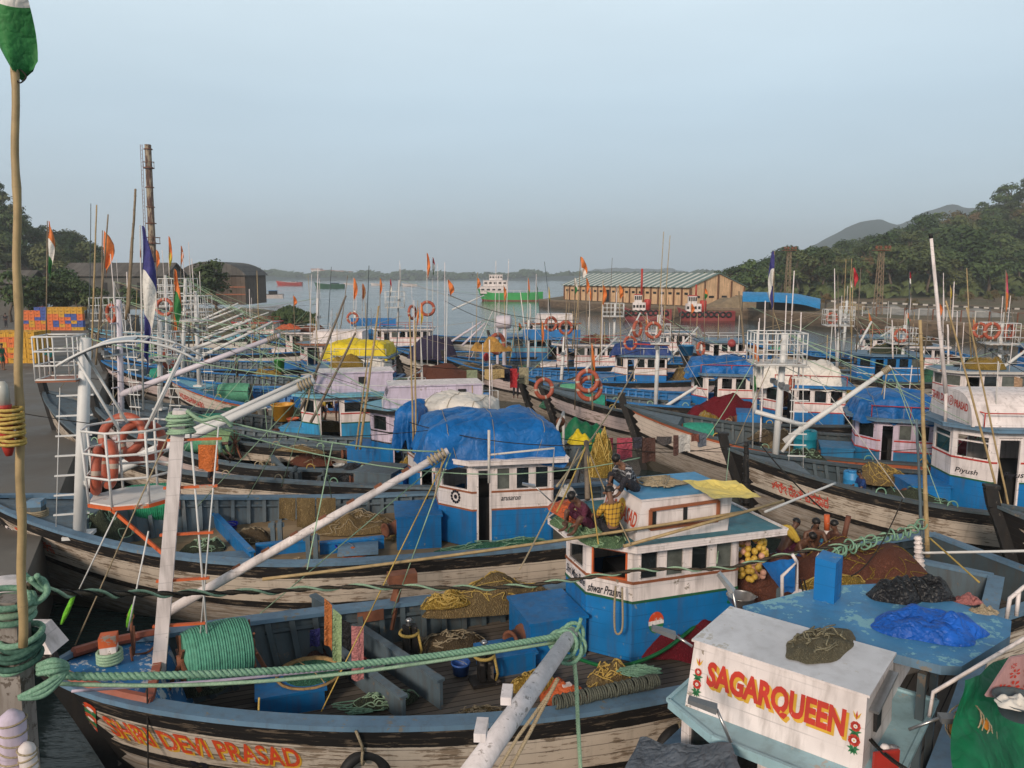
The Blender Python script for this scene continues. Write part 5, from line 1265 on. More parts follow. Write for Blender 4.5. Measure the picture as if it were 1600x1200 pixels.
# forested hill, right
def px_at(x, Y): return (x-800)/FPX*Y  # metres right of the camera for a picture column at distance Y
def sky_h(u):
    "ridge height of the right hill, u in photograph columns"
    K = [(1060, 1), (1130, 3), (1200, 6), (1290, 11), (1350, 16.5), (1400, 21), (1450, 26), (1510, 30), (1540, 36), (1600, 41), (1700, 48), (1900, 66), (2200, 72)]
    for a, b_ in zip(K, K[1:]):
        if u <= b_[0]: return a[1]+(b_[1]-a[1])*max(0, (u-a[0])/(b_[0]-a[0]))
    return K[-1][1]
def hill_pt(U, w):
    u = 1040+1160*U; Y0 = 232+30*math.sin(u*.004); Y1 = 430; Y = Y0+(Y1-Y0)*w
    h = 2.+(max(0, sky_h(u)*1.0-5))*(math.sin(min(1, w/.8)*PI/2)**1.05 if w < .8 else 1-(w-.8)*1.2)
    h += 3*nz((u*.02, Y*.02, 0), 1, 3)*min(1, w*4)*min(1, U*6)
    return V((px_at(u, Y)*1.0, Y, h))
m = MB(); m.grid(hill_pt, 44, 18, 0, True); o = m.build('hill', [plain('forest_floor', (.035, .045, .022), .95, .5, .2)], None, False); o['kind'] = 'structure'
kinds = ['broad dark green tree in the forest on the right hill', 'mid green bushy tree in the forest on the right hill', 'olive green tree in the forest on the right hill']
cnt = 0
for row, w in enumerate((.03, .12, .22, .33, .45, .58, .72, .84)):
    n = 32 if row else 34
    for i in range(n):
        U = (i+rnd.random())/n*.62+.02
        p = hill_pt(U, max(0., min(.98, w+rnd.uniform(-.05, .05))))
        if (p.x/p.y*FPX+800) > 1660 and rnd.random() < .75: continue
        k = rnd.randrange(6) if rnd.random() > .07 else 6
        px_ = p.x/p.y*FPX+800
        s_ = rnd.uniform(.95, 1.75)*(1.0 if row < 6 else 1.12)*min(1, .42+max(0, px_-1080)/260)
        if rnd.random() < .05 and px_ > 1300: s_ *= 1.3
        plant(TREES[k], p-V((0, 0, .6)), s_, None, 'dry ochre tree standing out in the forest on the right hill' if k == 6 else kinds[k % 3], 'trees of the right hill forest', rnd.uniform(.75, 1.0)); cnt += 1
for x, Y in ((1288, 300), (1300, 310), (1335, 330), (1320, 300), (1375, 320)):
    U = (x-1040)/1160; p = hill_pt(U, .62); plant(PALM, p-V((0, 0, 3.)), 1.5, None, 'palm crown rising above the lower shoulder of the right hill forest', 'palms on the right hill')
# undergrowth: nobody could count it
t = MB(); q = random.Random(4)
for i in range(7000):
    U, w = q.random()*.66, q.random()*.9; p = hill_pt(U, w)+V((q.uniform(-3, 3), q.uniform(-3, 3), q.uniform(0, 3.0))); s_ = q.uniform(.8, 2.0)
    nrm = V((q.gauss(0, .6), q.gauss(0, .6)-.5, .9)).normalized(); x = nrm.orthogonal(); y = nrm.cross(x)
    t.add([p-x*s_, p-y*s_*.7, p+x*s_, p+y*s_*.7, p+nrm*s_*.4], [(0, 1, 4), (1, 2, 4), (2, 3, 4), (3, 0, 4)], 0)
o = t.build('undergrowth', [LEAF], None, False); tag(o, 'dense green undergrowth filling the right hill forest', None, None, 'stuff')
# far blue hills
HILLM = plain('haze_tinted_far_hill', (.028, .058, .062), .95, .3, .01)  # green pushed towards blue: distance haze mixed into the base colour
def far_hill(name, Y, K, depth):
    m = MB()
    def f(u, v):
        i = u*(len(K)-1); j = min(len(K)-2, int(i)); t = i-j
        x = K[j][0]+(K[j+1][0]-K[j][0])*t; y = K[j][1]+(K[j+1][1]-K[j][1])*t
        top = at_Y(x, y, Y); w = 1-abs(2*v-1)
        return V((top.x*(1+.3*(v-.5)*depth/Y), Y+(v-.5)*depth, max(-1, (top.z+1.2*nz((u*40, v*8, 0), 1, 5)*Y/600)*w**.8-1*(1-w))))
    m.grid(f, 60, 12, 0, True); o = m.build(name, [HILLM], None, False); o['kind'] = 'structure'
far_hill('hill', 1500, [(1090, 430), (1180, 412), (1250, 392), (1300, 368), (1345, 346), (1375, 342), (1400, 352), (1420, 345), (1450, 328), (1485, 320), (1520, 326), (1560, 318), (1620, 300), (1720, 290), (1900, 330)], 900)
far_hill('hill', 2600, [(860, 434), (900, 428), (930, 421), (965, 418), (1000, 420), (1040, 419), (1075, 425), (1130, 430), (1240, 434)], 700)
# far shore: low land, tree line, town
m = MB(); m.grid(lambda u, v: V((-900+2100*u, 1450+500*v+60*math.sin(u*23)+30*math.sin(u*61), -1+9*min(1, v*4))), 80, 8, 0, True); o = m.build('far_shore', [HILLM], None, False); o['kind'] = 'structure'
t = MB(); q = random.Random(9)
for i in range(9000):
    x = q.uniform(-900, 560); Y = q.uniform(1500, 1640); u = x/1500
    hh = 11+9*nz((x*.02, 0, 0), 1, 8)+5*nz((x*.07, 0, 0), 1, 2)
    p = V((x, Y, 2+max(4, hh)*q.random()**.6)); s_ = q.uniform(4, 8)
    nrm = V((q.gauss(0, .5), q.gauss(0, .5)-.5, .9)).normalized(); X = nrm.orthogonal(); y = nrm.cross(X)
    t.add([p-X*s_, p-y*s_*.7, p+X*s_, p+y*s_*.7, p+nrm*s_*.4], [(0, 1, 4), (1, 2, 4), (2, 3, 4), (3, 0, 4)], 0)
o = t.build('treeline', [LEAF2], None, False); tag(o, 'hazy tree line along the far shore', None, None, 'stuff')
WALLW = plain('far_white_wall', (.62, .55, .52), .8, .15, .1); WALLR = plain('far_red_roof', (.42, .15, .10), .8, .15, .1)
i = 0
for x0, x1, yt, yb in ((488, 503, 421, 430), (503, 521, 423, 430), (521, 536, 424, 430), (536, 550, 425, 431), (690, 704, 440, 443), (612, 640, 440, 444), (716, 740, 440, 444)):
    Y = 1490 if yb > 440 else 1600; a, b_ = at_Y(x0, yb, Y), at_Y(x1, yt, Y); i += 1
    far = yb < 440
    e = thing('far_building', ('wide white block with red roof edge above the far tree line, number %s' % i) if False else None, 'building', ((a.x+b_.x)/2, Y, max(0, a.z-8)))
    w, h = b_.x-a.x-1.0, b_.z-max(0, a.z-8); m = MB(); m.box((0, 0, h/2), (w, 22, h)); m.build('wall', [WALLW], e); m = MB(); m.prism([(-w/2-.6, -11.6), (w/2+.6, -11.6), (w/2+.6, 11.6), (-w/2-.6, 11.6)], h, h+1.6); m.build('roof', [WALLR], e)
    m = MB()
    for k in range(6): m.box((-w/2+w*(k+.5)/6, -11.03, h*.72), (w*.06, .1, h*.16))
    m.build('window_row', [DARK], e)
    tag(e, 'pale red-roofed block standing above the far tree line' if far else 'low pale shed at the foot of the far shore', None, 'pale blocks on the far shore' if far else 'low sheds on the far shore')

# ================= left land: hill, sheds, chimney =================
def lh_h(px): return 1.4*25*math.exp(-((px+30)/85.)**2)+10*math.exp(-((px-125)/42.)**2)+5*math.exp(-((px-70)/40.)**2)
def lh(u, v):
    px = -420+620*u; Y = 172+150*v
    return V((px_at(px, Y), Y, 1.9+(lh_h(px)-2)*(math.sin(min(1, v/.6)*PI/2) if v < .6 else 1-.8*(v-.6))))
m = MB(); m.grid(lh, 40, 16, 0, True); o = m.build('hill', [plain('red_earth_slope', (.08, .06, .04), .95, .4, .15)], None, False); o['kind'] = 'structure'
for i in range(80):
    px = rnd.uniform(-70, 172); v = rnd.uniform(.0, .72); p = lh((px+420)/620, v)
    plant(TREES[rnd.randrange(6)], p-V((0, 0, .8)), rnd.uniform(.8, 1.3), None, 'leafy green tree on the small hill behind the left sheds', 'trees on the left hill', .9)
for x, y, s_, lb in ((338, 462, .82, 'round bushy tree beside the brown sheet-metal shed'), (80, 462, .5, 'young green tree in front of the long grey shed roof'), (265, 425, .55, 'small tree between the rusty chimney and the brown shed')):
    Y = 118 if x == 338 else 105 if x == 80 else 158; p = at_Y(x, y, Y); plant(TREES[2], V((p.x, Y, 1.9)), s_, None, lb)
SHEETR = planks('grey_corrugated_roof', (.085, .08, .075), (.14, .13, .12), 1.1, 'X', None, .08); SHEETB = planks('brown_corrugated_wall', (.085, .06, .045), (.13, .10, .08), 1.0, 'X', None, .1); SHEETG = plain('grey_shed_wall', (.09, .088, .08), .85, .25, .4)
def shed(label, x0, x1, Y, ytop, yeave, depth, wall, roof, z0=1.98, rz=0., skew=0., nwin=0):
    a, b_ = at_Y(x0, yeave, Y), at_Y(x1, yeave, Y); rid = at_Y((x0+x1)/2, ytop, Y+depth/2).z; w = b_.x-a.x
    e = thing('shed', label, 'shed', ((a.x+b_.x)/2, Y+depth/2, z0), rz); he = a.z-z0; hr = rid-z0
    m = MB(); m.box((0, 0, he/2), (w, depth, he)); 
    for s_ in (-1, 1): m.add([(s_*w/2, -depth/2, he), (s_*w/2, depth/2, he), (s_*w/2, 0, hr)], [(0, 1, 2)])
    wl = m.build('wall', [wall], e, False); m = MB(); o_ = .6
    for s_ in (-1, 1): m.hexa([V((-w/2-o_, s_*(depth/2+o_), he-.1)), V((w/2+o_, s_*(depth/2+o_), he-.1)), V((w/2+o_, 0, hr)), V((-w/2-o_, 0, hr)), V((-w/2-o_, s_*(depth/2+o_), he+.08)), V((w/2+o_, s_*(depth/2+o_), he+.08)), V((w/2+o_, 0, hr+.18)), V((-w/2-o_, 0, hr+.18))])
    m.build('roof', [roof], e)
    for k in range(nwin):
        m = MB(); m.box((-w/2+w*(k+.5)/nwin, -depth/2-.02, he*.5), (w*.25/nwin, .1, he*.6)); m.build('opening', [DARK], wl)
    return e
shed('long low shed with dark grey corrugated roof below the left hill', 95, 262, 140, 412, 431, 7, SHEETG, SHEETR, 1.98, R(-4), 0, 6)
shed('small dark roofed shed behind the stacked crates at the left edge', -60, 40, 118, 424, 442, 5, SHEETG, SHEETR, 1.98, 0, 0, 3)
# brown shed with rounded roof
e = thing('round_roofed_shed', 'brown sheet-metal shed with a shallow rounded grey roof near the spit', 'shed', at_h(332, 462, 1.9)+V((0, 0, 0))); e.location = (at_Y(332, 440, 165).x, 172, 1.9)
hw_ = 6.9; he = at_Y(332, 430, 165).z-1.9; m = MB(); m.box((0, 0, he/2), (2*hw_, 14, he)); wl = m.build('wall', [SHEETB], e)
m = MB(); rr = at_Y(320, 409, 172).z-1.9-he
m.grid(lambda u, v: V(((2*u-1)*(hw_+.5), (2*v-1)*7.6, he-.05+rr*(1-abs(2*u-1)**2.2)**.8)), 16, 4, 0, True); m.grid(lambda u, v: V(((2*u-1)*(hw_+.5), -7.6, he-.05+v*rr*(1-abs(2*u-1)**2.2)**.8)), 16, 2, 0, False); m.build('roof', [SHEETR], e, False)
m = MB()
for zz in (.35, .6): m.box((0, -7.05, he*zz), (2*hw_+.1, .12, .25))
m.build('wall_band', [TRIMB], wl)
# rusty chimney
e = thing('chimney', 'tall rusty steel chimney with ring platforms behind the left sheds', 'chimney', (at_Y(238, 420, 150).x, 150, 1.98)); m = MB(); H = at_Y(231, 226, 150).z-1.98; dx = at_Y(231, 226, 150).x-at_Y(238, 420, 150).x
CHM, nt, b = start('chimney_rust'); v = co(nt); n = noi(nt, co(nt, 'Object', (2.5, 2.5, .5)), 1.1, 6, .7); n2 = noi(nt, v, .16, 2)
c = mixc(nt, rng(nt, n, .35, .6), (.055, .028, .02), (.15, .075, .05)); c = mixc(nt, rng(nt, M_(nt, 'ADD', n, M_(nt, 'MULTIPLY', n2, .6)), .80, .9), c, (.32, .26, .18)); fin(nt, b, c, .85, n, .4, .05)
m.tube([(dx*t, 0, H*t) for t in (0, .06, .14, .3, .6, 1)], [1.5, 1.35, .85, .68, .62, .58], 16, 0, False); m.tube([(dx, 0, H), (dx, 0, H-2)], .5, 16, 1); m.build('stack', [CHM, DARK], e, False)
for t in (.29, .40, .52, .62, .74, .86, .97):
    m = MB(); r = .95 if t == .52 else .80
    if t == .29: r = 1.0
    m.lathe([(.55, 0), (r, 0), (r, .16), (.55, .16)], 16, (dx*t, 0, H*t), 0, None, False, False)
    if t == .40 or t == .86:
        r2 = 1.5 if t == .40 else 1.0; m.lathe([(.6, 0), (r2, 0), (r2, .1), (.6, .1)], 16, (dx*t, 0, H*t-.1), 0, None, False, False); m.torus((dx*t, 0, H*t+1.1), r2, .05, None, 16, 5)
        for k in range(8): m.tube([(dx*t+r2*math.cos(k*PI/4), r2*math.sin(k*PI/4), H*t), (dx*t+r2*math.cos(k*PI/4), r2*math.sin(k*PI/4), H*t+1.1)], .04, 4)
    m.build('platform_ring', [RUST], e)
m = MB(); m.tube([(-.95, -.3, 1), (dx-.95, -.3, H)], .05, 4); m.tube([(-1.3, -.3, 1), (dx-1.3, -.3, H)], .05, 4)
for k in range(40): t = .05+.94*k/39; m.tube([(dx*t-.95, -.3, H*t), (dx*t-1.3, -.3, H*t)], .03, 4)
m.build('ladder', [RUST], e)
# sandy spit with grass
m = MB()
def spit(u, v):
    a = at_h(300+200*u, 500, 0); Yb = 92+75*v; x = px_at(268+225*u, Yb) 
    w = math.sin(PI*min(1, max(0, v)))**.6*(1-max(0, (u-.55)/.45)**2)
    return V((x, Yb, -.6+2.9*w+.3*nz((x*.3, Yb*.3, 0), 1, 2)))
m.grid(spit, 30, 20, 0, True); o = m.build('spit', [EARTH], None, False); o['kind'] = 'structure'
t = MB(); q = random.Random(3)
for i in range(2600):
    p = at_Y(q.uniform(425, 494), 480, q.uniform(105, 128)); x = 800+p.x/p.y*FPX
    z = 1.2+1.5*math.exp(-((x-455)/22.)**2)*q.random()+.3; s_ = q.uniform(.15, .4); a = q.uniform(0, 6.3); d = V((math.cos(a), math.sin(a), 0))
    p.z = z; t.add([p-d*s_, p+d*s_, p+V((0, 0, s_*1.4))+d*s_*.4], [(0, 1, 2)], 0)
o = t.build('grass', [LEAF2], None, False); tag(o, 'green scrub on the tip of the sandy spit', None, None, 'stuff')

# ================= warehouse and right bank =================
a, b_ = V((13.6, 200, 1.98)), V((36.2, 157, 1.98)); ax = (b_-a).normalized(); Lw = (b_-a).length; nx = V((-ax.y, ax.x, 0)); Ww = 14.5
e = thing('warehouse', 'long ochre warehouse with ribbed pale green roof on the far quay', 'warehouse', a, math.atan2(ax.y, ax.x)); he, hr = 3.9, 6.5
OCH = paint('ochre_wall', (.66, .43, .25), .06, (.25, .17, .1), .8, .6, .5); ROOFG, nt, b = start('ribbed_green_roof'); v = co(nt); sp = nt.nodes.new('ShaderNodeSeparateXYZ'); nt.links.new(v, sp.inputs[0])
fr = M_(nt, 'FRACT', M_(nt, 'DIVIDE', sp.outputs[0], 2.35)); c = mixc(nt, M_(nt, 'LESS_THAN', fr, .42), (.13, .20, .185), (.60, .61, .56)); c = mixc(nt, rng(nt, noi(nt, co(nt, 'Object', (.3, 1, 1)), .8, 4), .5, .75, 0, .5), c, (.20, .22, .18)); fin(nt, b, c, .6, fr, .2, .05)
m = MB(); m.box((Lw/2, Ww/2, he/2), (Lw, Ww, he)); m.hexa([V((Lw-.2, 0, he)), V((Lw, 0, he)), V((Lw, Ww, he)), V((Lw-.2, Ww, he)), V((Lw-.2, Ww/2-.1, hr)), V((Lw, Ww/2-.1, hr)), V((Lw, Ww/2+.1, hr)), V((Lw-.2, Ww/2+.1, hr))]); wl = m.build('wall', [OCH], e)
m = MB(); o_ = .7
for s_ in (0, 1):
    y0, y1 = (-o_, Ww/2) if s_ == 0 else (Ww+o_, Ww/2); m.hexa([V((-.6, y0, he-.25)), V((Lw+.4, y0, he-.25)), V((Lw+.4, y1, hr)), V((-.6, y1, hr)), V((-.6, y0, he-.12)), V((Lw+.4, y0, he-.12)), V((Lw+.4, y1, hr+.13)), V((-.6, y1, hr+.13))])
m.build('roof', [ROOFG], e)
for k in range(20):
    m = MB(); m.box((Lw*k/19, -.12, he/2-.1), (.35, .25, he-.2)); m.build('pilaster', [paint('dark_ochre', (.16, .08, .045), .0, (.2, .2, .2), .8, .3)], e)
for k in range(19):
    x = Lw*(k+.5)/19
    if k == 7: continue
    m = MB(); m.box((x, -.05, he*.62), (.95, .12, .45)); m.build('window', [DARK], wl)
m = MB(); m.box((Lw*7.5/19, -.06, 1.4), (1.5, .14, 2.8)); m.build('door', [DARK], e)
for y in (0, .25, .5, .75, 1):
    m = MB(); h_ = he+(hr-he)*(1-abs(2*y-1))-.25; m.box((Lw+.1, Ww*y, h_/2), (.2, .35, h_)); m.build('gable_pilaster', [MATS['dark_ochre']], e)
for y in (.12, .38, .62, .88):
    m = MB(); m.box((Lw+.05, Ww*y, he*.45), (.12, 1.3, .4)); m.build('window', [DARK], wl)
TANST = plain('tan_rusted_steel', (.25, .18, .12), .8, .3)
def lattice(label, px, ytop, ybase, Y, w=1.1, head=True):
    p = at_Y(px, ybase, Y); H = at_Y(px, ytop, Y).z-1.9; e = thing('lattice_mast', label, 'mast', (p.x, Y, 1.9)); m = MB()
    wd = lambda t: w*(1-.45*t)
    for i in range(12):
        t0, t1 = i/12, (i+1)/12
        for sx, sy in ((-1, -1), (1, -1), (1, 1), (-1, 1)):
            m.beam((sx*wd(t0)/2, sy*wd(t0)/2, H*t0), (sx*wd(t1)/2, sy*wd(t1)/2, H*t1), .08, .08)
        for (sx, sy), (tx, ty) in (((-1, -1), (1, -1)), ((1, -1), (1, 1)), ((1, 1), (-1, 1)), ((-1, 1), (-1, -1))):
            m.beam((sx*wd(t0)/2, sy*wd(t0)/2, H*t0), (tx*wd(t1)/2, ty*wd(t1)/2, H*t1), .04, .04); m.beam((sx*wd(t1)/2, sy*wd(t1)/2, H*t1), (tx*wd(t1)/2, ty*wd(t1)/2, H*t1), .04, .04)
    m.build('lattice_frame', [TANST], e)
    if head:
        m = MB(); m.box((0, 0, H+.1), (2.3, 1.6, .12)); m.build('head_platform', [RUST], e); 
        for x in (-1, -.4, .4, 1): m = MB(); m.box((x, -.5, H+.55), (.35, .3, .45)); m.build('lamp_box', [RUST], e)
lattice('rusty lattice light mast nearer the warehouse', 1230, 392, 458, 150, 1.0); lattice('tall rusty lattice light mast before the right forest', 1371, 392, 488, 122, 1.05)
# blue shelter
m = MB(); A0 = at_h(1162, 478, 2.0); 
def shel(u, v):
    x = at_Y(1160+122*u, 470, 132+10*v).x; t = 2*v-1; 
    return V((x, 132+10*v, 2.9+2.3*(1-.75*(v-.55)**2*3)-1.2*u**3+.10*nz((u*6, v*4, 0), 1, 2)))
e = thing('tarpaulin_shelter', 'low shelter roofed with bright blue tarpaulin on the far right quay', 'shelter', (0, 0, 0)); m.grid(shel, 20, 12, 0, True); c0 = shel(.5, .5); c0.z = 2.0; m.v = [tuple(V(v)-c0) for v in m.v]; e.location = c0
BT = cloth('bright_blue_tarpaulin', (.02, .26, .58), 1.2, .75, .5, .5); m.build('tarpaulin_roof', [BT], e, False); m = MB()  # shelter cloth is a lighter blue than the boat tarpaulins
for u in (0, .33, .66, 1):
    for v in (0, 1): p = shel(u, v)-c0; m.tube([(p.x, p.y, 0), p], .08, 6)
m.box((1.5, 2.0, .8), (9, 5, 1.6)); m.beam((-6, 0, .3), (6, 0, .3), .08, .08); m.build('shelter_posts', [plain('shelter_dark', (.06, .05, .04), .8)], e)
# quayside fence, pipe barrier, covered heaps
for k in range(13):
    x = 1325+22*k; p = at_h(x, 493+.055*(x-1325), 2.0); m = MB(); m.beam(p, p+V((0, 0, 1.5)), .12, .12); m.beam(p+V((0, 0, 1.45)), at_h(x+22, 493+.055*(x-1303), 2.0)+V((0, 0, 1.45)), .05, .06)
    tag(m.build('fence_post', [STEEL2 if k % 2 else RUST]), 'rusty fence post and rail on the right quay edge', 'fence', 'fence along the right quay')
bars = MB(); pts = [at_Y(x, y, 125) for x, y in ((1290, 470), (1340, 473), (1400, 474), (1460, 477), (1540, 481), (1640, 484))]; pts = resample(pts, 44)
for i in range(44): bars.beam(pts[i], pts[i+1], .28, .28, i % 2)
for i in range(0, 44, 4): bars.beam((pts[i].x, pts[i].y, 1.95), pts[i], .15, .15, 0)
tag(bars.build('barrier_rail', [plain('barrier_black', (.05, .045, .04), .7), plain('barrier_white', (.45, .42, .38), .7)]), 'black and white banded barrier rail at the foot of the forest', 'barrier')
for i, (x, y, rx, h_) in enumerate(((1388, 490, 4.2, 1.3), (1450, 492, 5.5, 1.1), (1520, 495, 5.5, 1.0), (1330, 484, 3.5, 1.5))):
    p = at_h(x, y, 2.0); mound('covered_heap', p, rx, 2.2, h_, plain('grey_cover', (.22, .22, .21), .8, .3, 1.) if i < 3 else plain('sand_heap', (.22, .17, .11), .9, .3, 1.), ['low grey sheeted heap right of the tall lattice mast', 'grey sheeted heap behind the quay fence', 'farthest right grey sheeted heap on the quay', 'sandy heap left of the tall lattice mast'][i], 'heap', None, 0, i)
p = at_Y(1150, 470, 150); mound('sand_heap', V((p.x, 150, 1.95)), 6, 4, 2.0, MATS['sand_heap'], 'grey-brown sand heap beside the warehouse gable', 'heap', None, 0, 8)
for i in range(26):
    x = rnd.uniform(1165, 1640); p = at_Y(x, 480, rnd.uniform(138, 210)); plant(TREES[6 if rnd.random() < .45 else 1], V((p.x, p.y, 1.7)), rnd.uniform(.22, .38), None, 'low dry bush at the foot of the right forest', 'bushes at the foot of the right forest')

# ================= ships =================
def ship(label, px, py, px1, heading, L, col, low, bridge, kind='coaster', name='cargo_ship', H=2.6):
    p = at_h(px, py, 0); q = at_h(px1, py, 0); L = L or (q-p).length; e = thing(name, label, 'ship' if name != 'tugboat' else 'tugboat', ((p.x+q.x)/2, (p.y+q.y)/2, 0), heading); hb = L*.13
    m = MB()
    def f(u, v, sd):
        x = -L/2+L*u; t = u; b_ = hb*(min(1, (t/.22))**.6 if t < .22 else 1-.25*max(0, (t-.85)/.15)); s_ = H*(1+.55*max(0, 1-t/.25)**1.5+.12*max(0, (t-.8)/.2))
        return V((x+(.08*L*v*max(0, 1-t/.25)), sd*b_*(1-.25*v*max(0, 1-t/.4)), s_*(1-v)-.3*v))
    for sd in (-1, 1):
        m.grid(lambda u, v: f(u, v*.78, sd), 24, 4, 0, True); m.grid(lambda u, v: f(u, .78+v*.22, sd), 24, 2, 1, True)
    m.grid(lambda u, v: V((L/2, (2*u-1)*f(1, v, 1).y, f(1, v, 1).z)), 2, 4, 0, False)
    m.grid(lambda u, v: f(u, 0, 1).lerp(f(u, 0, -1), v)-V((0, 0, .35)), 24, 2, 2, False); m.build('hull', [col, low, plain('ship_deck', (.14, .10, .08), .8)], e, False)
    x0, zs = bridge, H*.9
    if kind == 'coaster':
        for i, (dx, w, d, h0, h1) in enumerate(((0, L*.42, hb*1.5, zs, zs+2.3), (.02*L, L*.36, hb*1.3, zs+2.3, zs+4.2), (.03*L, L*.2, hb*1.1, zs+4.2, zs+6.))):
            m = MB(); m.box((x0+dx, 0, (h0+h1)/2), (w, d, h1-h0)); m.box((x0+dx, 0, h1+.05), (w+.4, d+.4, .1)); o_ = m.build('deck_house', [WHITE], e)
            m = MB()
            for k in range(5): m.box((x0+dx-w*.4+w*.2*k, -d/2-.02, (h0+h1)/2+.15), (w*.11, .08, .5))
            m.build('window', [DARK], o_)
        m = MB(); m.tube([(x0+.03*L, 0, zs+6), (x0+.03*L, 0, zs+10.5)], .12, 6); m.beam((x0+.03*L, -1, zs+8.4), (x0+.03*L, 1, zs+8.4), .1, .1); m.build('signal_mast', [WHITE], e)
        m = MB(); m.tube([(L*.42, 0, zs), (L*.42, 0, zs+2.2)], .1, 6); m.box((L*.15, 0, H*.72), (L*.42, hb*1.2, .7)); m.build('hatch', [GREENP], e)
        m = MB()
        for k in range(9): m.tube([(L*(-.45+.1*k), -hb*.9, H*.9), (L*(-.45+.1*k), -hb*.9, H*.9+1.)], .05, 4)
        m.tube([(L*-.45, -hb*.9, H*.9+1), (L*.45, -hb*.9, H*.9+1)], .05, 4); m.build('guard_rail', [WHITE], e)
    else:
        m = MB(); m.box((x0, 0, zs+.8), (L*.26, hb*1.2, 1.6)); m.box((x0-.2, 0, zs+2.3), (L*.15, hb*1.0, 1.4)); m.box((x0-.2, 0, zs+3.05), (L*.17, hb*1.15, .12), 0, 1); o_ = m.build('deck_house', [WHITE, RED], e)
        m = MB()
        for k in range(4): m.box((x0-.2-L*.055+L*.037*k, -hb*.5-.02, zs+2.45), (L*.025, .08, .7))
        for k in range(4): m.box((x0-L*.1+L*.065*k, -hb*.6-.02, zs+.9), (.4, .08, .5))
        m.build('window', [DARK], o_); m = MB(); m.tube([(x0+.4, 0, zs+3), (x0+.4, 0, zs+(7.8 if kind == 'tug1' else 5))], .22 if kind == 'tug1' else .15, 6); m.build('mast', [RED], e)
        m = MB(); m.lathe([(.6, 0), (.6, 1.9), (.5, 2.)], 12, (x0+L*.17, 0, zs+.2)); m.build('funnel', [RED], e)
        for k in range(9):
            t = MB(); t.torus((-L*.42+L*.1*k, -hb*(1.04 if k else .75), H*.72), .42, .16, Matrix.Rotation(PI/2, 3, 'X'), 14, 6); t.build('tyre_fender', [BLACKR], e)
    return e
SHG = paint('ship_green', (.03, .33, .08), .08, (.2, .1, .06), .5, .3, .3); SHR = paint('ship_red', (.24, .04, .045), .12, (.2, .1, .08), .55, .4, .4); SHB = plain('ship_boot_red', (.20, .045, .035), .7)
ship('green cargo ship with white bridge at its bow on open water', 746, 470, 848, R(0), None, SHG, SHB, -5.2)
ship('red tugboat with a tall red mast before the ochre warehouse', 972, 499, 1048, R(-8), None, SHR, SHR, -1.4, 'tug1', 'tugboat', 1.7)
ship('red tugboat with white deckhouse and tyre fenders at the quay corner', 1058, 501, 1146, R(-6), None, SHR, SHB, -2.2, 'tug2', 'tugboat', 1.6)
def skiff(label, px, py, L, col, rz=0., cab=True, z=0., top=None, group=None):
    p = at_h(px, py, z); e = thing('small_boat', label, 'boat', (p.x, p.y, z), rz, group); hb = L*.15; H = L*.11; m = MB()
    def f(u, v, sd):
        t = u; b_ = hb*math.sin(PI*min(.78, max(.02, t)*.78+.0))**.7; return V((-L/2+L*u+L*.06*v*(1-u), sd*b_*(1-.4*v), H*(1+.7*(1-t)**3+.2*t**3)*(1-v)-.1*v))
    for sd in (-1, 1): m.grid(lambda u, v: f(u, v, sd), 16, 4, 0, True)
    m.grid(lambda u, v: f(u, .35, 1).lerp(f(u, .35, -1), v), 16, 2, 1, False); m.grid(lambda u, v: V((L/2, (2*u-1)*f(1, v, 1).y, f(1, v, 1).z)), 2, 3, 0, False); m.build('hull', [col, DGREY], e, False)
    m = MB()
    for sd in (-1, 1): m.tube([f(i/12, 0, sd) for i in range(13)], .05, 5)
    m.build('gunwale', [top or WHITE], e)
    if cab:
        m = MB(); m.box((L*.18, 0, H+.5), (L*.24, hb*1.3, 1.3)); m.box((L*.18, 0, H+1.2), (L*.30, hb*1.6, .1), 0, 1); o_ = m.build('cabin', [top or WHITE, BLUE], e); m = MB(); m.box((L*.18, -hb*.66, H+.75), (L*.18, .05, .4)); m.build('window', [DARK], o_)
    m = MB(); m.tube([(-L*.1, 0, H*.5), (-L*.1, 0, H+2.6)], .05, 5); m.build('mast', [STEEL2], e); return e
skiff('small red and white boat far out left of the green one', 452, 446, 22, RED, 0); skiff('small green boat far out near the left spit', 515, 450, 20, GREENP, 0, True, 0, GREENP)
skiff('long pale boat hauled out beside the brown shed', 345, 471, 11, SKYB, R(4), False, 2.0); skiff('small boat with white cabin hauled out left of the round bush', 316, 466, 9, SKYB, R(2), True, 2.0)
skiff('dark canopied boat beached on the sandy spit', 418, 466, 9, HULLG if False else WHITE, R(5), True, 1.6, DARK)
skiff('white boat laid up on the quay behind the crates', 58, 474, 8, WHITE, R(5), False, 2.0); skiff('teal boat laid up behind the crate stacks', 108, 470, 8, SKYB, R(-5), True, 2.0); skiff('dark hulled boat laid up near the long shed', 150, 466, 9, DGREY, R(6), True, 2.0)
for i, (x, y, L) in enumerate(((590, 446, 12), (640, 447, 12), (545, 445, 10))): skiff('tiny distant boat on the water below the far shore', x, y, L, WHITE, 0, False, 0, None, 'tiny distant boats')

for i in range(16):
    px = rnd.choice((rnd.uniform(0, 170), rnd.uniform(60, 300))); p = at_Y(px, 460, rnd.uniform(100, 112)); plant(TREES[rnd.randrange(6)], V((p.x, p.y, 1.7)), rnd.uniform(.45, .72), None, 'dark bush growing in front of the left sheds', 'bushes before the left sheds')
for px, L, col, lb in ((20, 9, DGREY, 'dark boat laid up at the left edge before the sheds'), (190, 8, WHITE, 'white boat laid up before the long shed, right of the teal one'), (235, 9, SKYB, 'pale blue boat laid up below the chimney')): skiff(lb, px, 474, L, col, R(rnd.uniform(-8, 8)), True, 2.0)
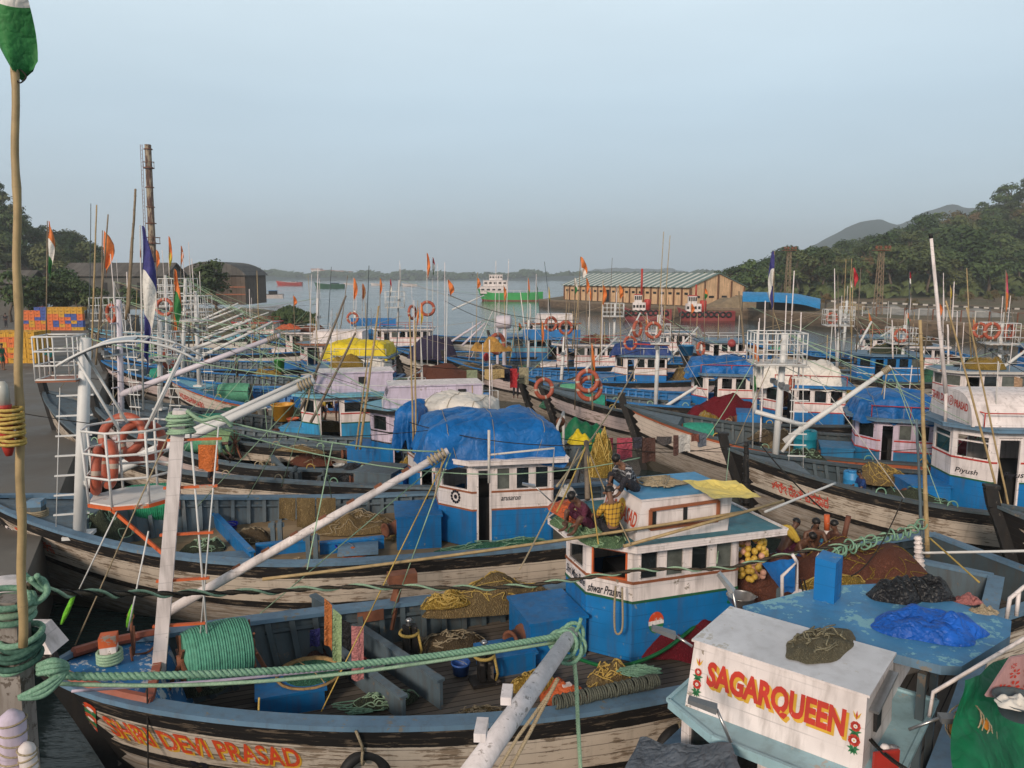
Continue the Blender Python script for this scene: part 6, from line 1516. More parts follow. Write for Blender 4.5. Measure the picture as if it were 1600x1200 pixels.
# ================= flags and bamboo poles =================
FC = dict(o=cloth('orange_flag', (.70, .20, .05), 4, .75, .65, .22), w=cloth('white_flag', (.68, .66, .62), 4, .85, .65, .22), g=cloth('green_flag', (.03, .19, .05), 4, .7, .65, .22), b=cloth('indigo_flag', (.045, .045, .20), 4, .75, .65, .22), r=cloth('red_flag', (.50, .035, .05), 4, .7, .65, .22), p=cloth('pink_flag', (.52, .07, .12), 4, .8, .65, .22), y=cloth('yellow_flag', (.55, .42, .04), 4, .8, .65, .22), k=cloth('dark_flag', (.03, .03, .03), 4, .8, .65, .22))
def flag(label, top, bot, Y, cols, fh, fw, pole=BAMB2, r=.022, seed=0, lean=.25, f0=0., droop=.75, spl=None, group=None):
    """limp pennant hanging against its pole; top/bot picture points, fh/fw metres"""
    a, b_ = at_Y(*top, Y), at_Y(*bot, Y); e = thing('flag_pole', label, 'flag', b_, 0, group); m = MB(); m.tube([V((0, 0, 0)), (a-b_)*.5, a-b_], [r*1.15, r, r*.7], 6); 
    m.build('pole', [pole], e); d = (b_-a).normalized(); n = len(cols); m = MB()
    def f(u, v):  # u down, v away from the pole
        w = fw*(1-.35*u)*(.25+.75*math.sin(PI*min(1, u*1.15+.12))) if spl is None else fw*spl(u)
        p = (a-b_)+d*(f0+fh*(u+droop*.35*v*v)); s_ = w*v
        q = V((s_*math.cos(.9*v), .12*fw*math.sin(7*v+3*u+seed)+.05*math.sin(9*u+seed), -.15*s_))
        return p+q+V((lean*fw*.2*u, 0, 0))
    for i in range(n): m.grid(lambda u, v: f((i+u)/n, v), 6, 8, i, True)
    m.build('flag_cloth', [FC[c] for c in cols], e, False); return e
flag('limp orange white and green flag on a pole behind the white cage, left', (74, 345), (72, 545), 40, 'owg', 2.6, .62, BAMB2, .03, 1, .9, 0)
flag('plain orange flag between three bamboo poles by the left hill', (160, 360), (158, 520), 42, 'o', 2.0, 1.1, BAMB2, .03, 2, .9)
flag('small orange flag just right of the rusty chimney foot', (244, 390), (246, 480), 60, 'o', 1.3, .5, BAMB2, .03, 3)
flag('thin orange flag with yellow tail right of the chimney', (264, 369), (264, 470), 60, 'oy', 2.4, .45, BAMB2, .03, 4)
flag('narrow orange flag before the brown shed', (283, 384), (282, 470), 62, 'o', 1.4, .35, BAMB2, .03, 5)
flag('hanging green and orange flag in the left thicket of masts', (272, 420), (270, 560), 34, 'ogo', 2.9, .55, BAMB2, .025, 6)
flag('tall indigo and white striped flag hanging limp in front of the left masts', (219, 352), (224, 640), 19.5, 'bwb', 3.25, .62, STEEL2, .022, 7, .5, .0, .6)
flag('orange twin pennant over the open water, left one', (552, 434), (553, 560), 60, 'o', 1.6, .6, STEEL2, .03, 8); flag('orange pennant close beside the left twin pennant', (566, 443), (566, 560), 61, 'o', 1.2, .5, STEEL2, .03, 9)
flag('small dark and white limp flag on a slanting pole over the water', (610, 436), (604, 560), 58, 'rwk', 1.3, .25, DGREY, .025, 10)
flag('tall orange pennant highest of the cluster at the centre left masts', (667, 395), (668, 600), 50, 'o', 1.5, .38, STEEL2, .03, 11); flag('red white and green flag next to the highest orange pennant', (676, 402), (676, 560), 50.5, 'rwg', 1.1, .28, STEEL2, .025, 12)
flag('orange flag swung out to the right at the centre left masts', (699, 437), (697, 600), 48, 'o', .9, .7, STEEL, .03, 13, 1.2); flag('orange strip hanging over the lifebuoy on the centre left mast', (657, 472), (658, 600), 46, 'oy', 1.3, .3, STEEL2, .025, 14)
flag('orange flag over a green one on the tall pole before the warehouse', (907, 401), (898, 640), 36, 'ow', 1.0, .55, BAMB2, .025, 15, 1.1); flag('green and white flag just under the orange one before the warehouse', (898, 434), (898, 560), 36.2, 'wg', .75, .26, BAMB2, .02, 16)
flag('orange strip flag in front of the green ship', (825, 434), (824, 560), 50, 'og', 1.4, .22, STEEL2, .025, 17); flag('brown and yellow strip flag right of the green ship', (857, 448), (856, 560), 48, 'yk', 1.3, .2, STEEL2, .025, 18)
flag('thin orange strip above the twin lifebuoys', (921, 450), (922, 560), 44, 'o', .7, .2, STEEL2, .02, 19); flag('long orange strip hanging beside the white boat with red trim', (846, 500), (848, 600), 40, 'o', 1.2, .22, BAMB2, .02, 20)
flag('indigo and white flag before the blue quay shelter', (1210, 392), (1178, 600) if False else (1207, 560), 33, 'bwb', 2.2, -.45, BAMB2, .025, 21)
flag('red flag fluttering before the forest', (1333, 418), (1329, 600), 46, 'r', 1.05, .5, BAMB, .025, 22, .8); flag('white and green rag below the red flag', (1329, 440), (1329, 520), 46.2, 'wg', .55, .2, BAMB, .02, 23)
flag('small red white and black flag in front of the forest', (1421, 424), (1420, 560), 45, 'rwk', 1.0, .2, DGREY, .025, 24); flag('limp pink flag at the right edge of the forest', (1572, 424), (1570, 560), 40, 'po', 2.1, .25, BAMB2, .025, 25)
flag('limp orange white and green flag tied to a post left of the white sheeted wheelhouse', (1178, 536), (1176, 700), 24.5, 'owg', 1.55, .38, STEEL2, .022, 26, .3); flag('yellow strip between two pale sticks at the forest foot', (1485, 446), (1485, 520), 46, 'y', .9, .12, BAMB, .02, 27)
flag('brown and green limp flag on the pole above the brown double lifebuoy', (924, 536), (925, 640), 31, 'og', 1.7, .25, BAMB2, .02, 28)
qf = random.Random(77)
for i in range(18):
    x = qf.uniform(240, 1150) if i < 14 else qf.uniform(1250, 1580); Y = qf.uniform(40, 62); yt = qf.uniform(425, 500); flag('small orange pennant on a thin pole among the far boats', (x, yt), (x+qf.uniform(-6, 6), 570), Y, qf.choice(('o', 'o', 'og')), qf.uniform(.6, 1.2), qf.uniform(.2, .5), qf.choice((BAMB2, STEEL2, BAMB)), .024, i, .25, qf.uniform(0, .4), .75, None, 'small pennants among the far boats')
def pole(label, a, b_, Y, r, mat, name='bamboo_pole', Y2=None, group=None, kn=0):
    p, q = at_Y(*a, Y), at_Y(*b_, Y2 or Y); m = MB(); n = 12; pts = [p.lerp(q, i/n)+V((.012*nz((i, 0, 0), .7, r*100)*8*r*4, 0, 0)) for i in range(n+1)]
    m.tube(pts, [r*(1-.35*i/n) for i in range(n+1)], 8)
    for i in range(kn): m.torus(p.lerp(q, (i+.5)/kn), r*(1-.35*(i+.5)/kn), r*.22, Matrix.Rotation(math.atan2((q-p).x, (q-p).z), 3, 'Y'), 10, 5, 0)
    return tag(m.build(name, [mat]), label, 'pole', group)
L_ = [((200, 490), (212, 295), 24, .05, BAMB2, 'long thick bamboo leaning right, left of the chimney'), ((197, 500), (206, 372), 24.2, .04, BAMB2, 'shorter bamboo bound to the long one left of the chimney'),
 ((139, 560), (142, 318), 30, .02, DGREY, 'thinnest dark rod of the three left of the orange flag'), ((143, 560), (151, 320), 30, .04, BAMB, 'pale bamboo in the middle of the three left of the orange flag'), ((150, 570), (169, 335), 30, .04, BAMB2, 'bamboo leaning over the plain orange flag'),
 ((470, 640), (541, 462), 31, .06, POLEG, 'thick grey sculling pole leaning right over the yellow tarpaulin'), ((486, 660), (556, 520), 29, .06, POLEG, 'shorter grey pole leaning before the red round sign'),
 ((562, 702), (592, 478), 27, .05, BAMB, 'pale bamboo standing before the lavender house front'), ((556, 702), (575, 560), 27.2, .035, BAMB, 'thin bamboo close left of the pale bamboo'),
 ((650, 700), (648, 500), 21.5, .03, BAMB, 'straight bamboo before the biggest blue tarpaulin, right one'), ((646, 690), (640, 494), 21.7, .03, BAMB, 'straight bamboo before the biggest blue tarpaulin, left one'),
 ((926, 640), (925, 560), 31, .03, BAMB2, 'short bamboo standing under the brown double lifebuoy'), ((932, 480), (1036, 358), 44, .035, BAMB, 'x'), 
 ((1449, 870), (1438, 500), 15.8, .05, BAMB, 'tall yellow bamboo tied to the post above the black bags'), ((1442, 870), (1432, 655), 15.9, .04, GREYB, 'grey blue pipe beside the tall yellow bamboo'), ((1418, 505), (1426, 420), 44, .02, DGREY, 'x'),
 ((1570, 810), (1478, 470), 17.5, .03, BAMB, 'long bamboo slanting down across the wheelhouse with the red Om sign'), ((1582, 820), (1510, 480), 17.6, .025, BAMB, 'thinner bamboo slanting beside the long one across the dome roof'),
 ((1318, 490), (1322, 405), 54, .03, BAMB, 'pale pole tip over the right lookout cage'), ((1326, 490), (1331, 404), 54, .03, BAMB, 'paler pole tip leaning right over the right lookout cage'),
 ((1475, 500), (1474, 440), 46, .04, WHITE, 'short white stick left of the yellow strip'), ((1488, 500), (1491, 440), 46, .04, WHITE, 'short white stick right of the yellow strip'),
 ((790, 520), (795, 405), 58, .03, WHITE, 'white aerial right of the ship bridge'), ((773, 520), (775, 408), 58, .03, WHITE, 'white aerial over the lavender twin posts'), ((836, 560), (838, 428), 48, .025, WHITE, 'white aerial at the stern of the green ship'), ((940, 560), (942, 440), 46, .035, WHITE, 'white aerial in front of the warehouse wall'),
 ((684, 600), (684, 412), 49, .02, WHITE, 'white aerial right of the highest orange pennant'), ((695, 600), (695, 410), 48, .03, WHITE, 'thicker white aerial of the centre left masts'), ((1028, 520), (1037, 362), 38, .025, BAMB, 'slender rod rising far above the warehouse roof, left'), ((1036, 520), (1047, 368), 38, .025, BAMB, 'slender rod rising above the warehouse roof, right'),
 ((1165, 790), (1166, 690), 19, .09, BLACKP, 'stout tarred mooring post left of the red Kannada letters'), ((1438, 900), (1434, 838), 15.9, .1, WHITE, 'white timber stub at the foot of the tall yellow bamboo'), ((1163, 545), (1155, 455), 40, .06, BAMB2, 'stout post with a cloth at the end of the warehouse'), ((1188, 690), (1196, 470), 24.4, .03, WHITE, 'thin white pole along the tall lookout cage, left'), ((1246, 620), (1252, 488), 24.4, .03, WHITE, 'bent white pole along the tall lookout cage, right'),
 ((1395, 560), (1394, 500), 44, .05, WHITE, 'white post of the far right boats'), ((1482, 590), (1481, 507), 44, .07, WHITE, 'stout white post right of the tall white aerial'), ((1540, 560), (1582, 470), 40, .03, BAMB, 'x2')]
for a, b_, Y, r, mat, lb in L_:
    if lb[0] == 'x': continue
    pole(lb, a, b_, Y, r, mat, 'bamboo_pole' if mat in (BAMB, BAMB2, POLEG) else 'aerial_pole', None, None, 9 if Y < 28 and r > .03 else 0)

# ================= foreground bamboo flag pole and mooring post =================
e = thing('flag_pole', 'tall knotted bamboo flag pole standing nearest, at the left edge', 'flag', at_Y(36, 1010, 5.2)); c0 = e.location.copy(); a = at_Y(22, 60, 5.2)
m = MB(); n = 40; T = a-c0; pts = [T*(i/n)+V((.006*math.sin(i*.9), 0, 0)) for i in range(n+1)]; m.tube(pts, [.031-.008*i/n+(.0035 if i % 7 == 3 else 0) for i in range(n+1)], 10)
for i in range(3, n, 7): m.torus(pts[i], .030-.008*i/n, .0045, None, 14, 6, 1)
m.build('pole', [BAMB, BAMB2], e)
m = MB(); p1 = at_Y(24, 118, 5.2)-c0
def fl(u, v):
    y = at_Y(0, -60+178*u, 5.2).z-c0.z; L0 = -30+4*u; R0 = (44 if u < .9 else 44-30*(u-.9)*10); xl = -40+60*max(0, (u-.35)/.65)**1.3; x = xl+(R0-xl)*v
    q = at_Y(x, 0, 5.2); return V((q.x-c0.x, .06*math.sin(5*v+4*u), y+.02*math.sin(6*v)))
for i, (u0, u1, c) in enumerate(((0, .2, 'o'), (.2, .39, 'w'), (.39, 1, 'g'))): m.grid(lambda u, v: fl(u0+(u1-u0)*u, v), 8, 10, i, True)
m.build('flag_cloth', [FC['o'], FC['w'], FC['g']], e, False)
m = MB(); m.tube(smooth_path([p1+V((0, 0, .06)), p1+V((.07, 0, .0)), p1+V((.04, -.02, -.05)), p1+V((0, 0, -.02))], 5), .005, 5); m.build('tie_cord', [ROPEK], e)
# bottle light lashed to the pole
e = thing('marker_lamp', 'red and clear marker lamp lashed with yellow cord to the nearest bamboo', 'lamp', at_Y(14, 712, 5.1)); m = MB()
m.lathe([(.02, 0), (.035, .05), (.04, .1), (.04, .33), (.045, .35)], 12, (0, 0, 0), 0); m.lathe([(.037, .35), (.037, .45), (.03, .49), (.012, .51)], 12, (0, 0, 0), 1); m.build('lamp_body', [RED, plain('clear_plastic', (.42, .42, .38), .15, .2)], e)
m = MB()
for i in range(9): m.torus((.032, 0, .08+.03*i+.008*rnd.random()), .075, .012, Matrix.Rotation(rnd.uniform(-.2, .2), 3, 'Y'), 18, 6)
m.build('cord_lashing', [ROPEY], e)
# mooring timber with hawsers
e = thing('mooring_post', 'thick mooring timber wrapped in green hawsers at the lower left corner', 'post', at_Y(20, 1300, 5.6)); c0 = e.location.copy(); m = MB(); top = at_Y(14, 935, 5.6)-c0
m.beam((0, 0, -4), top, .17, .2, 0, (1, 0, 0)); m.build('timber', [paint('worn_timber_white', (.24, .215, .195), .5, (.10, .08, .065), .7, .8, 2.)], e)
m = MB()
for i in range(6):
    y = 992+8.5*i; q = at_Y(30+rnd.uniform(-4, 4), y, 5.6)-c0; m.torus(q, .13+.03*rnd.random(), .024, Matrix.Rotation(rnd.uniform(-.25, .25), 3, 'Y') @ Matrix.Rotation(.2, 3, 'X'), 24, 8, 0 if i % 5 else 1)
for i in range(3): m.torus(at_Y(10, 935+12*i, 5.6)-c0, .18, .026, Matrix.Rotation(.2, 3, 'Y'), 22, 8, 1 if i != 1 else 2)
m.build('rope_turns', [ropem('dark_green_hawser', (.025, .07, .05), (.06, .13, .10), 40), ROPEG, ROPEL], e)
def float_(label, top, bot, Y, r, mat):
    a, b_ = at_Y(*top, Y), at_Y(*bot, Y); e = thing('net_float', label, 'float', b_); d = a-b_; L = d.length; q = d.to_track_quat('Z', 'Y').to_matrix(); m = MB(); m.lathe([(r*.3, 0), (r*.85, r*.5), (r, r), (r, L-r), (r*.85, L-r*.5), (r*.3, L)], 16, (0, 0, 0), 0, q); m.build('float_body', [mat], e)
    m = MB()
    for k in range(6): m.torus(d*(.15+.14*k), r*1.03, .008, q @ Matrix.Rotation(rnd.uniform(-.3, .3), 3, 'X'), 16, 5)
    m.build('cord', [ROPET], e); return e
float_('lavender cylindrical float hanging below the green hawsers', (17, 1110), (24, 1215), 5.3, .095, LAV); float_('small white float beside the lavender one', (40, 1160), (52, 1240), 5.25, .06, WHITE)
e = thing('bucket', 'grey white plastic drum tied behind the mooring timber', 'bucket', at_Y(8, 985, 6.3)); m = MB(); m.lathe([(.16, 0), (.2, .36), (.215, .37), (.215, .42), (.19, .43), (.0, .43)], 18, (0, 0, 0)); m.build('tub', [WHITE], e); m = MB()
for i in range(4): m.torus((0, 0, .1+.07*i), .195, .012, None, 18, 5)
m.build('wire_turns', [ROPEK], e)
m = MB(); q = at_Y(58, 1000, 9.6)
m.hexa([q+V(v) for v in ((-.28, -.2, -.1), (.3, -.2, -.1), (.3, .2, -.1), (-.28, .2, -.1), (-.2, -.15, .22), (.12, -.15, .22), (.12, .15, .22), (-.2, .15, .22))]); tag(m.build('timber_block', [WHITE]), 'white painted timber block between the mooring post and the nearest bow', 'block')

# hawsers: near green one to the boom end, twisted cable, white pole rope
hp = [at_Y(60, 1040, 5.6), at_Y(105, 1056, 5.7), at_Y(300, 1054, 6.0), at_Y(500, 1043, 6.5), at_Y(700, 1022, 7.1), at_Y(885, 992, 7.72)]
m = MB(); m.twist(smooth_path(hp, 6), .017, .018, 34, 3, 7); tag(m.build('hawser', [ROPEG]), 'thick green hawser stretched from the mooring post to the near boom end', 'rope')
hp2 = [at_Y(70, 1068, 5.65), at_Y(300, 1070, 6.0), at_Y(560, 1050, 6.6), at_Y(880, 1002, 7.72)]
m = MB(); m.tube(smooth_path(hp2, 6), .017, 6); tag(m.build('hawser', [ROPEL]), 'thinner olive hawser running below the thick green one', 'rope')
hp3 = [at_Y(112, 1080, 6.2), at_Y(400, 1058, 6.6), at_Y(700, 1025, 7.2), at_Y(880, 996, 7.78)]
m = MB(); m.tube(smooth_path(hp3, 6), .013, 6); tag(m.build('hawser', [LAV]), 'pale lavender rod rope between the two green hawsers', 'rope')
m = MB(); 
for k, (dx, dy) in enumerate(((0, 0), (.05, .03), (-.06, .05))): m.tube(smooth_path([at_Y(48, 905, 5.6)+V((dx, 0, dy)), at_Y(66, 905+8*k, 5.7), at_Y(74, 925, 5.7), at_Y(55, 942, 5.65), at_Y(44, 925+5*k, 5.6)], 6), .022, 7)
tag(m.build('rope_knot', [ROPEG]), 'knotted green rope loops at the end of the twisted cable', 'rope')
m = MB(); 
for k in range(3): m.tube(smooth_path([at_Y(60, 1040+6*k, 5.55), at_Y(85, 1032+8*k, 5.5), at_Y(104, 1045, 5.6), at_Y(70, 1085-8*k, 5.5), at_Y(30, 1090, 5.45)], 6), .024, 7)
tag(m.build('rope_knot', [ROPEG]), 'green hawser bight knotted on the mooring post', 'rope')
hp = [at_Y(45, 912, 5.7), at_Y(75, 925, 6), at_Y(240, 928, 7.6), at_Y(420, 924, 9.0), at_Y(560, 917, 9.8), at_Y(780, 918, 10.8), at_Y(900, 905, 11.6), at_Y(1010, 890, 12.2), at_Y(1130, 888, 12.8), at_Y(1220, 868, 13.5), at_Y(1330, 848, 14.6), at_Y(1440, 822, 15.8)]
sp_ = smooth_path(hp, 8); m = MB(); m.tube(sp_, .02, 7, 0); m.twist(sp_, .034, .015, 22, 1, 6, 1); m.twist(sp_, .026, .008, 26, 2, 5, 2)
tag(m.build('mooring_cable', [ROPEB, ROPEL, ROPEK]), 'dark cable wound with pale green rope crossing the whole scene', 'rope')
m = MB()
for i in range(22):
    t = i/21; q = at_Y(1300+140*t, 862-38*t+rnd.uniform(-5, 5), 14.3+1.5*t); m.torus(q, rnd.uniform(.06, .13), .02, Matrix.Rotation(rnd.uniform(0, 3), 3, 'X') @ Matrix.Rotation(rnd.uniform(0, 3), 3, 'Y'), 14, 6)
tag(m.build('rope_knot', [ROPEG]), 'chain of green rope loops near the tall yellow bamboo', 'rope')
# lashings on the near boom end
m = MB(); tw = at_Y(893, 990, 7.75); 
for i in range(7): m.torus(tw+V((-.05*(i % 4)+.02, -.06*(i % 3), .0-.028*i)), .11+.012*(i % 3), .022, Matrix.Rotation(.9+rnd.uniform(-.4, .4), 3, 'X') @ Matrix.Rotation(rnd.uniform(-.5, .5), 3, 'Y'), 18, 7)
m.tube(smooth_path([tw, tw+V((.06, -.05, .08)), at_Y(908, 966, 7.7)], 6), .02, 7)
tag(m.build('rope_knot', [ROPEG]), 'green hawser knotted round the near boom end', 'rope')
for lb, pts, r, mt in (('green rope hanging straight down from the near boom end', ((893, 1000), (900, 1060), (903, 1130), (908, 1220)), .021, ROPEL), ('olive rope slanting left below the near boom', ((872, 1060), (830, 1140), (785, 1225)), .02, ROPET), ('second olive rope slanting below the near boom', ((865, 1075), (810, 1150), (765, 1225)), .018, ROPET)):
    m = MB(); m.twist([at_Y(x, y, 7.6-.004*i) for i, (x, y) in enumerate(pts)], r*.55, r*.6, 16, 3, 6); tag(m.build('rope', [mt]), lb, 'rope')
m = MB(); q = at_Y(882, 1075, 9.6)
e = thing('life_jacket', 'orange life jacket with white patch behind the near boom', 'life jacket', B1.wor(B1.h(880, 1090, .95))); mound('jacket_body', V((0, 0, 0)), .42, .30, .28, cloth('orange_vinyl', (.62, .13, .04), 5, .7), None, None, None, 0, 71, .35, e); m.box((.05, -.05, .26), (.16, .1, .03), .4); m.build('patch', [WHITE], e)

# ================= lines across the raft =================
LN = [((280, 648, 11.7), (1000, 715, 14.6), .6, .011, ROPEL, 'pale green line sagging from the nearest mast across the blue tarpaulin'), ((410, 905, 11.6), (1160, 800, 13.8), .05, .03, BAMB, 'long bamboo pole laid from hull to wheelhouse roof')
 , ((0, 640, 16), (760, 660, 20), .5, .010, ROPEK, 'thin black wire sagging across the left decks'), ((300, 560, 24), (1460, 700, 26), 1.2, .012, ROPEK, 'thin black wire crossing the middle rows'), ((640, 660, 20), (1000, 690, 17), .3, .012, ROPEK, 'black wire tied over the blue tarpaulin'),
 ((130, 590, 26), (740, 600, 36), .5, .012, ROPEK, 'dark wire from the white cage across the lavender houses'), ((300, 500, 40), (600, 590, 40), .6, .014, ROPEL, 'green line sagging below the far white booms'), ((312, 540, 36), (660, 590, 38), .6, .013, ROPEL, 'green line in front of the yellow tarpaulin'),
 ((560, 560, 29), (1010, 545, 38), .7, .013, ROPEK, 'black wire towards the red crossbar mast'), ((700, 460, 50), (900, 500, 46), .5, .018, ROPEK, 'dark wire over open water below the green ship'), ((695, 470, 50), (860, 510, 50), .6, .018, ROPEK, 'lower dark wire over open water'), ((1230, 545, 24.5), (1440, 600, 24), .35, .012, ROPEL, 'green line sagging from the tall lookout cage'), ((1220, 570, 25), (1540, 640, 30), .6, .012, ROPEL, 'second green line behind the tall lookout cage'),
 ((1048, 500, 38), (1170, 560, 38), .3, .014, ROPEK, 'dark stay right of the red crossbar mast'), ((1100, 690, 22), (1180, 560, 24), .1, .012, ROPEL, 'pale line rising to the tall lookout cage'), ((870, 760, 13), (1000, 560, 30), .2, .022, ROPET, 'tan stay pole slanting up right of the blue tarpaulin'), ((812, 890, 11.5), (905, 700, 14), .06, .014, ROPET, 'tan line rising right past the blue wheelhouse'), ((870, 800, 13), (918, 690, 15), .05, .016, ROPEY, 'yellow line above the orange cloth'), ((935, 850, 12.6), (915, 690, 15), .05, .014, ROPEY, 'second yellow line above the orange cloth'), ((985, 850, 12.8), (918, 700, 15), .05, .014, ROPET, 'third tan line above the orange cloth'),
 ((480, 890, 11), (520, 690, 12), 0, .010, ROPEL, 'thin green line standing before the tan deck'), ((1185, 690, 22), (1290, 800, 18), .1, .02, ROPEK, 'dark stay before the red Kannada letters'), ((1305, 755, 17), (1195, 800, 15), 0, .028, STEEL, 'white pipe slanting before the worn hull'), ((1410, 780, 15), (1330, 900, 14), .3, .012, ROPEK, 'thin black wire below the chain of green loops'), ((1250, 905, 11), (1410, 1200, 6.9), .5, .012, ROPEK, 'black cable drooping across the white roof'), ((1256, 905, 11), (1416, 1200, 6.9), .52, .012, ROPEK, 'second black cable drooping across the white roof'),
 ((1440, 864, 15.4), (1640, 860, 14), .0, .03, STEEL, 'white pipe before the dark stern planks'), ((1452, 840, 15), (1530, 910, 13), .0, .018, ROPEY, 'yellow line slanting to the pink rags'), ((1140, 700, 20), (1120, 880, 13.4), .1, .012, ROPEL, 'pale line in front of the yellow awning'), ((230, 1075, 9.9), (232, 1230, 9.9), 0, .012, ROPEK, 'dark line hanging down the lettered bow'), ((405, 1090, 10.1), (403, 1150, 10.1), 0, .015, ROPEY, 'short yellow line above the left tyre'), ((960, 700, 18), (1200, 680, 20), .25, .010, ROPEK, 'clothes line behind the men on the roof'), ((735, 590, 32), (900, 582, 34), .15, .012, ROPEK, 'clothes line behind the cream tarpaulin')]
for a, b_, sg, r, mt, lb in LN:
    p, q = at_Y(*a), at_Y(*b_); m = MB(); m.tube(sag(p, q, sg, 16), r, 5); nm = 'pole' if 'pole' in lb and r > .025 or 'pipe' in lb else 'rope'; tag(m.build('bamboo_pole' if 'bamboo' in lb else 'pipe' if 'pipe' in lb else 'rigging_line', [mt]), lb, nm)
# green hose, rope slings on B1
rope('green hose looping from the blue wheelhouse over the red nets', [B1.wor(B1.h(x, y, z)) for x, y, z in ((905, 1030, 1.1), (960, 1042, 1.2), (1030, 1020, 1.25), (1090, 975, 1.45), (1125, 945, 1.7), (1150, 940, 1.9), (1180, 945, 1.8))], .035, plain('green_hose', (.008, .12, .035), .4, .2), 'hose', 'hose', None, 8, 6)
rope('tan rope loop hanging on the blue wheelhouse front', [at_Y(x, y, 13.1) for x, y in ((962, 916), (960, 950), (961, 985), (968, 990), (973, 975), (972, 918))], .02, ROPET, 'rope', 'rope', None, 6, 5)
for lb, c, mt, R0, nn, B in (('tangle of pale green line beside the tyre-hung rail', (1000, 1050, 1.4), ROPEG, .35, 16, B1), ('yellow line tangle over the far rail near the rust red roller', (700, 955, 1.75), ROPEY, .5, 0, B1), ('loose green line on the nearest deck', (560, 1105, 1.0), ROPEG, .4, 4, B1)):
    if nn == 0: continue
    m = MB(); q = at_h(*c)
    for i in range(nn): m.tube(smooth_path([q+V((R0*math.cos(a)*rnd.uniform(.3, 1.2), R0*.6*math.sin(a)*rnd.uniform(.4, 1.2), .03*rnd.random())) for a in [rnd.uniform(0, 6)+j*.9 for j in range(6)]], 5), .011, 5)
    tag(m.build('rope_tangle', [mt]), lb, 'rope')

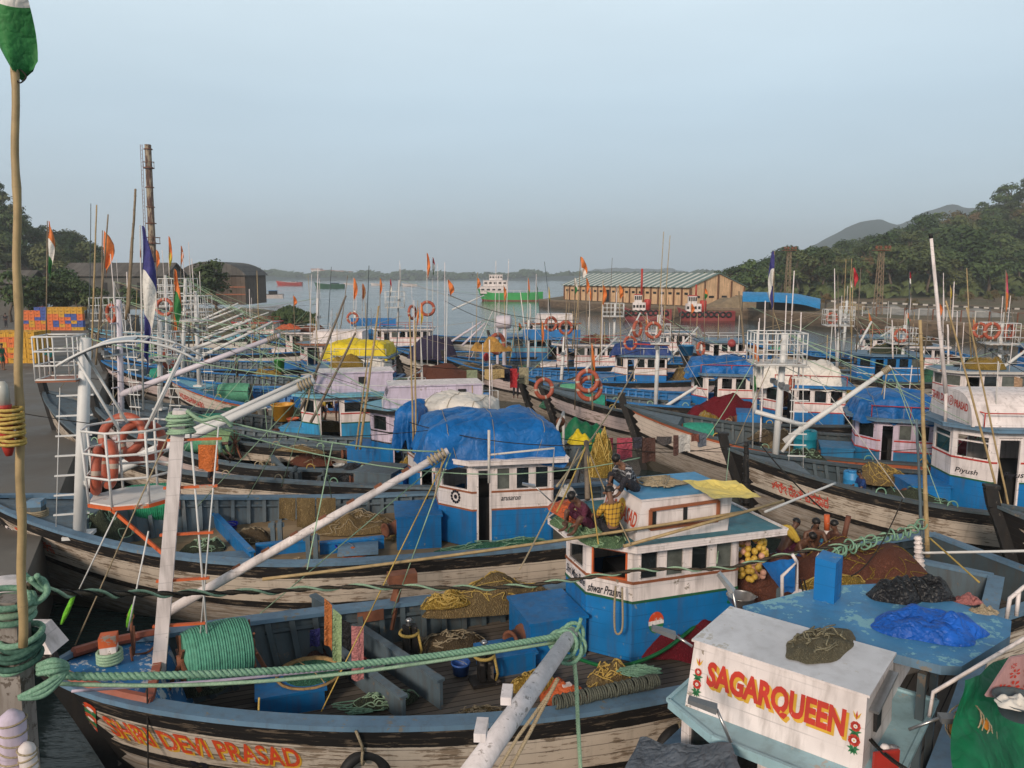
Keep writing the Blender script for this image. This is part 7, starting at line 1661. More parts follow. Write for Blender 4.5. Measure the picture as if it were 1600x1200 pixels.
# ================= nets, heaps, gear =================
def onb(B, x, y, z): return at_h(x, y, z)
for a in [
 (B1, 'net_heap', (1205, 935, 1.25), 2.1, 1.35, .95, NETR, 'rust red net heaped behind the blue wheelhouse of the nearest boat', 'net', 1, .25, 30, NETR),
 (B1, 'net_heap', (1072, 1000, 1.0), 1.1, .95, .42, NETC, 'dark red net spilling beside the near corner of the blue wheelhouse', 'net', 2, .35, 22, NETR, 4),
 (B1, 'net_heap', (1345, 905, 1.7), 1.7, 1.0, .8, NETR, 'rust red net under the bathing men', 'net', 3, .25, 16, NETY),
 (B1, 'net_heap', (1310, 925, 1.95), .8, .5, .3, NETY, 'yellow brown net behind the blue vent trunk', 'net', 33, .25, 26, ROPEY),
 (B1, 'net_heap', (760, 945, 1.35), 1.5, .5, .5, NETT, 'tan net bundle along the far rail of the nearest boat', 'net', 4, .35, 24, ROPEY),
 (B1, 'net_heap', (700, 943, 1.58), .55, .25, .22, NETY, 'yellow net hanging over the far rail by the rust roller', 'net', 5, .4, 40, ROPEY),
 (B1, 'net_heap', (315, 1068, 1.2), .55, .42, .55, NETD, 'dark green rope heap below the green drum on the nearest boat', 'rope heap', 6, .3, 40, ropem('olive_line', (.09, .15, .09), (.18, .26, .17))),
 (B1, 'net_heap', (955, 1062, 1.15), .5, .3, .25, NETT, 'tan net pile beside the wrapped rail', 'net', 7, .4, 24, ROPEY),
 (B2, 'net_heap', (800, 858, 1.15), 2.0, .38, .22, NETG, 'teal net laid along the deck before the blue wheelhouse door', 'net', 8, .4, 24, ROPEG),
 (B2, 'net_heap', (560, 826, 1.0), 1.2, .6, .38, NETT, 'tan net spread below the far bulwark of the tan deck', 'net', 9, .35, 24, ROPET),
 (B2, 'net_heap', (395, 842, 1.0), .5, .4, .3, NETB, 'brown rope heap beside the blue hatch of the tan deck', 'rope heap', 10, .35, 14, ROPET),
 (B2, 'net_heap', (160, 838, 1.6), .7, .45, .6, NETD, 'dark olive rope heap beside the green drum of the second boat', 'rope heap', 11, .35, 30, ROPEL),
 (B3, 'net_heap', (560, 752, 1.05), 1.6, .8, .55, TARPK, 'black plastic sheet heaped on the grey deck', 'plastic sheet', 12, .4, 0, None),
 (B3, 'net_heap', (470, 705, 1.6), 1.0, .25, .2, NETT, 'tan net along the grey bulwark rail', 'net', 13, .4, 12, ROPET),
 (B4, 'net_heap', (500, 672, 1.4), 1.6, .35, .35, NETT, 'tan net hung along the brown rail left of the lavender house', 'net', 14, .4, 14, ROPET),
 (D1, 'net_heap', (1375, 752, 1.3), .9, .6, .6, NETT, 'tan net heap right of the man in blue on the long worn hull', 'net', 15, .3, 30, ROPEY),
 (D1, 'net_heap', (1430, 790, 1.1), 1.3, .7, .5, NETD, 'dark net heap on the deck before the blue wheelhouse, right', 'net', 16, .4, 20, ROPEG),
 (D1, 'net_heap', (1255, 720, 1.6), .8, .5, .4, NETD, 'dark rope heap at the foot of the tall lookout mast', 'rope heap', 17, .4, 20, ROPEL),
 (D2, 'net_heap', (1450, 715, 1.0), 2.3, 1.2, 1.05, TARPR, 'bright red net cover heaped behind the low wheelhouse', 'net', 18, .3, 0, None),
 (D2, 'net_heap', (1220, 690, 1.3), 1.2, .6, .45, NETB, 'brown net heap beside the teal barrel', 'net', 19, .4, 10, ROPET),
 (D5, 'net_heap', (1130, 650, 1.1), 1.9, 1.0, 1.0, NETC, 'crimson net heap between two blue wheelhouses', 'net', 20, .3, 6, NETC),
 (D5, 'net_heap', (1310, 640, 1.4), 1.6, .9, .9, NETY, 'ochre net heap behind the creased blue tarpaulin', 'net', 21, .3, 10, ROPEY),
 (D5, 'net_heap', (1370, 650, 1.6), 1.5, .9, .9, NETC, 'pinkish red net heap behind the creased blue tarpaulin', 'net', 22, .3, 4, NETC),
 (D4, 'net_heap', (872, 636, .95), 1.2, .7, .7, NETG, 'green net heap left of the brown double lifebuoys', 'net', 23, .4, 10, ROPEG),
 (B3, 'net_heap', (912, 700, 1.0), 1.2, .8, 1.0, TARPG, 'dark green tarpaulin heap right of the biggest blue tarpaulin', 'tarpaulin', 24, .3, 0, None, 3),
 (B2, 'net_heap', (905, 692, 2.2),   .45, .35, .4, TARPY, 'small bright yellow cloth bundle right of the biggest blue tarpaulin', 'cloth', 25, .3, 0, None),
 (D6, 'net_heap', (680, 560, 2.0), 1.9, 1.2, 1.7, NETP, 'purple net bundled high at the centre left masts', 'net', 26, .3, 14, ROPEK),
 (D7, 'net_heap', (690, 590, 1.8), 2.0, 1.0, .8, NETR, 'rust red net heap below the purple net', 'net', 27, .3, 8, NETR),
 (D7, 'net_heap', (760, 590, 1.4), 3.4, 1.0, .9, NETB, 'long brown net heap before the far blue wheelhouse', 'net', 28, .3, 20, ROPET),
 (D7, 'cloth_heap', (766, 548, 3.15), 1.3, .9, .55, cloth('ochre_cloth', (.50, .27, .06), 4, .6), 'ochre cloth heap on the far blue wheelhouse roof', 'cloth', 29, .7, 0, None, 5),
 (B6, 'net_heap', (420, 590, 1.3), 1.3, .6, .5, NETY, 'ochre net heap on the bright blue deck', 'net', 30, .4, 8, ROPEY),
 (B5, 'net_heap', (400, 655, 1.3), 1.1, .5, .4, NETB, 'brown net heap on the deck left of the orange bucket', 'net', 34, .4, 10, ROPET),
 (B9, 'net_heap', (452, 514, 3.5), 1.3, .7, .4, cloth('orange_raft', (.55, .12, .05), 4, .7), 'orange raft cover on the far white wheelhouse', 'raft', 31, .3, 0, None),
 (B3, 'net_heap', (360, 648, 1.6), .9, .5, .4, NETG, 'green rope heap behind the white double boom', 'rope heap', 32, .4, 20, ROPEG),
]:
    B, nm, (x, y, z), rx, ry, h, mt, lb, cat, sd, rg, tg, tm = a[:13]
    mound(nm, at_h(x, y, z), rx, ry, h, mt, lb, cat, None, B.yaw, sd, rg, None, tg, tm, a[13] if len(a) > 13 else 2.3)
# things on the roof of B1
rz = B1.zt+.02
mound('net_heap', B1.wor((B1.cab[0]+.20, B1.cab[1]-.2, rz)), .62, 1.15, .30, strands('roof_green_rope', (.08, .16, .08), (.28, .42, .22), 12), 'green rope heap on the front edge of the roof with three men', 'rope heap', None, B1.yaw, 61, .3, None, 60, ropem('roof_line', (.16, .28, .16), (.34, .46, .28)))
mound('orange_sheet', B1.wor((B1.cab[0]+.02, B1.cab[1]+.25, rz+.18)), .38, .85, .14, cloth('orange_plastic_sheet', (.72, .14, .03), 4, .6, .55, .8), 'crumpled orange sheet on the roof with three men', 'sheet', None, B1.yaw, 62, .45)
mound('net_heap', B1.wor(B1.h(940, 742, 3.6)), .3, .3, .9, NETY, 'yellow rope hank hanging left of the man in dark plaid', 'rope heap', None, 0, 63, .3, None, 50, ROPEY)
m = MB(); m.tube([B1.wor(B1.h(918, 780, 3.9)), at_Y(916, 690, 15)], .05, 8); tag(m.build('post', [POLEG]), 'grey post bound with yellow lines behind the men on the roof', 'post')
def awning(label, P, mat, nu=10, sagv=.12, name='awning'):
    m = MB(); A0, A1, B0, B1_ = [V(p) for p in P]; m.grid(lambda u, v: A0.lerp(A1, u).lerp(B0.lerp(B1_, u), v)-V((0, 0, sagv*math.sin(PI*u)*math.sin(PI*v)-.04*nz((u*5, v*5, 0), 1, 3))), nu, nu, 0, True); return tag(m.build(name, [mat]), label, 'awning')
awning('pale yellow awning spread behind the little blue roof', (at_Y(1066, 750, 14.0), at_Y(1150, 751, 14.3), at_Y(1112, 778, 13.1), at_Y(1190, 777, 13.6)), TARPS, 14, .08)
yz = thing('x', None, None) if False else None
m = MB(); m.tube([B1.wor((B1.cab[0]+.2, B1.cab[1]-1.6, rz+.1)), B1.wor((B1.cab[0]+3.6, B1.cab[1]-1.45, rz+.55))], .03, 7); tag(m.build('bamboo_pole', [BAMB]), 'bamboo pole lashed along the near roof edge of the boat with three men', 'pole')
m = MB(); q = B1.wor((B1.house[0]+1 if hasattr(B1, 'house') else hn.x+1, hy, z1+.0)) if False else None
m = MB()
for i in range(10): m.tube(smooth_path([B1.wor((hn.x+.5+rnd.uniform(0, 1), hy+rnd.uniform(-.3, .6), B1.zt+.80+.02*rnd.random())) for j in range(4)], 5), .02, 5)
tag(m.build('rope_tangle', [ROPET]), 'tan ropes lying on the little blue roof beside the yellow awning', 'rope')
# balls of floats in a net bag, pans, bags
e = thing('float_bag', 'net bag full of yellow and pink floats hanging under the roof edge', 'float bag', at_Y(1175, 872, 14.6)); m = MB(); q = random.Random(2)
for i in range(80):
    a = q.uniform(0, 6.3); z_ = q.uniform(-.45, .55); r = .26*math.sqrt(max(.05, 1-(z_/.65)**2)); m.ell((r*math.cos(a), r*math.sin(a)*.8, z_), (.065, .065, .065), q.choice((0, 0, 1)), None, 8, 6)
m.build('floats', [plain('yellow_float', (.55, .36, .06), .5, .25), plain('pink_float', (.55, .30, .22), .5, .25)], e)
e = thing('cooking_pan', 'shallow steel pan on the red net behind the blue wheelhouse', 'pan', at_h(1157, 945, 1.9)); m = MB(); m.lathe([(.16, 0), (.24, .1), (.25, .18), (.27, .19), (.24, .17), (.16, .03), (.001, .02)], 20, (0, 0, 0), 0, None, True, False); m.build('pan_body', [ALU], e); m = MB(); m.torus((.27, 0, .16), .04, .008, None, 10, 5); m.build('handle', [ALU], e)
mound('tarp_bundle', A.wor(A.loc(at_h(1452, 985, TOPA-.04))), .72, .40, .20, cloth('crumpled_blue_sheet', (.012, .13, .60), 2.6, .5, .5, .6), 'crumpled royal blue sheet on the flaking blue roof', 'sheet', None, R(-8), 64, .5, None, 0, None, 4.5, 72, 26)
for x, y, sd, lb in ((1400, 930, 65, 'black bag tied at the neck behind the royal blue sheet, left one'), (1448, 926, 66, 'black bag tied at the neck behind the royal blue sheet, right one')): mound('black_bag', A.wor(A.loc(at_h(x, y+3, TOPA-.04))), .38, .26, .30, TARPK, lb, 'bag', None, 0, sd, .3)
mound('net_heap', at_h(1283, 1008, TOPA+.05), .62, .30, .10, strands('drab_net', (.14, .12, .075), (.26, .24, .16), 22), 'drab olive net thrown over the flaking white roof', 'net', None, R(38), 67, .45, None, 14, ropem('drab_line', (.13, .12, .08), (.24, .22, .15)), 2.5, 50)
for x, y, mt, lb, sd in ((1520, 918, cloth('pink_rag', (.45, .17, .16), 8, .6), 'pink rag tied at the far edge of the flaking blue roof', 68), (1545, 935, cloth('cream_rag', (.45, .36, .24), 8, .6), 'cream rag tied at the far edge of the flaking blue roof', 69)): mound('rag', at_h(x-8, y+22, TOPA-.06), .20, .12, .09, mt, lb, 'rag', None, 0, sd, .6)
awning('blue sheet hung between white rails before the bathing men', (at_Y(1190, 880, 13.2), at_Y(1245, 872, 13.4), at_Y(1222, 925, 12.6), at_Y(1243, 925, 12.9)), TARPB, 8, .1, 'hung_sheet')
# green sheet and placard right of A, grey tarp below
SG = [at_Y(1640, 1000, 8.6), at_Y(1500, 1062, 7.4), at_Y(1640, 1290, 7.0), at_Y(1485, 1290, 6.4)]
m = MB(); m.grid(lambda u, v: SG[0].lerp(SG[1], u).lerp(SG[2].lerp(SG[3], u), v)+V((0, 0, .10*math.sin(9*u+2*v)*v))+V((.05*nz((u*4, v*4, 0), 1, 1), .15*nz((u*3, v*3, 0), 1, 4), .06*nz((u*7, v*7, 0), 1, 2))), 24, 24, 0, True); tag(m.build('tarpaulin', [TARPG]), 'dark green tarpaulin hanging at the lower right edge', 'tarpaulin')
e = thing('painted_placard', 'pinkish board painted with red scrolls on the dark green tarpaulin', 'board', at_Y(1560, 1085, 6.7)); c0 = e.location.copy(); PB = [at_Y(x, y, 6.7) for x, y in ((1538, 1086), (1640, 1095), (1660, 1010), (1577, 1026))]; m = MB(); m.hexa([p-c0 for p in PB]+[p-c0-V((0, .03, 0)) for p in PB]); m.build('board', [paint('pink_board', (.42, .24, .24), .1, (.3, .25, .2))], e)
m = MB(); bf = lambda u, v: PB[0].lerp(PB[1], u).lerp(PB[3].lerp(PB[2], u), v)-c0-V((0, .045, 0))
for u, v, r in ((.12, .25, .09), (.3, .3, .12), (.22, .6, .1), (.45, .65, .11), (.5, .25, .08), (.65, .5, .13), (.12, .8, .06), (.38, .9, .06)):
    for k in range(6): a = k*PI/3; m.add([bf(u+r*.9*math.cos(a+d)*q_, v+r*1.3*math.sin(a+d)*q_) for d, q_ in ((0, .25), (-.3, .75), (0, 1), (.3, .75))], [(0, 1, 2, 3)], 0)
m.build('painted_scrolls', [REDLET], e, False)
m = MB(); GT = [at_Y(1000, 1154, 8.9), at_Y(1142, 1160, 7.9), at_Y(930, 1290, 7.4), at_Y(1190, 1290, 6.6)]
m.grid(lambda u, v: GT[0].lerp(GT[1], u).lerp(GT[2].lerp(GT[3], u), v)+V((0, 0, .06*nz((u*5, v*5, 0), 1, 7)-.05*math.sin(PI*u)*(1-v)+.04*math.sin(16*u)*v)), 24, 24, 0, True); tag(m.build('tarpaulin', [TARPD]), 'slate grey tarpaulin stretched before the red-lettered wheelhouse', 'tarpaulin')
float_('orange drum float lying on the green tarpaulin', (1500, 1120), (1530, 1160), 7.4, .2, plain('orange_drum', (.62, .24, .03), .5, .25))
e = thing('fish_tub', 'dark tub with white rag at the lower right edge', 'tub', at_Y(1590, 1118, 6.4)); m = MB(); m.lathe([(.14, 0), (.2, .16), (.21, .16), (.19, .14), (.001, .02)], 16, (0, 0, 0), 0, None, True, False); m.build('tub', [DGREY], e); mound('rag', V((-.06, -.05, .14)), .17, .12, .07, TARPW, None, None, None, 0, 5, .5, e)
tyre(B1.wor(B1.hp(4.15, .78, -1, .12)), B1.Mw @ V((.1, -1, .12)), .30, 'black tyre hanging over the end of the red hull letters', B1.wor(B1.hp(4.1, 0, -1, .08)))
q = B1.h(966, 1128, 1.2); tyre(B1.wor(B1.hp(9.0, .85, -1, .14)), B1.Mw @ V((.05, -1, .1)), .34, 'black tyre hanging below the wrapped rail near the boom', B1.wor(B1.hp(9.0, 0, -1, .08)))
# baskets, buckets, clothes on the near deck
bucket(at_h(424, 1022, .97), .27, .30, plain('blue_plastic', (.02, .09, .33), .4, .2), 'blue basin with green rim beside the green drum', 'basin', 'basin', cloth('red_stuff', (.28, .07, .06), 9, .5), plain('green_plastic', (.01, .22, .09), .4))
bucket(at_h(484, 1068, 1.12), .44, .22, plain('cane_basket', (.30, .19, .08), .8, .35, 20), 'wide cane basket heaped with teal net on the nearest deck', 'basket', 'basket', NETG, BAMB)
bucket(at_h(545, 862, .98), .27, .20, plain('royal_blue_plastic', (.02, .03, .38), .4, .2), 'royal blue basin on the tan deck', 'basin', 'basin', None, ALU); mound('orange_bag', at_h(553, 868, 1.0), .32, .2, .2, cloth('orange_bag_cloth', (.62, .15, .04), 6, .6), 'orange bag with white patch on the tan deck', 'bag', None, 0, 72, .3)
bucket(at_h(360, 826, 1.0), .17, .16, MATS['royal_blue_plastic'], 'small royal blue bowl left on the tan deck', 'bowl', 'bowl', None, ALU)
for x, y, z, r, h, c, lb in ((443, 656, 1.6, .5, .72, (.60, .30, .03), 'large orange tub on the deck behind the white double boom'), (458, 660, 1.6, .26, .2, (.60, .13, .05), 'small orange-red bowl beside the large orange tub'), (410, 651, 1.6, .22, .42, (.6, .6, .58), 'white jerry can left of the large orange tub'), (427, 652, 1.6, .22, .42, (.58, .58, .56), 'second white jerry can beside the large orange tub'), (437, 580, 1.6, .35, .8, (.06, .33, .06), 'lime green bucket before the white wheelhouse'), (1257, 710, 1.2, .42, .95, (.01, .22, .30), 'teal barrel before the low wheelhouse'), (1330, 772, 1.1, .27, .75, (.03, .22, .48), 'sky blue barrel beside the man in blue'), (1072, 555, 3.7, .4, .55, (.03, .20, .40), 'blue tub on the roof above the rumpled blue tarpaulin'), (573, 535, 3.0, .5, 1.0, (.03, .22, .48), 'blue barrel right of the yellow tarpaulin'), (1517, 790, 1.1, .25, .38, (.33, .28, .16), 'tan bucket before the blue wheelhouse at right'), (492, 520, 3., .4, .5, (.4, .12, .06), 'x')):
    if lb == 'x': continue
    mt = plain('plastic_'+lb.split()[0]+str(x), c, .45, .2)
    if 'barrel' in lb: drum_barrel(at_h(x, y, z), r, h, mt, lb)
    else: bucket(at_h(x, y, z), r*.85, h, mt, lb, lb.split()[-1] if False else ('jerry_can' if 'jerry' in lb else 'bucket'), 'jerry can' if 'jerry' in lb else 'bucket')
def hung(label, x0, x1, y0, y1, Y, mat, cat='laundry', seed=0, group='laundry on the lines', skew=0., Y2=None):
    m = MB(); a, b_, c, d = at_Y(x0, y0, Y), at_Y(x1, y0+skew, Y2 or Y), at_Y(x0, y1, Y), at_Y(x1, y1+skew, Y2 or Y); w = (b_-a).length
    m.grid(lambda u, v: a.lerp(b_, u).lerp(c.lerp(d, u), v)+V((0, .10*w*math.sin(6*u+seed)*(.3+v), .05*w*math.sin(5*u+seed)*v)), 10, 10, 0, True); return tag(m.build('hanging_cloth', [mat]), label, cat, group)
CL = lambda n, c: cloth('laundry_'+n, c, 7, .65)
for x0, x1, y0, y1, Y, n, c, lb, sk in ((507, 519, 934, 1005, 12.6, 'orange', (.60, .20, .06), 'orange towel of the pair hung over the deck boards', 12), (520, 534, 950, 1030, 12.5, 'mint', (.36, .50, .26), 'mint green towel hung beside the orange one', 12), (535, 547, 968, 1010, 12.4, 'black', (.015, .015, .018), 'black cloth hung between mint and pink towels', 5), (549, 568, 978, 1062, 12.0, 'pink', (.50, .20, .20), 'long pink towel hung over the nearest deck', 1), (484, 500, 985, 1012, 12.9, 'navy', (.03, .03, .16), 'navy and red rag over the deck board', -4),
 (944, 958, 684, 704, 18.2, 'maroon', (.20, .03, .05), 'maroon shirt at the left end of the clothes line', 0), (964, 988, 684, 716, 18.3, 'rose', (.48, .08, .12), 'rose checked cloth on the clothes line above the dark plaid man', 0), (989, 1003, 683, 700, 18.4, 'slate', (.05, .05, .07), 'slate cloth right of the rose checked cloth', 0), (1003, 1024, 684, 722, 18.5, 'brown', (.10, .05, .04), 'brown cloth on the clothes line', 0), (1026, 1050, 682, 694, 18.6, 'dotted', (.09, .08, .08), 'dark dotted short cloth on the clothes line', 0), (1052, 1060, 680, 712, 18.7, 'umber', (.12, .06, .05), 'narrow umber cloth on the clothes line', 0), (1060, 1078, 679, 706, 18.8, 'white', (.60, .58, .55), 'white vest on the clothes line', 0), (1080, 1092, 678, 690, 18.9, 'rust', (.20, .07, .05), 'short rust cloth right of the white vest', 0), (1090, 1104, 677, 698, 19, 'grey', (.14, .16, .20), 'grey shorts at the right end of the clothes line', 0),
 (729, 746, 578, 606, 31, 'sage', (.28, .32, .20), 'sage towel behind the cream tarpaulin', 0), (757, 788, 577, 592, 31.5, 'sand', (.50, .36, .16), 'sand yellow cloth behind the cream tarpaulin', 0), (786, 797, 576, 596, 32, 'ink', (.015, .015, .03), 'ink black shirt right of the sand yellow cloth', 0), (797, 808, 576, 606, 32.2, 'scarlet', (.48, .03, .04), 'scarlet shirt right of the sand yellow cloth', 0), (811, 826, 574, 600, 33, 'khaki', (.38, .34, .22), 'khaki towel right of the scarlet shirt', 0), (309, 340, 695, 735, 21.5, 'flame', (.65, .17, .04), 'flame orange cloth over the olive drum', 0), (1585, 1598, 588, 612, 30, 'peach', (.50, .32, .20), 'peach cloth at the right edge', 4)):
    hung(lb, x0, x1, y0, y1, Y, CL(n, c), 'laundry', x0, None, sk)
for (a, b_), lb in ((((118, 925), (96, 975)), 'lime green rag on the left stay of the nearest bow'), (((207, 945), (199, 980)), 'lime green rag on the stay beside the nearest anchor'), (((250, 995), (252, 1050)), 'lime green rag tied to the nearest mast')):
    Y = 11.1; m = MB(); p, q = at_Y(*a, Y), at_Y(*b_, Y); m.tube([p, p.lerp(q, .3), p.lerp(q, .7), q], [.015, .035, .04, .02], 7); tag(m.build('rag', [LIMEC]), lb, 'rag')
# anchor on the nearest bow
e = thing('anchor', 'rusty grapnel anchor standing behind the orange-topped bollard', 'anchor', B1.wor((1.0, .42, B1.sh(1.)-.05))); m = MB(); m.tube([(0, 0, 0), (0, 0, .62)], .025, 7); m.torus((0, 0, .66), .05, .012, Matrix.Rotation(PI/2, 3, 'X'), 12, 5); m.build('shank', [RUST], e); m = MB()
for k in range(4):
    a = k*PI/2+.4; d = V((math.cos(a), math.sin(a), 0)); m.tube(smooth_path([V((0, 0, .02)), d*.22+V((0, 0, .03)), d*.36+V((0, 0, .2)), d*.38+V((0, 0, .33))], 5), .018, 6)
m.build('flukes', [RUST], e)
# lifebuoys
LB = [((152, 735), 11.6, (-.9, -.4, .1), .35, 'lifebuoy hung edge-on at the left of the nearest crow\'s nest'), ((170, 725), 11.5, (-.75, -.6, .1), .35, 'second lifebuoy pressed beside the edge-on one at the nearest crow\'s nest'), ((192, 680), 12.3, (.1, -1, .5), .35, 'lifebuoy lying behind the rails of the nearest crow\'s nest'), ((222, 690), 12.6, (.5, -.9, .2), .35, 'lifebuoy at the back right of the nearest crow\'s nest'),
 ((257, 480), 36, (0, -1, .1), .40, 'lifebuoy left of the hanging green and orange flag'), ((174, 490), 30, (-.6, -.8, 0), .36, 'lifebuoy among the left masts near the stacked crates'), ((264, 560), 33, (.95, -.2, 0), .42, 'lifebuoy edge-on below the indigo striped flag'), ((551, 497), 58, (.3, -1, 0), .42, 'lifebuoy on the far mast over open water'),
 ((668, 482), 47, (.2, -1, 0), .44, 'lifebuoy on the centre left mast below the orange pennants'), ((644, 488), 47, (.9, -.4, 0), .42, 'thin side-on lifebuoy of the centre left mast'), ((777, 537), 56, (.75, -.7, 0), .75, 'lifebuoy wrapped on the lavender twin posts'), ((861, 506), 50, (.55, -.85, 0), .46, 'left lifebuoy of the pair above the blue boards'), ((884, 512), 50, (.1, -1, 0), .44, 'right lifebuoy of the pair above the blue boards'),
 ((996, 514), 38, (.75, -.6, 0), .40, 'narrow lifebuoy left on the red crossbar mast'), ((1021, 516), 38, (.1, -1, 0), .40, 'round lifebuoy on the red crossbar mast'), ((985, 536), 38.5, (.2, -1, .2), .34, 'lower lifebuoy hung under the red crossbar'), ((918, 595), 31, (.1, -1, .1), .45, 'worn brown lifebuoy, upper of the stacked pair at the centre'), ((921, 607), 31.3, (.05, -1, .0), .50, 'worn brown lifebuoy, lower of the stacked pair at the centre'), ((850, 607), 33, (.4, -.9, .1), .44, 'dark worn lifebuoy left of the stacked pair'),
 ((1300, 497), 54.6, (.1, -1, 0), .40, 'lifebuoy on the slim lookout mast before the quay'), ((1408, 524), 46.9, (0, -1, 0), .42, 'lifebuoy on the lookout cage near the blue side house'), ((1550, 517), 39.4, (0, -1, 0), .42, 'front lifebuoy on the right-edge lookout cage'), ((1577, 518), 39.6, (.5, -.85, 0), .40, 'right lifebuoy on the right-edge lookout cage'), ((1531, 516), 39.8, (-.9, -.4, 0), .38, 'left side-on lifebuoy on the right-edge lookout cage'), ((1237, 600), 24.3, (.8, -.5, 0), .25, 'small lifebuoy on the tall lookout mast'), ((1095, 545), 44, (.7, -.7, 0), .4, 'lifebuoy on a thin mast right of the rumpled tarpaulin')]
for (x, y), Y, n, r, lb in LB: lifebuoy(at_Y(x, y, Y), n, r, lb)
# canvas hung heaps and other far clutter
for x, y, Y, w, h, mt, lb in ((1143, 543, 44, .24, .24, plain('red_ball', (.30, .05, .05), .5), 'red float ball before the stout post'), (760, 565, 52, .22, .3, plain('red_ball2', (.5, .03, .04), .5), 'red float ball on the long brown net heap')):
    m = MB(); m.ell((0, 0, h), (w, w, h), 0); e = thing('float_ball', lb, 'float', at_Y(x, y, Y)); m.build('ball', [mt], e); k = MB(); k.torus((0, 0, 2*h+.05), .07, .02, Matrix.Rotation(PI/2, 3, 'X'), 10, 5); k.build('ring', [ROPET], e)

# ================= crates on the quay =================
def crate_proto(mat):
    e = thing('fish_crate', 'x', 'crate', (0, 0, 0)); m = MB(); w, d, h, t = .62, .44, .36, .03
    for a, s_ in (((0, -d/2, h/2), (w, t, h)), ((0, d/2, h/2), (w, t, h)), ((-w/2, 0, h/2), (t, d-t, h)), ((w/2, 0, h/2), (t, d-t, h)), ((0, 0, .03), (w-t, d-t, .05))): m.box(a, s_)
    o = m.build('crate_shell', [mat], e); k = MB()
    for x in (-.3, -.15, 0, .15, .3): k.box((x*w*1.6, -d/2-.018, h/2), (.03, .02, h*.95))
    k.box((0, -d/2-.02, h-.02), (w+.05, .03, .04)); k.box((w/2+.02, 0, h-.02), (.03, d+.05, .04)); k.box((0, -d/2-.017, h*.72), (.16, .012, .06), 0, 1); k.build('crate_ribs', [mat, DARK], e); return e
CM = {'yellow': plain('yellow_crate', (.52, .28, .02), .5, .2, 3), 'orange': plain('orange_crate', (.60, .14, .03), .5, .2, 3), 'blue': plain('blue_crate', (.04, .08, .30), .5, .2, 3)}
CP = {k: crate_proto(v) for k, v in CM.items()}; cused = set()
def crate(col, loc, rz_, lb, grp):
    e = CP[col] if col not in cused else copy_tree(CP[col]); cused.add(col); e.location = loc; e.rotation_euler = (0, 0, rz_); e['label'] = lb; e['group'] = grp
o0 = at_h(-6, 567, 2.0); o0.z = 2.0
for i in range(5):
    for j in range(4):
        for k in range(6):
            if j > 0 and i < 4 and k < 5: continue
            c = 'yellow' if i >= 3 or k == 5 else rnd.choice(('orange', 'orange', 'orange', 'blue', 'orange')) if rnd.random() < .93 else 'yellow'
            crate(c, o0+V((i*.66+rnd.uniform(-.015, .015), j*.5, k*.365)), rnd.uniform(-.02, .02), c+' fish crate in the nearer crate stack at the left edge of the quay', 'crates of the nearer stack')
o1 = at_h(34, 516, 2.0); o1.z = 2.0; q_ = random.Random(12)
for i in range(11):
    hgt = 6 if i < 3 else 7
    for k in range(hgt):
        for j in range(2 if k >= 6 else 1):
            c = ('orange' if i < 4 else 'yellow') if k >= 5 else ('blue' if i > 7 and q_.random() < .6 else 'orange' if q_.random() < .75 else 'blue' if q_.random() < .4 else 'yellow')
            if 2 < i < 5 and k > 2 and q_.random() < .6: c = 'blue'
            crate(c, o1+V((i*.67, j*.5, k*.368)), q_.uniform(-.03, .03), c+' fish crate in the farther crate stack on the quay', 'crates of the farther stack')
            ch_ = None
mound('quay_wrap', at_h(12, 500, 2.0)+V((0, 8, 0)), 1.2, 1.0, 1.6, cloth('dark_red_cover', (.12, .03, .03), 4, .5), 'dark red covered stack behind the nearer crates', 'cover', None, 0, 80, .2)

# ================= people =================
SKIN = [plain('skin_brown', (.17, .085, .052), .55, .12, 6), plain('skin_dark_brown', (.115, .056, .036), .5, .12, 6)]; HAIR = plain('black_hair', (.008, .007, .007), .5, .2, 20); EYE = plain('eye_dark', (.02, .015, .012), .3)
def plaid(name, c1, c2, sc1=11.):
    m, nt, b = start(name); v = co(nt); sp = nt.nodes.new('ShaderNodeSeparateXYZ'); nt.links.new(v, sp.inputs[0])
    s1 = M_(nt, 'LESS_THAN', M_(nt, 'FRACT', M_(nt, 'MULTIPLY', M_(nt, 'ADD', sp.outputs[0], sp.outputs[1]), sc1)), .28); s2 = M_(nt, 'LESS_THAN', M_(nt, 'FRACT', M_(nt, 'MULTIPLY', sp.outputs[2], sc1)), .28)
    c = mixc(nt, M_(nt, 'MULTIPLY', M_(nt, 'ADD', s1, s2), .5), c1, c2); fin(nt, b, c, .8, noi(nt, v, 12, 3), .5, .02); return m
PL1 = plaid('dark_plaid_shirt', (.02, .022, .03), (.42, .42, .44), 12); PL2 = plaid('yellow_plaid_shirt', (.50, .28, .03), (.06, .03, .015), 12)
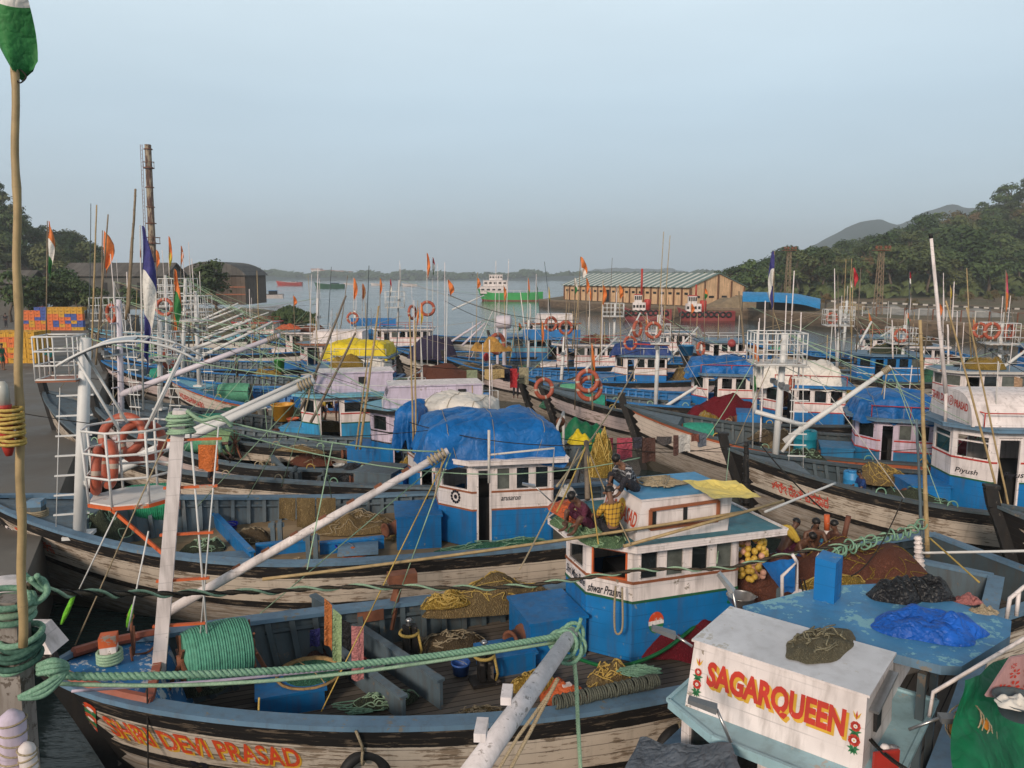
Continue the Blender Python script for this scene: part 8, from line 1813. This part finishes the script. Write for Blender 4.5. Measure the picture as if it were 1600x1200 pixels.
def skin_mesh(chains, name, mats, parent, sub=1):
    """chains: list of [(point, radius), ...]; first point of later chains may repeat an existing one to branch there"""
    vs = []; es = []; rs = []; idx = {}
    for ch in chains:
        prev = None
        for p, r in ch:
            k = tuple(round(c, 4) for c in p)
            if k not in idx: idx[k] = len(vs); vs.append(k); rs.append(r)
            if prev is not None and prev != idx[k]: es.append((prev, idx[k]))
            prev = idx[k]
    me = bpy.data.meshes.new(name); me.from_pydata(vs, es, []); o = bpy.data.objects.new(name, me); C.objects.link(o)
    md = o.modifiers.new('skin', 'SKIN'); md.use_smooth_shade = True
    for i, s_ in enumerate(me.skin_vertices[0].data):
        r = rs[i]; s_.radius = (r, r) if not isinstance(r, tuple) else r; s_.use_root = (i == 0)
    if sub: sm = o.modifiers.new('sub', 'SUBSURF'); sm.levels = sub; sm.render_levels = sub
    dg = bpy.context.evaluated_depsgraph_get(); dg.update(); m2 = bpy.data.meshes.new_from_object(o.evaluated_get(dg)); bpy.data.objects.remove(o)
    m2.name = name; m2.materials.clear()
    for mm in mats: m2.materials.append(mm)
    o = bpy.data.objects.new(name, m2); C.objects.link(o); o.parent = parent; return o
POSES = {  # pelvis, chest, neck, head, (shoulder implied) elbows, hands, knees, feet ; facing +x, metres
 'stand': dict(pel=(0, 0, .92), chest=(.01, 0, 1.28), neck=(.01, 0, 1.46), head=(.03, 0, 1.60), el=((.02, .24, 1.12), (.02, -.24, 1.12)), ha=((.14, .22, .92), (.12, -.23, .90)), kn=((.04, .10, .50), (.02, -.10, .50)), an=((-.02, .10, .08), (0, -.11, .08))),
 'sit': dict(pel=(0, 0, .12), chest=(.06, 0, .46), neck=(.10, 0, .64), head=(.15, 0, .77), el=((.18, .24, .34), (.18, -.24, .34)), ha=((.36, .10, .30), (.37, -.08, .28)), kn=((.40, .20, .32), (.40, -.20, .32)), an=((.52, .10, .06), (.56, -.10, .06))),
 'lean': dict(pel=(0, 0, .12), chest=(.16, 0, .42), neck=(.28, 0, .56), head=(.38, 0, .64), el=((.30, .24, .28), (.34, -.22, .30)), ha=((.48, .14, .14), (.50, -.06, .20)), kn=((.36, .24, .34), (.36, -.24, .34)), an=((.40, .14, .06), (.42, -.14, .06))),
 'squat': dict(pel=(0, 0, .24), chest=(.14, 0, .56), neck=(.24, 0, .72), head=(.32, 0, .83), el=((.36, .22, .46), (.36, -.22, .44)), ha=((.54, .10, .40), (.54, -.08, .36)), kn=((.36, .17, .50), (.36, -.17, .50)), an=((.16, .12, .07), (.16, -.12, .07))),
 'bend': dict(pel=(0, 0, .86), chest=(.24, 0, 1.08), neck=(.40, 0, 1.14), head=(.53, 0, 1.14), el=((.42, .22, .88), (.40, -.24, .86)), ha=((.60, .14, .72), (.56, -.14, .66)), kn=((.08, .11, .48), (.04, -.11, .48)), an=((-.02, .11, .08), (-.04, -.12, .08)))}
def person(label, loc, facing, pose, top=None, bottom=None, skin=0, s_=1., fingers=True):
    e = thing('person', label, 'person', loc, facing); P = POSES[pose]; v = lambda p: V(p)*s_
    pel, che, nek, hed = v(P['pel']), v(P['chest']), v(P['neck']), v(P['head']); wa = pel.lerp(che, .5)
    up = (nek-che).normalized(); hd = (hed-nek).normalized(); fw = V((1, 0, 0)); fw = (fw-hd*fw.dot(hd)).normalized()
    ch = [[(pel, (.125*s_, .105*s_)), (wa, (.115*s_, .09*s_)), (che, (.145*s_, .10*s_)), (che.lerp(nek, .72), (.085*s_, .07*s_)), (nek, .052*s_), (nek.lerp(hed, .5)+fw*.01*s_, .058*s_), (hed, .079*s_), (hed+hd*.08*s_, .062*s_)],
          [(hed, .079*s_), (hed+fw*.092*s_-hd*.015*s_, .017*s_)]]
    arms = []; legs = []
    for i, sd in ((0, 1), (1, -1)):
        sh = che.lerp(nek, .45)+V((0, sd*.185*s_, 0)); el, ha = v(P['el'][i]), v(P['ha'][i]); kn, an = v(P['kn'][i]), v(P['an'][i]); hip = pel+V((0, sd*.09*s_, -.03*s_))
        wr = el.lerp(ha, .82); arms.append((sh, el, wr, ha)); legs.append((hip, kn, an))
        ch.append([(che, (.145*s_, .10*s_)), (che.lerp(sh, .75)+up*.03*s_, .062*s_), (sh, .056*s_), (sh.lerp(el, .5), .046*s_), (el, .038*s_), (el.lerp(wr, .4), .036*s_), (wr, .026*s_), (ha, (.036*s_, .018*s_))])
        ch.append([(pel, (.125*s_, .105*s_)), (hip, .088*s_), (hip.lerp(kn, .5), .076*s_), (kn, .054*s_), (kn.lerp(an, .35), .052*s_), (an, .034*s_), (an+V((.06, 0, -.05))*s_, .032*s_), (an+V((.17, 0, -.06))*s_, .026*s_)])
    bd = skin_mesh(ch, 'body', [SKIN[skin], EYE], e, 1)
    # hands: four unequal curled fingers and a thumb, eyes and ears joined to the body mesh
    m = MB()
    for (sh, el, wr, ha), sd in zip(arms, (1, -1)):
        d = (ha-wr).normalized(); sx = d.cross(V((0, 0, 1))); sx = sx.normalized() if sx.length > .1 else V((0, 1, 0)); dn = d.cross(sx).normalized()
        if dn.z > 0: dn = -dn
        for k, ln in enumerate((.066, .078, .072, .056)):
            b0 = ha+d*.025*s_+sx*(k-1.5)*.019*s_; m.tube([b0, b0+d*ln*.5*s_+dn*.006*s_, b0+d*ln*.8*s_+dn*.022*s_, b0+d*ln*.92*s_+dn*.042*s_], [.0092*s_, .0088*s_, .008*s_, .006*s_], 6)
        t0 = ha-d*.012*s_+sx*sd*.03*s_; m.tube([t0, t0+sx*sd*.028*s_+d*.02*s_+dn*.01*s_, t0+sx*sd*.03*s_+d*.05*s_+dn*.02*s_], [.011*s_, .010*s_, .007*s_], 6)
    sx = fw.cross(hd).normalized()
    for q in (-1, 1):
        m.ell(hed+fw*.072*s_+sx*q*.030*s_+hd*.012*s_, (.011*s_,)*3, 1, None, 8, 6); m.ell(hed+sx*q*.079*s_-fw*.005*s_, (.012*s_, .012*s_, .026*s_), 0, None, 8, 6)
    m.ell(hed+fw*.070*s_-hd*.048*s_, (.012*s_, .024*s_, .007*s_), 0, None, 8, 6)
    bm = bmesh.new(); bm.from_mesh(bd.data); tmp = bpy.data.meshes.new('hands'); tmp.from_pydata(m.v, [], m.f); tmp.polygons.foreach_set('material_index', m.m); bm.from_mesh(tmp); bpy.data.meshes.remove(tmp)
    for f in bm.faces: f.smooth = True
    bm.to_mesh(bd.data); bm.free()
    h = MB(); q3 = hd.to_track_quat('Z', 'Y').to_matrix()
    def hair(u, w):
        a, b_ = 2*PI*u, PI/2*(1-w*1.12); p = V((math.cos(b_)*math.cos(a), math.cos(b_)*math.sin(a), math.sin(b_))); k = .089*s_*(1+.06*nz(p, 4, skin))
        return hed+hd*.034*s_-fw*.018*s_+(q3 @ p)*k
    h.grid(hair, 18, 8, 0, True); h.build('hair', [HAIR], e, False)
    if top:
        t = [[(pel+up*.02, (.135*s_, .118*s_)), (wa, (.132*s_, .108*s_)), (che, (.160*s_, .118*s_)), (che.lerp(nek, .62), (.10*s_, .085*s_))]]
        for sh, el, wr, ha in arms: t.append([(che, (.16*s_, .118*s_)), (che.lerp(sh, .75)+up*.03*s_, .076*s_), (sh, .070*s_), (sh.lerp(el, .5), .062*s_), (sh.lerp(el, .85), .058*s_)])
        skin_mesh(t, 'shirt', [top], e, 1)
    b_ = [[(pel+up*.05*s_, (.137*s_, .12*s_)), (pel, (.138*s_, .12*s_))]]
    for hip, kn, an in legs: b_.append([(pel, (.138*s_, .12*s_)), (hip, .102*s_), (hip.lerp(kn, .5), .090*s_), (hip.lerp(kn, .95 if bottom != PANTS else 1), .072*s_)]+([(kn.lerp(an, .5), .062*s_), (kn.lerp(an, .9), .052*s_)] if bottom == PANTS else []))
    skin_mesh(b_, 'trousers' if bottom == PANTS else 'shorts', [bottom or SHORTS], e, 1); return e
PANTS = cloth('dark_trousers', (.03, .03, .04), 8, .7); SHORTS = cloth('maroon_shorts', (.10, .02, .05), 8, .7); SHB_ = cloth('blue_shorts', (.03, .06, .2), 8, .7); SHK = cloth('dark_shorts', (.025, .025, .03), 8, .7)
TEAL = cloth('teal_shirt', (.02, .26, .25), 8, .7); GRN = cloth('green_shirt', (.03, .22, .12), 8, .7); BLU = cloth('blue_shirt', (.02, .06, .22), 8, .7); MAR = cloth('maroon_shirt', (.14, .03, .06), 8, .7); REDS = cloth('red_shirt', (.42, .04, .05), 8, .7); WHT = cloth('white_shirt', (.55, .53, .5), 8, .7); YELS = cloth('yellow_shirt', (.5, .35, .06), 8, .7)
topz = B1.zt+.80
person('man in dark checked shirt sitting hunched on the little blue roof', B1.wor(B1.h(990, 768, topz-.02)), R(205), 'lean', PL1, PANTS)
person('man in yellow checked shirt sitting with his back to us on the orange sheet', B1.wor(B1.h(958, 838, rz+.12)), R(115), 'sit', PL2, SHK)
person('man in maroon shirt sitting with knees up on the orange sheet', B1.wor(B1.h(922, 826, rz+.14)), R(205), 'lean', MAR, SHORTS, 1)
mound('cloth_bag', B1.wor((B1.cab[0]+.05, B1.cab[1]+.6, rz+.42)), .2, .15, .2, WHT, 'white printed cloth bag held before the man in maroon', 'bag', None, 0, 77, .3)
for x, y, z, fa, po, tp, bt_, lb in ((1222, 878, 1.75, 20, 'squat', None, SHORTS, 'shirtless man bending at the left of the bathing group'), (1243, 876, 1.8, -60, 'lean', None, SHB_, 'shirtless man crouching second in the bathing group'), (1268, 868, 1.9, -90, 'sit', None, SHK, 'shirtless man facing us in the middle of the bathing group'), (1287, 882, 1.7, 100, 'lean', cloth('skyshirt', (.05, .25, .42), 8, .7), SHB_, 'dark haired man in blue cloth before the middle bather'), (1310, 874, 1.85, 190, 'sit', cloth('browncloth', (.12, .05, .035), 8, .7), SHB_, 'man in brown cloth at the right of the bathing group')):
    person(lb, at_h(x, y, z), R(fa), po, tp, bt_, 1, 1.02)
for x, y, lb, mt in ((1328, 858, 'orange-topped white bollard behind the bathing men', 0), (1312, 862, 'x', 1)):
    if mt == 0:
        m = MB(); p = at_Y(1294, 870, 16.6); m.tube([p, at_Y(1292, 828, 16.6)], .06, 8, 0); m.tube([at_Y(1292, 828, 16.6), at_Y(1292, 804, 16.6)], .065, 8, 1); tag(m.build('bollard', [WHITE, ORANGEP]), lb, 'bollard')
m = MB(); m.tube([at_Y(1316, 852, 16.4), at_Y(1326, 806, 16.4)], .06, 8); tag(m.build('timber_post', [plain('red_brown_timber', (.13, .05, .03), .7)]), 'red-brown slanting post right of the orange-topped bollard', 'post')
m = MB()
for k in range(3): m.tube(smooth_path([at_Y(1200+k*6, 832-2*k, 16), at_Y(1220+k*7, 824, 16), at_Y(1240+k*5, 842+4*k, 16)], 5), .05, 8)
tag(m.build('hose_coil', [plain('yellow_sponge', (.50, .34, .05), .7)]), 'yellow padded hoses behind the bathing men', 'hose')
mound('plastic_bag', at_h(1276, 895, 1.9), .2, .14, .36, TARPW, 'white plastic sack before the bathing men', 'bag', None, 0, 78, .3); mound('blue_sheet', at_h(1325, 892, 1.9), .5, .3, .25, TARPB, 'blue sheet corner right of the bathing men', 'sheet', None, 0, 79, .3)
person('man in dark blue vest sitting by the sky blue barrel', at_h(1348, 776, 1.15), R(180), 'sit', BLU, SHK, 1)
person('man in teal shirt standing on the quay behind the white cage', at_h(80, 584, 2.0), R(-60), 'stand', TEAL, PANTS); person('man in green clothes at the left edge of the quay', at_h(5, 578, 2.0), R(0), 'stand', GRN, cloth('green_trousers', (.03, .18, .1), 8, .7))
person('man in pale green shirt bending behind the olive drum', at_h(330, 752, 1.9), R(10), 'bend', cloth('mint_shirt', (.18, .34, .26), 8, .7), PANTS, 1)
person('man in red shirt among the laundry behind the cream tarpaulin', at_h(806, 622, 1.5), R(-90), 'stand', REDS, PANTS, 1); person('man in blue shirt before the striped wheelhouse', at_h(529, 660, 1.2), R(-100), 'stand', BLU, SHB_, 1); person('man in yellow shirt stooping left of the striped wheelhouse', at_h(505, 662, 1.1), R(-30), 'bend', YELS, SHK, 1); person('man in maroon shirt on the deck left of the striped wheelhouse', at_h(470, 607, 1.3), R(-90), 'sit', MAR, SHK, 1)
person('man in white shirt on the bright blue deck', at_h(371, 590, 1.5), R(180), 'stand', WHT, PANTS, 1, .95); person('man in pink shirt by the crimson net heap', at_h(1128, 622, 1.5), R(180), 'squat', cloth('pink_shirt', (.5, .12, .14), 8, .7), PANTS, 1); person('man in dark shirt near the blue side house', at_h(1590, 650, 1.5), R(180), 'stand', BLU, PANTS, 1)
person('worker in dark clothes beside the farther crates', at_h(10, 512, 2.0), R(-90), 'stand', PANTS, PANTS, 1)
person('man in white vest by the purple net', at_h(575, 560, 1.3), R(-90), 'stand', WHT, SHK, 1)

# gear lying about the three nearest decks
for B, (x, y, z), rx, ry, h, mt, tm, lb, cat, sd, tg in (
 (B1, (600, 1098, .97), .55, .22, .14, NETD, ROPEL, 'dark green line heap between the two deck boards of the nearest boat', 'rope heap', 301, 22),
 (B1, (700, 1008, .97), .70, .35, .22, NETB, ROPET, 'brown net spread behind the left towing post of the nearest boat', 'net', 302, 24),
 (B1, (835, 1072, .97), .45, .26, .20, NETY, ROPEY, 'ochre line heap between the boom and the blue deck box', 'rope heap', 303, 30),
 (B1, (505, 1030, .97), .38, .24, .16, MATS['laundry_brown'], None, 'crumpled brown cloth below the hanging towels', 'cloth', 304, 0),
 (B1, (745, 1118, .97), .45, .18, .10, NETT, ROPET, 'thin tan net strip along the near edge of the nearest deck', 'net', 305, 20),
 (B1, (905, 985, 1.0), .5, .3, .3, NETG, ROPEG, 'teal net bundle behind the blue engine box of the nearest boat', 'net', 306, 22),
 (B2, (320, 858, .97), .55, .35, .25, NETD, ROPEL, 'dark line heap beside the slanting blue board of the tan deck', 'rope heap', 307, 24),
 (B2, (470, 888, .97), .65, .25, .2, NETB, ROPET, 'brown net between the low blue boards of the tan deck', 'net', 308, 22),
 (B2, (640, 838, .97), .8, .4, .3, NETT, ROPEY, 'tan net left of the blue engine box on the tan deck', 'net', 309, 24),
 (B2, (690, 892, 1.05), .9, .2, .16, NETD, ROPET, 'long dark rope bundle along the near rail of the tan deck', 'rope heap', 310, 26),
 (B3, (410, 738, .97), .9, .5, .3, NETB, ROPET, 'brown net beside the olive drum on the grey deck', 'net', 311, 16),
 (B3, (640, 742, 1.0), .7, .5, .5, NETY, ROPEY, 'ochre net against the blue wall on the grey deck', 'net', 312, 14),
 (B3, (300, 738, 1.0), .7, .4, .4, NETG, ROPEG, 'teal rope heap left of the olive drum', 'rope heap', 313, 16),
 (B4, (430, 690, 1.0), 1.2, .6, .5, NETR, NETR, 'rust red net on the deck below the white double boom', 'net', 314, 10),
 (B5, (470, 655, 1.1), 1.1, .6, .45, NETD, ROPEL, 'dark green rope heap just right of the large orange tub', 'rope heap', 315, 12)):
    mound('net_heap', at_h(x, y, z), rx, ry, h, mt, lb, cat, None, B.yaw, sd, .4, None, tg, tm or mt, 2.6)
for i, (x0, x1, y1, n) in enumerate(((436, 462, 812, 'left'), (463, 492, 826, 'middle'), (494, 524, 818, 'right'))):
    hung('tan net draped over the far bulwark of the tan deck, '+n+' fold', x0, x1, 778, y1, 20.6, NETT, 'net', i, None)
for x, y, z, r, h, c, lb in ((560, 1050, .97, .15, .22, (.50, .06, .05), 'small red pail beside the pink towel'), (585, 1062, .97, .17, .26, (.55, .53, .5), 'white paint pail between the deck boards'), (720, 1052, .97, .16, .22, (.03, .10, .35), 'small blue pail between the two towing posts'), (385, 905, .97, .18, .26, (.55, .14, .04), 'small orange pail on the tan deck near the boom foot'), (530, 738, 1., .2, .3, (.5, .5, .48), 'white pail on the grey deck by the black sheet')):
    bucket(at_h(x, y, z), r*.85, h, plain('pail_'+lb.split()[1]+str(x), c, .45, .2), lb)
# ================= light, air =================
SUN_EL, SUN_AZ = 24., 205.   # azimuth: where the sun stands, degrees clockwise from +Y
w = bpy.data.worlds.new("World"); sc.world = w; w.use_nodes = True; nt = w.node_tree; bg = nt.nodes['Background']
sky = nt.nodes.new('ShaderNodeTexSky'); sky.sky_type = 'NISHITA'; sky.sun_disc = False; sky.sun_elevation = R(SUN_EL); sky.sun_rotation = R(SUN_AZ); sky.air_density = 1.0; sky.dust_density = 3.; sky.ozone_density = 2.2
SKYSTR = .085

# smoggy air: the clear sky mixed with a pale veil that thickens and dims towards the horizon
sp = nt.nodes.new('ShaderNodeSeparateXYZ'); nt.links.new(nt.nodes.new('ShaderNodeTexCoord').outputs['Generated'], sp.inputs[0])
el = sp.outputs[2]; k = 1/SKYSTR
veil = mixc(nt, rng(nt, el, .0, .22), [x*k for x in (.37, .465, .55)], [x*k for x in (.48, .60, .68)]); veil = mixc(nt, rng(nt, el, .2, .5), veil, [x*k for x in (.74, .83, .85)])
veil = mixc(nt, rng(nt, el, .5, .62), veil, [x*k for x in (.10, .095, .095)])  # zenith, out of view, darkened on purpose to cut overhead light
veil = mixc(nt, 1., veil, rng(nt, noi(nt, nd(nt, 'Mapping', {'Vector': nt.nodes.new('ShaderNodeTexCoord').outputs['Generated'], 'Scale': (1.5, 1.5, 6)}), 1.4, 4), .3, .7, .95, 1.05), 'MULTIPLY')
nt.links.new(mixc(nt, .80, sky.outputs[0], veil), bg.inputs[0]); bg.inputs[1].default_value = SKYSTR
sd = bpy.data.lights.new('sun', 'SUN'); so = bpy.data.objects.new('sun', sd); C.objects.link(so); sd.energy = 2.0; sd.angle = R(10); sd.color = (1., .82, .66)
d = V((math.sin(R(SUN_AZ))*math.cos(R(SUN_EL)), math.cos(R(SUN_AZ))*math.cos(R(SUN_EL)), math.sin(R(SUN_EL)))); so.rotation_euler = d.to_track_quat('Z', 'Y').to_euler()
m = bpy.data.materials.new('haze'); m.use_nodes = True; nt = m.node_tree; nt.nodes.clear(); o_ = nt.nodes.new('ShaderNodeOutputMaterial'); pv = nt.nodes.new('ShaderNodeVolumePrincipled')
pv.inputs['Color'].default_value = (.92, .96, 1., 1); pv.inputs['Density'].default_value = .00040; pv.inputs['Anisotropy'].default_value = .2; nt.links.new(pv.outputs[0], o_.inputs['Volume'])
hz = MB(); hz.box((300, 1480, 79), (3600, 3200, 162)); o = hz.build('haze', [m]); tag(o, 'thin bluish haze over the harbour', None, None, 'stuff')
sc.view_settings.view_transform = 'Standard'; sc.view_settings.look = 'None'; sc.view_settings.gamma = 1; sc.view_settings.exposure = .52
sc.cycles.max_bounces = 6; sc.cycles.diffuse_bounces = 3; sc.cycles.glossy_bounces = 3; sc.cycles.volume_bounces = 1; sc.cycles.transparent_max_bounces = 8; sc.cycles.caustics_reflective = False; sc.cycles.caustics_refractive = False
sc.cycles.use_denoising = True
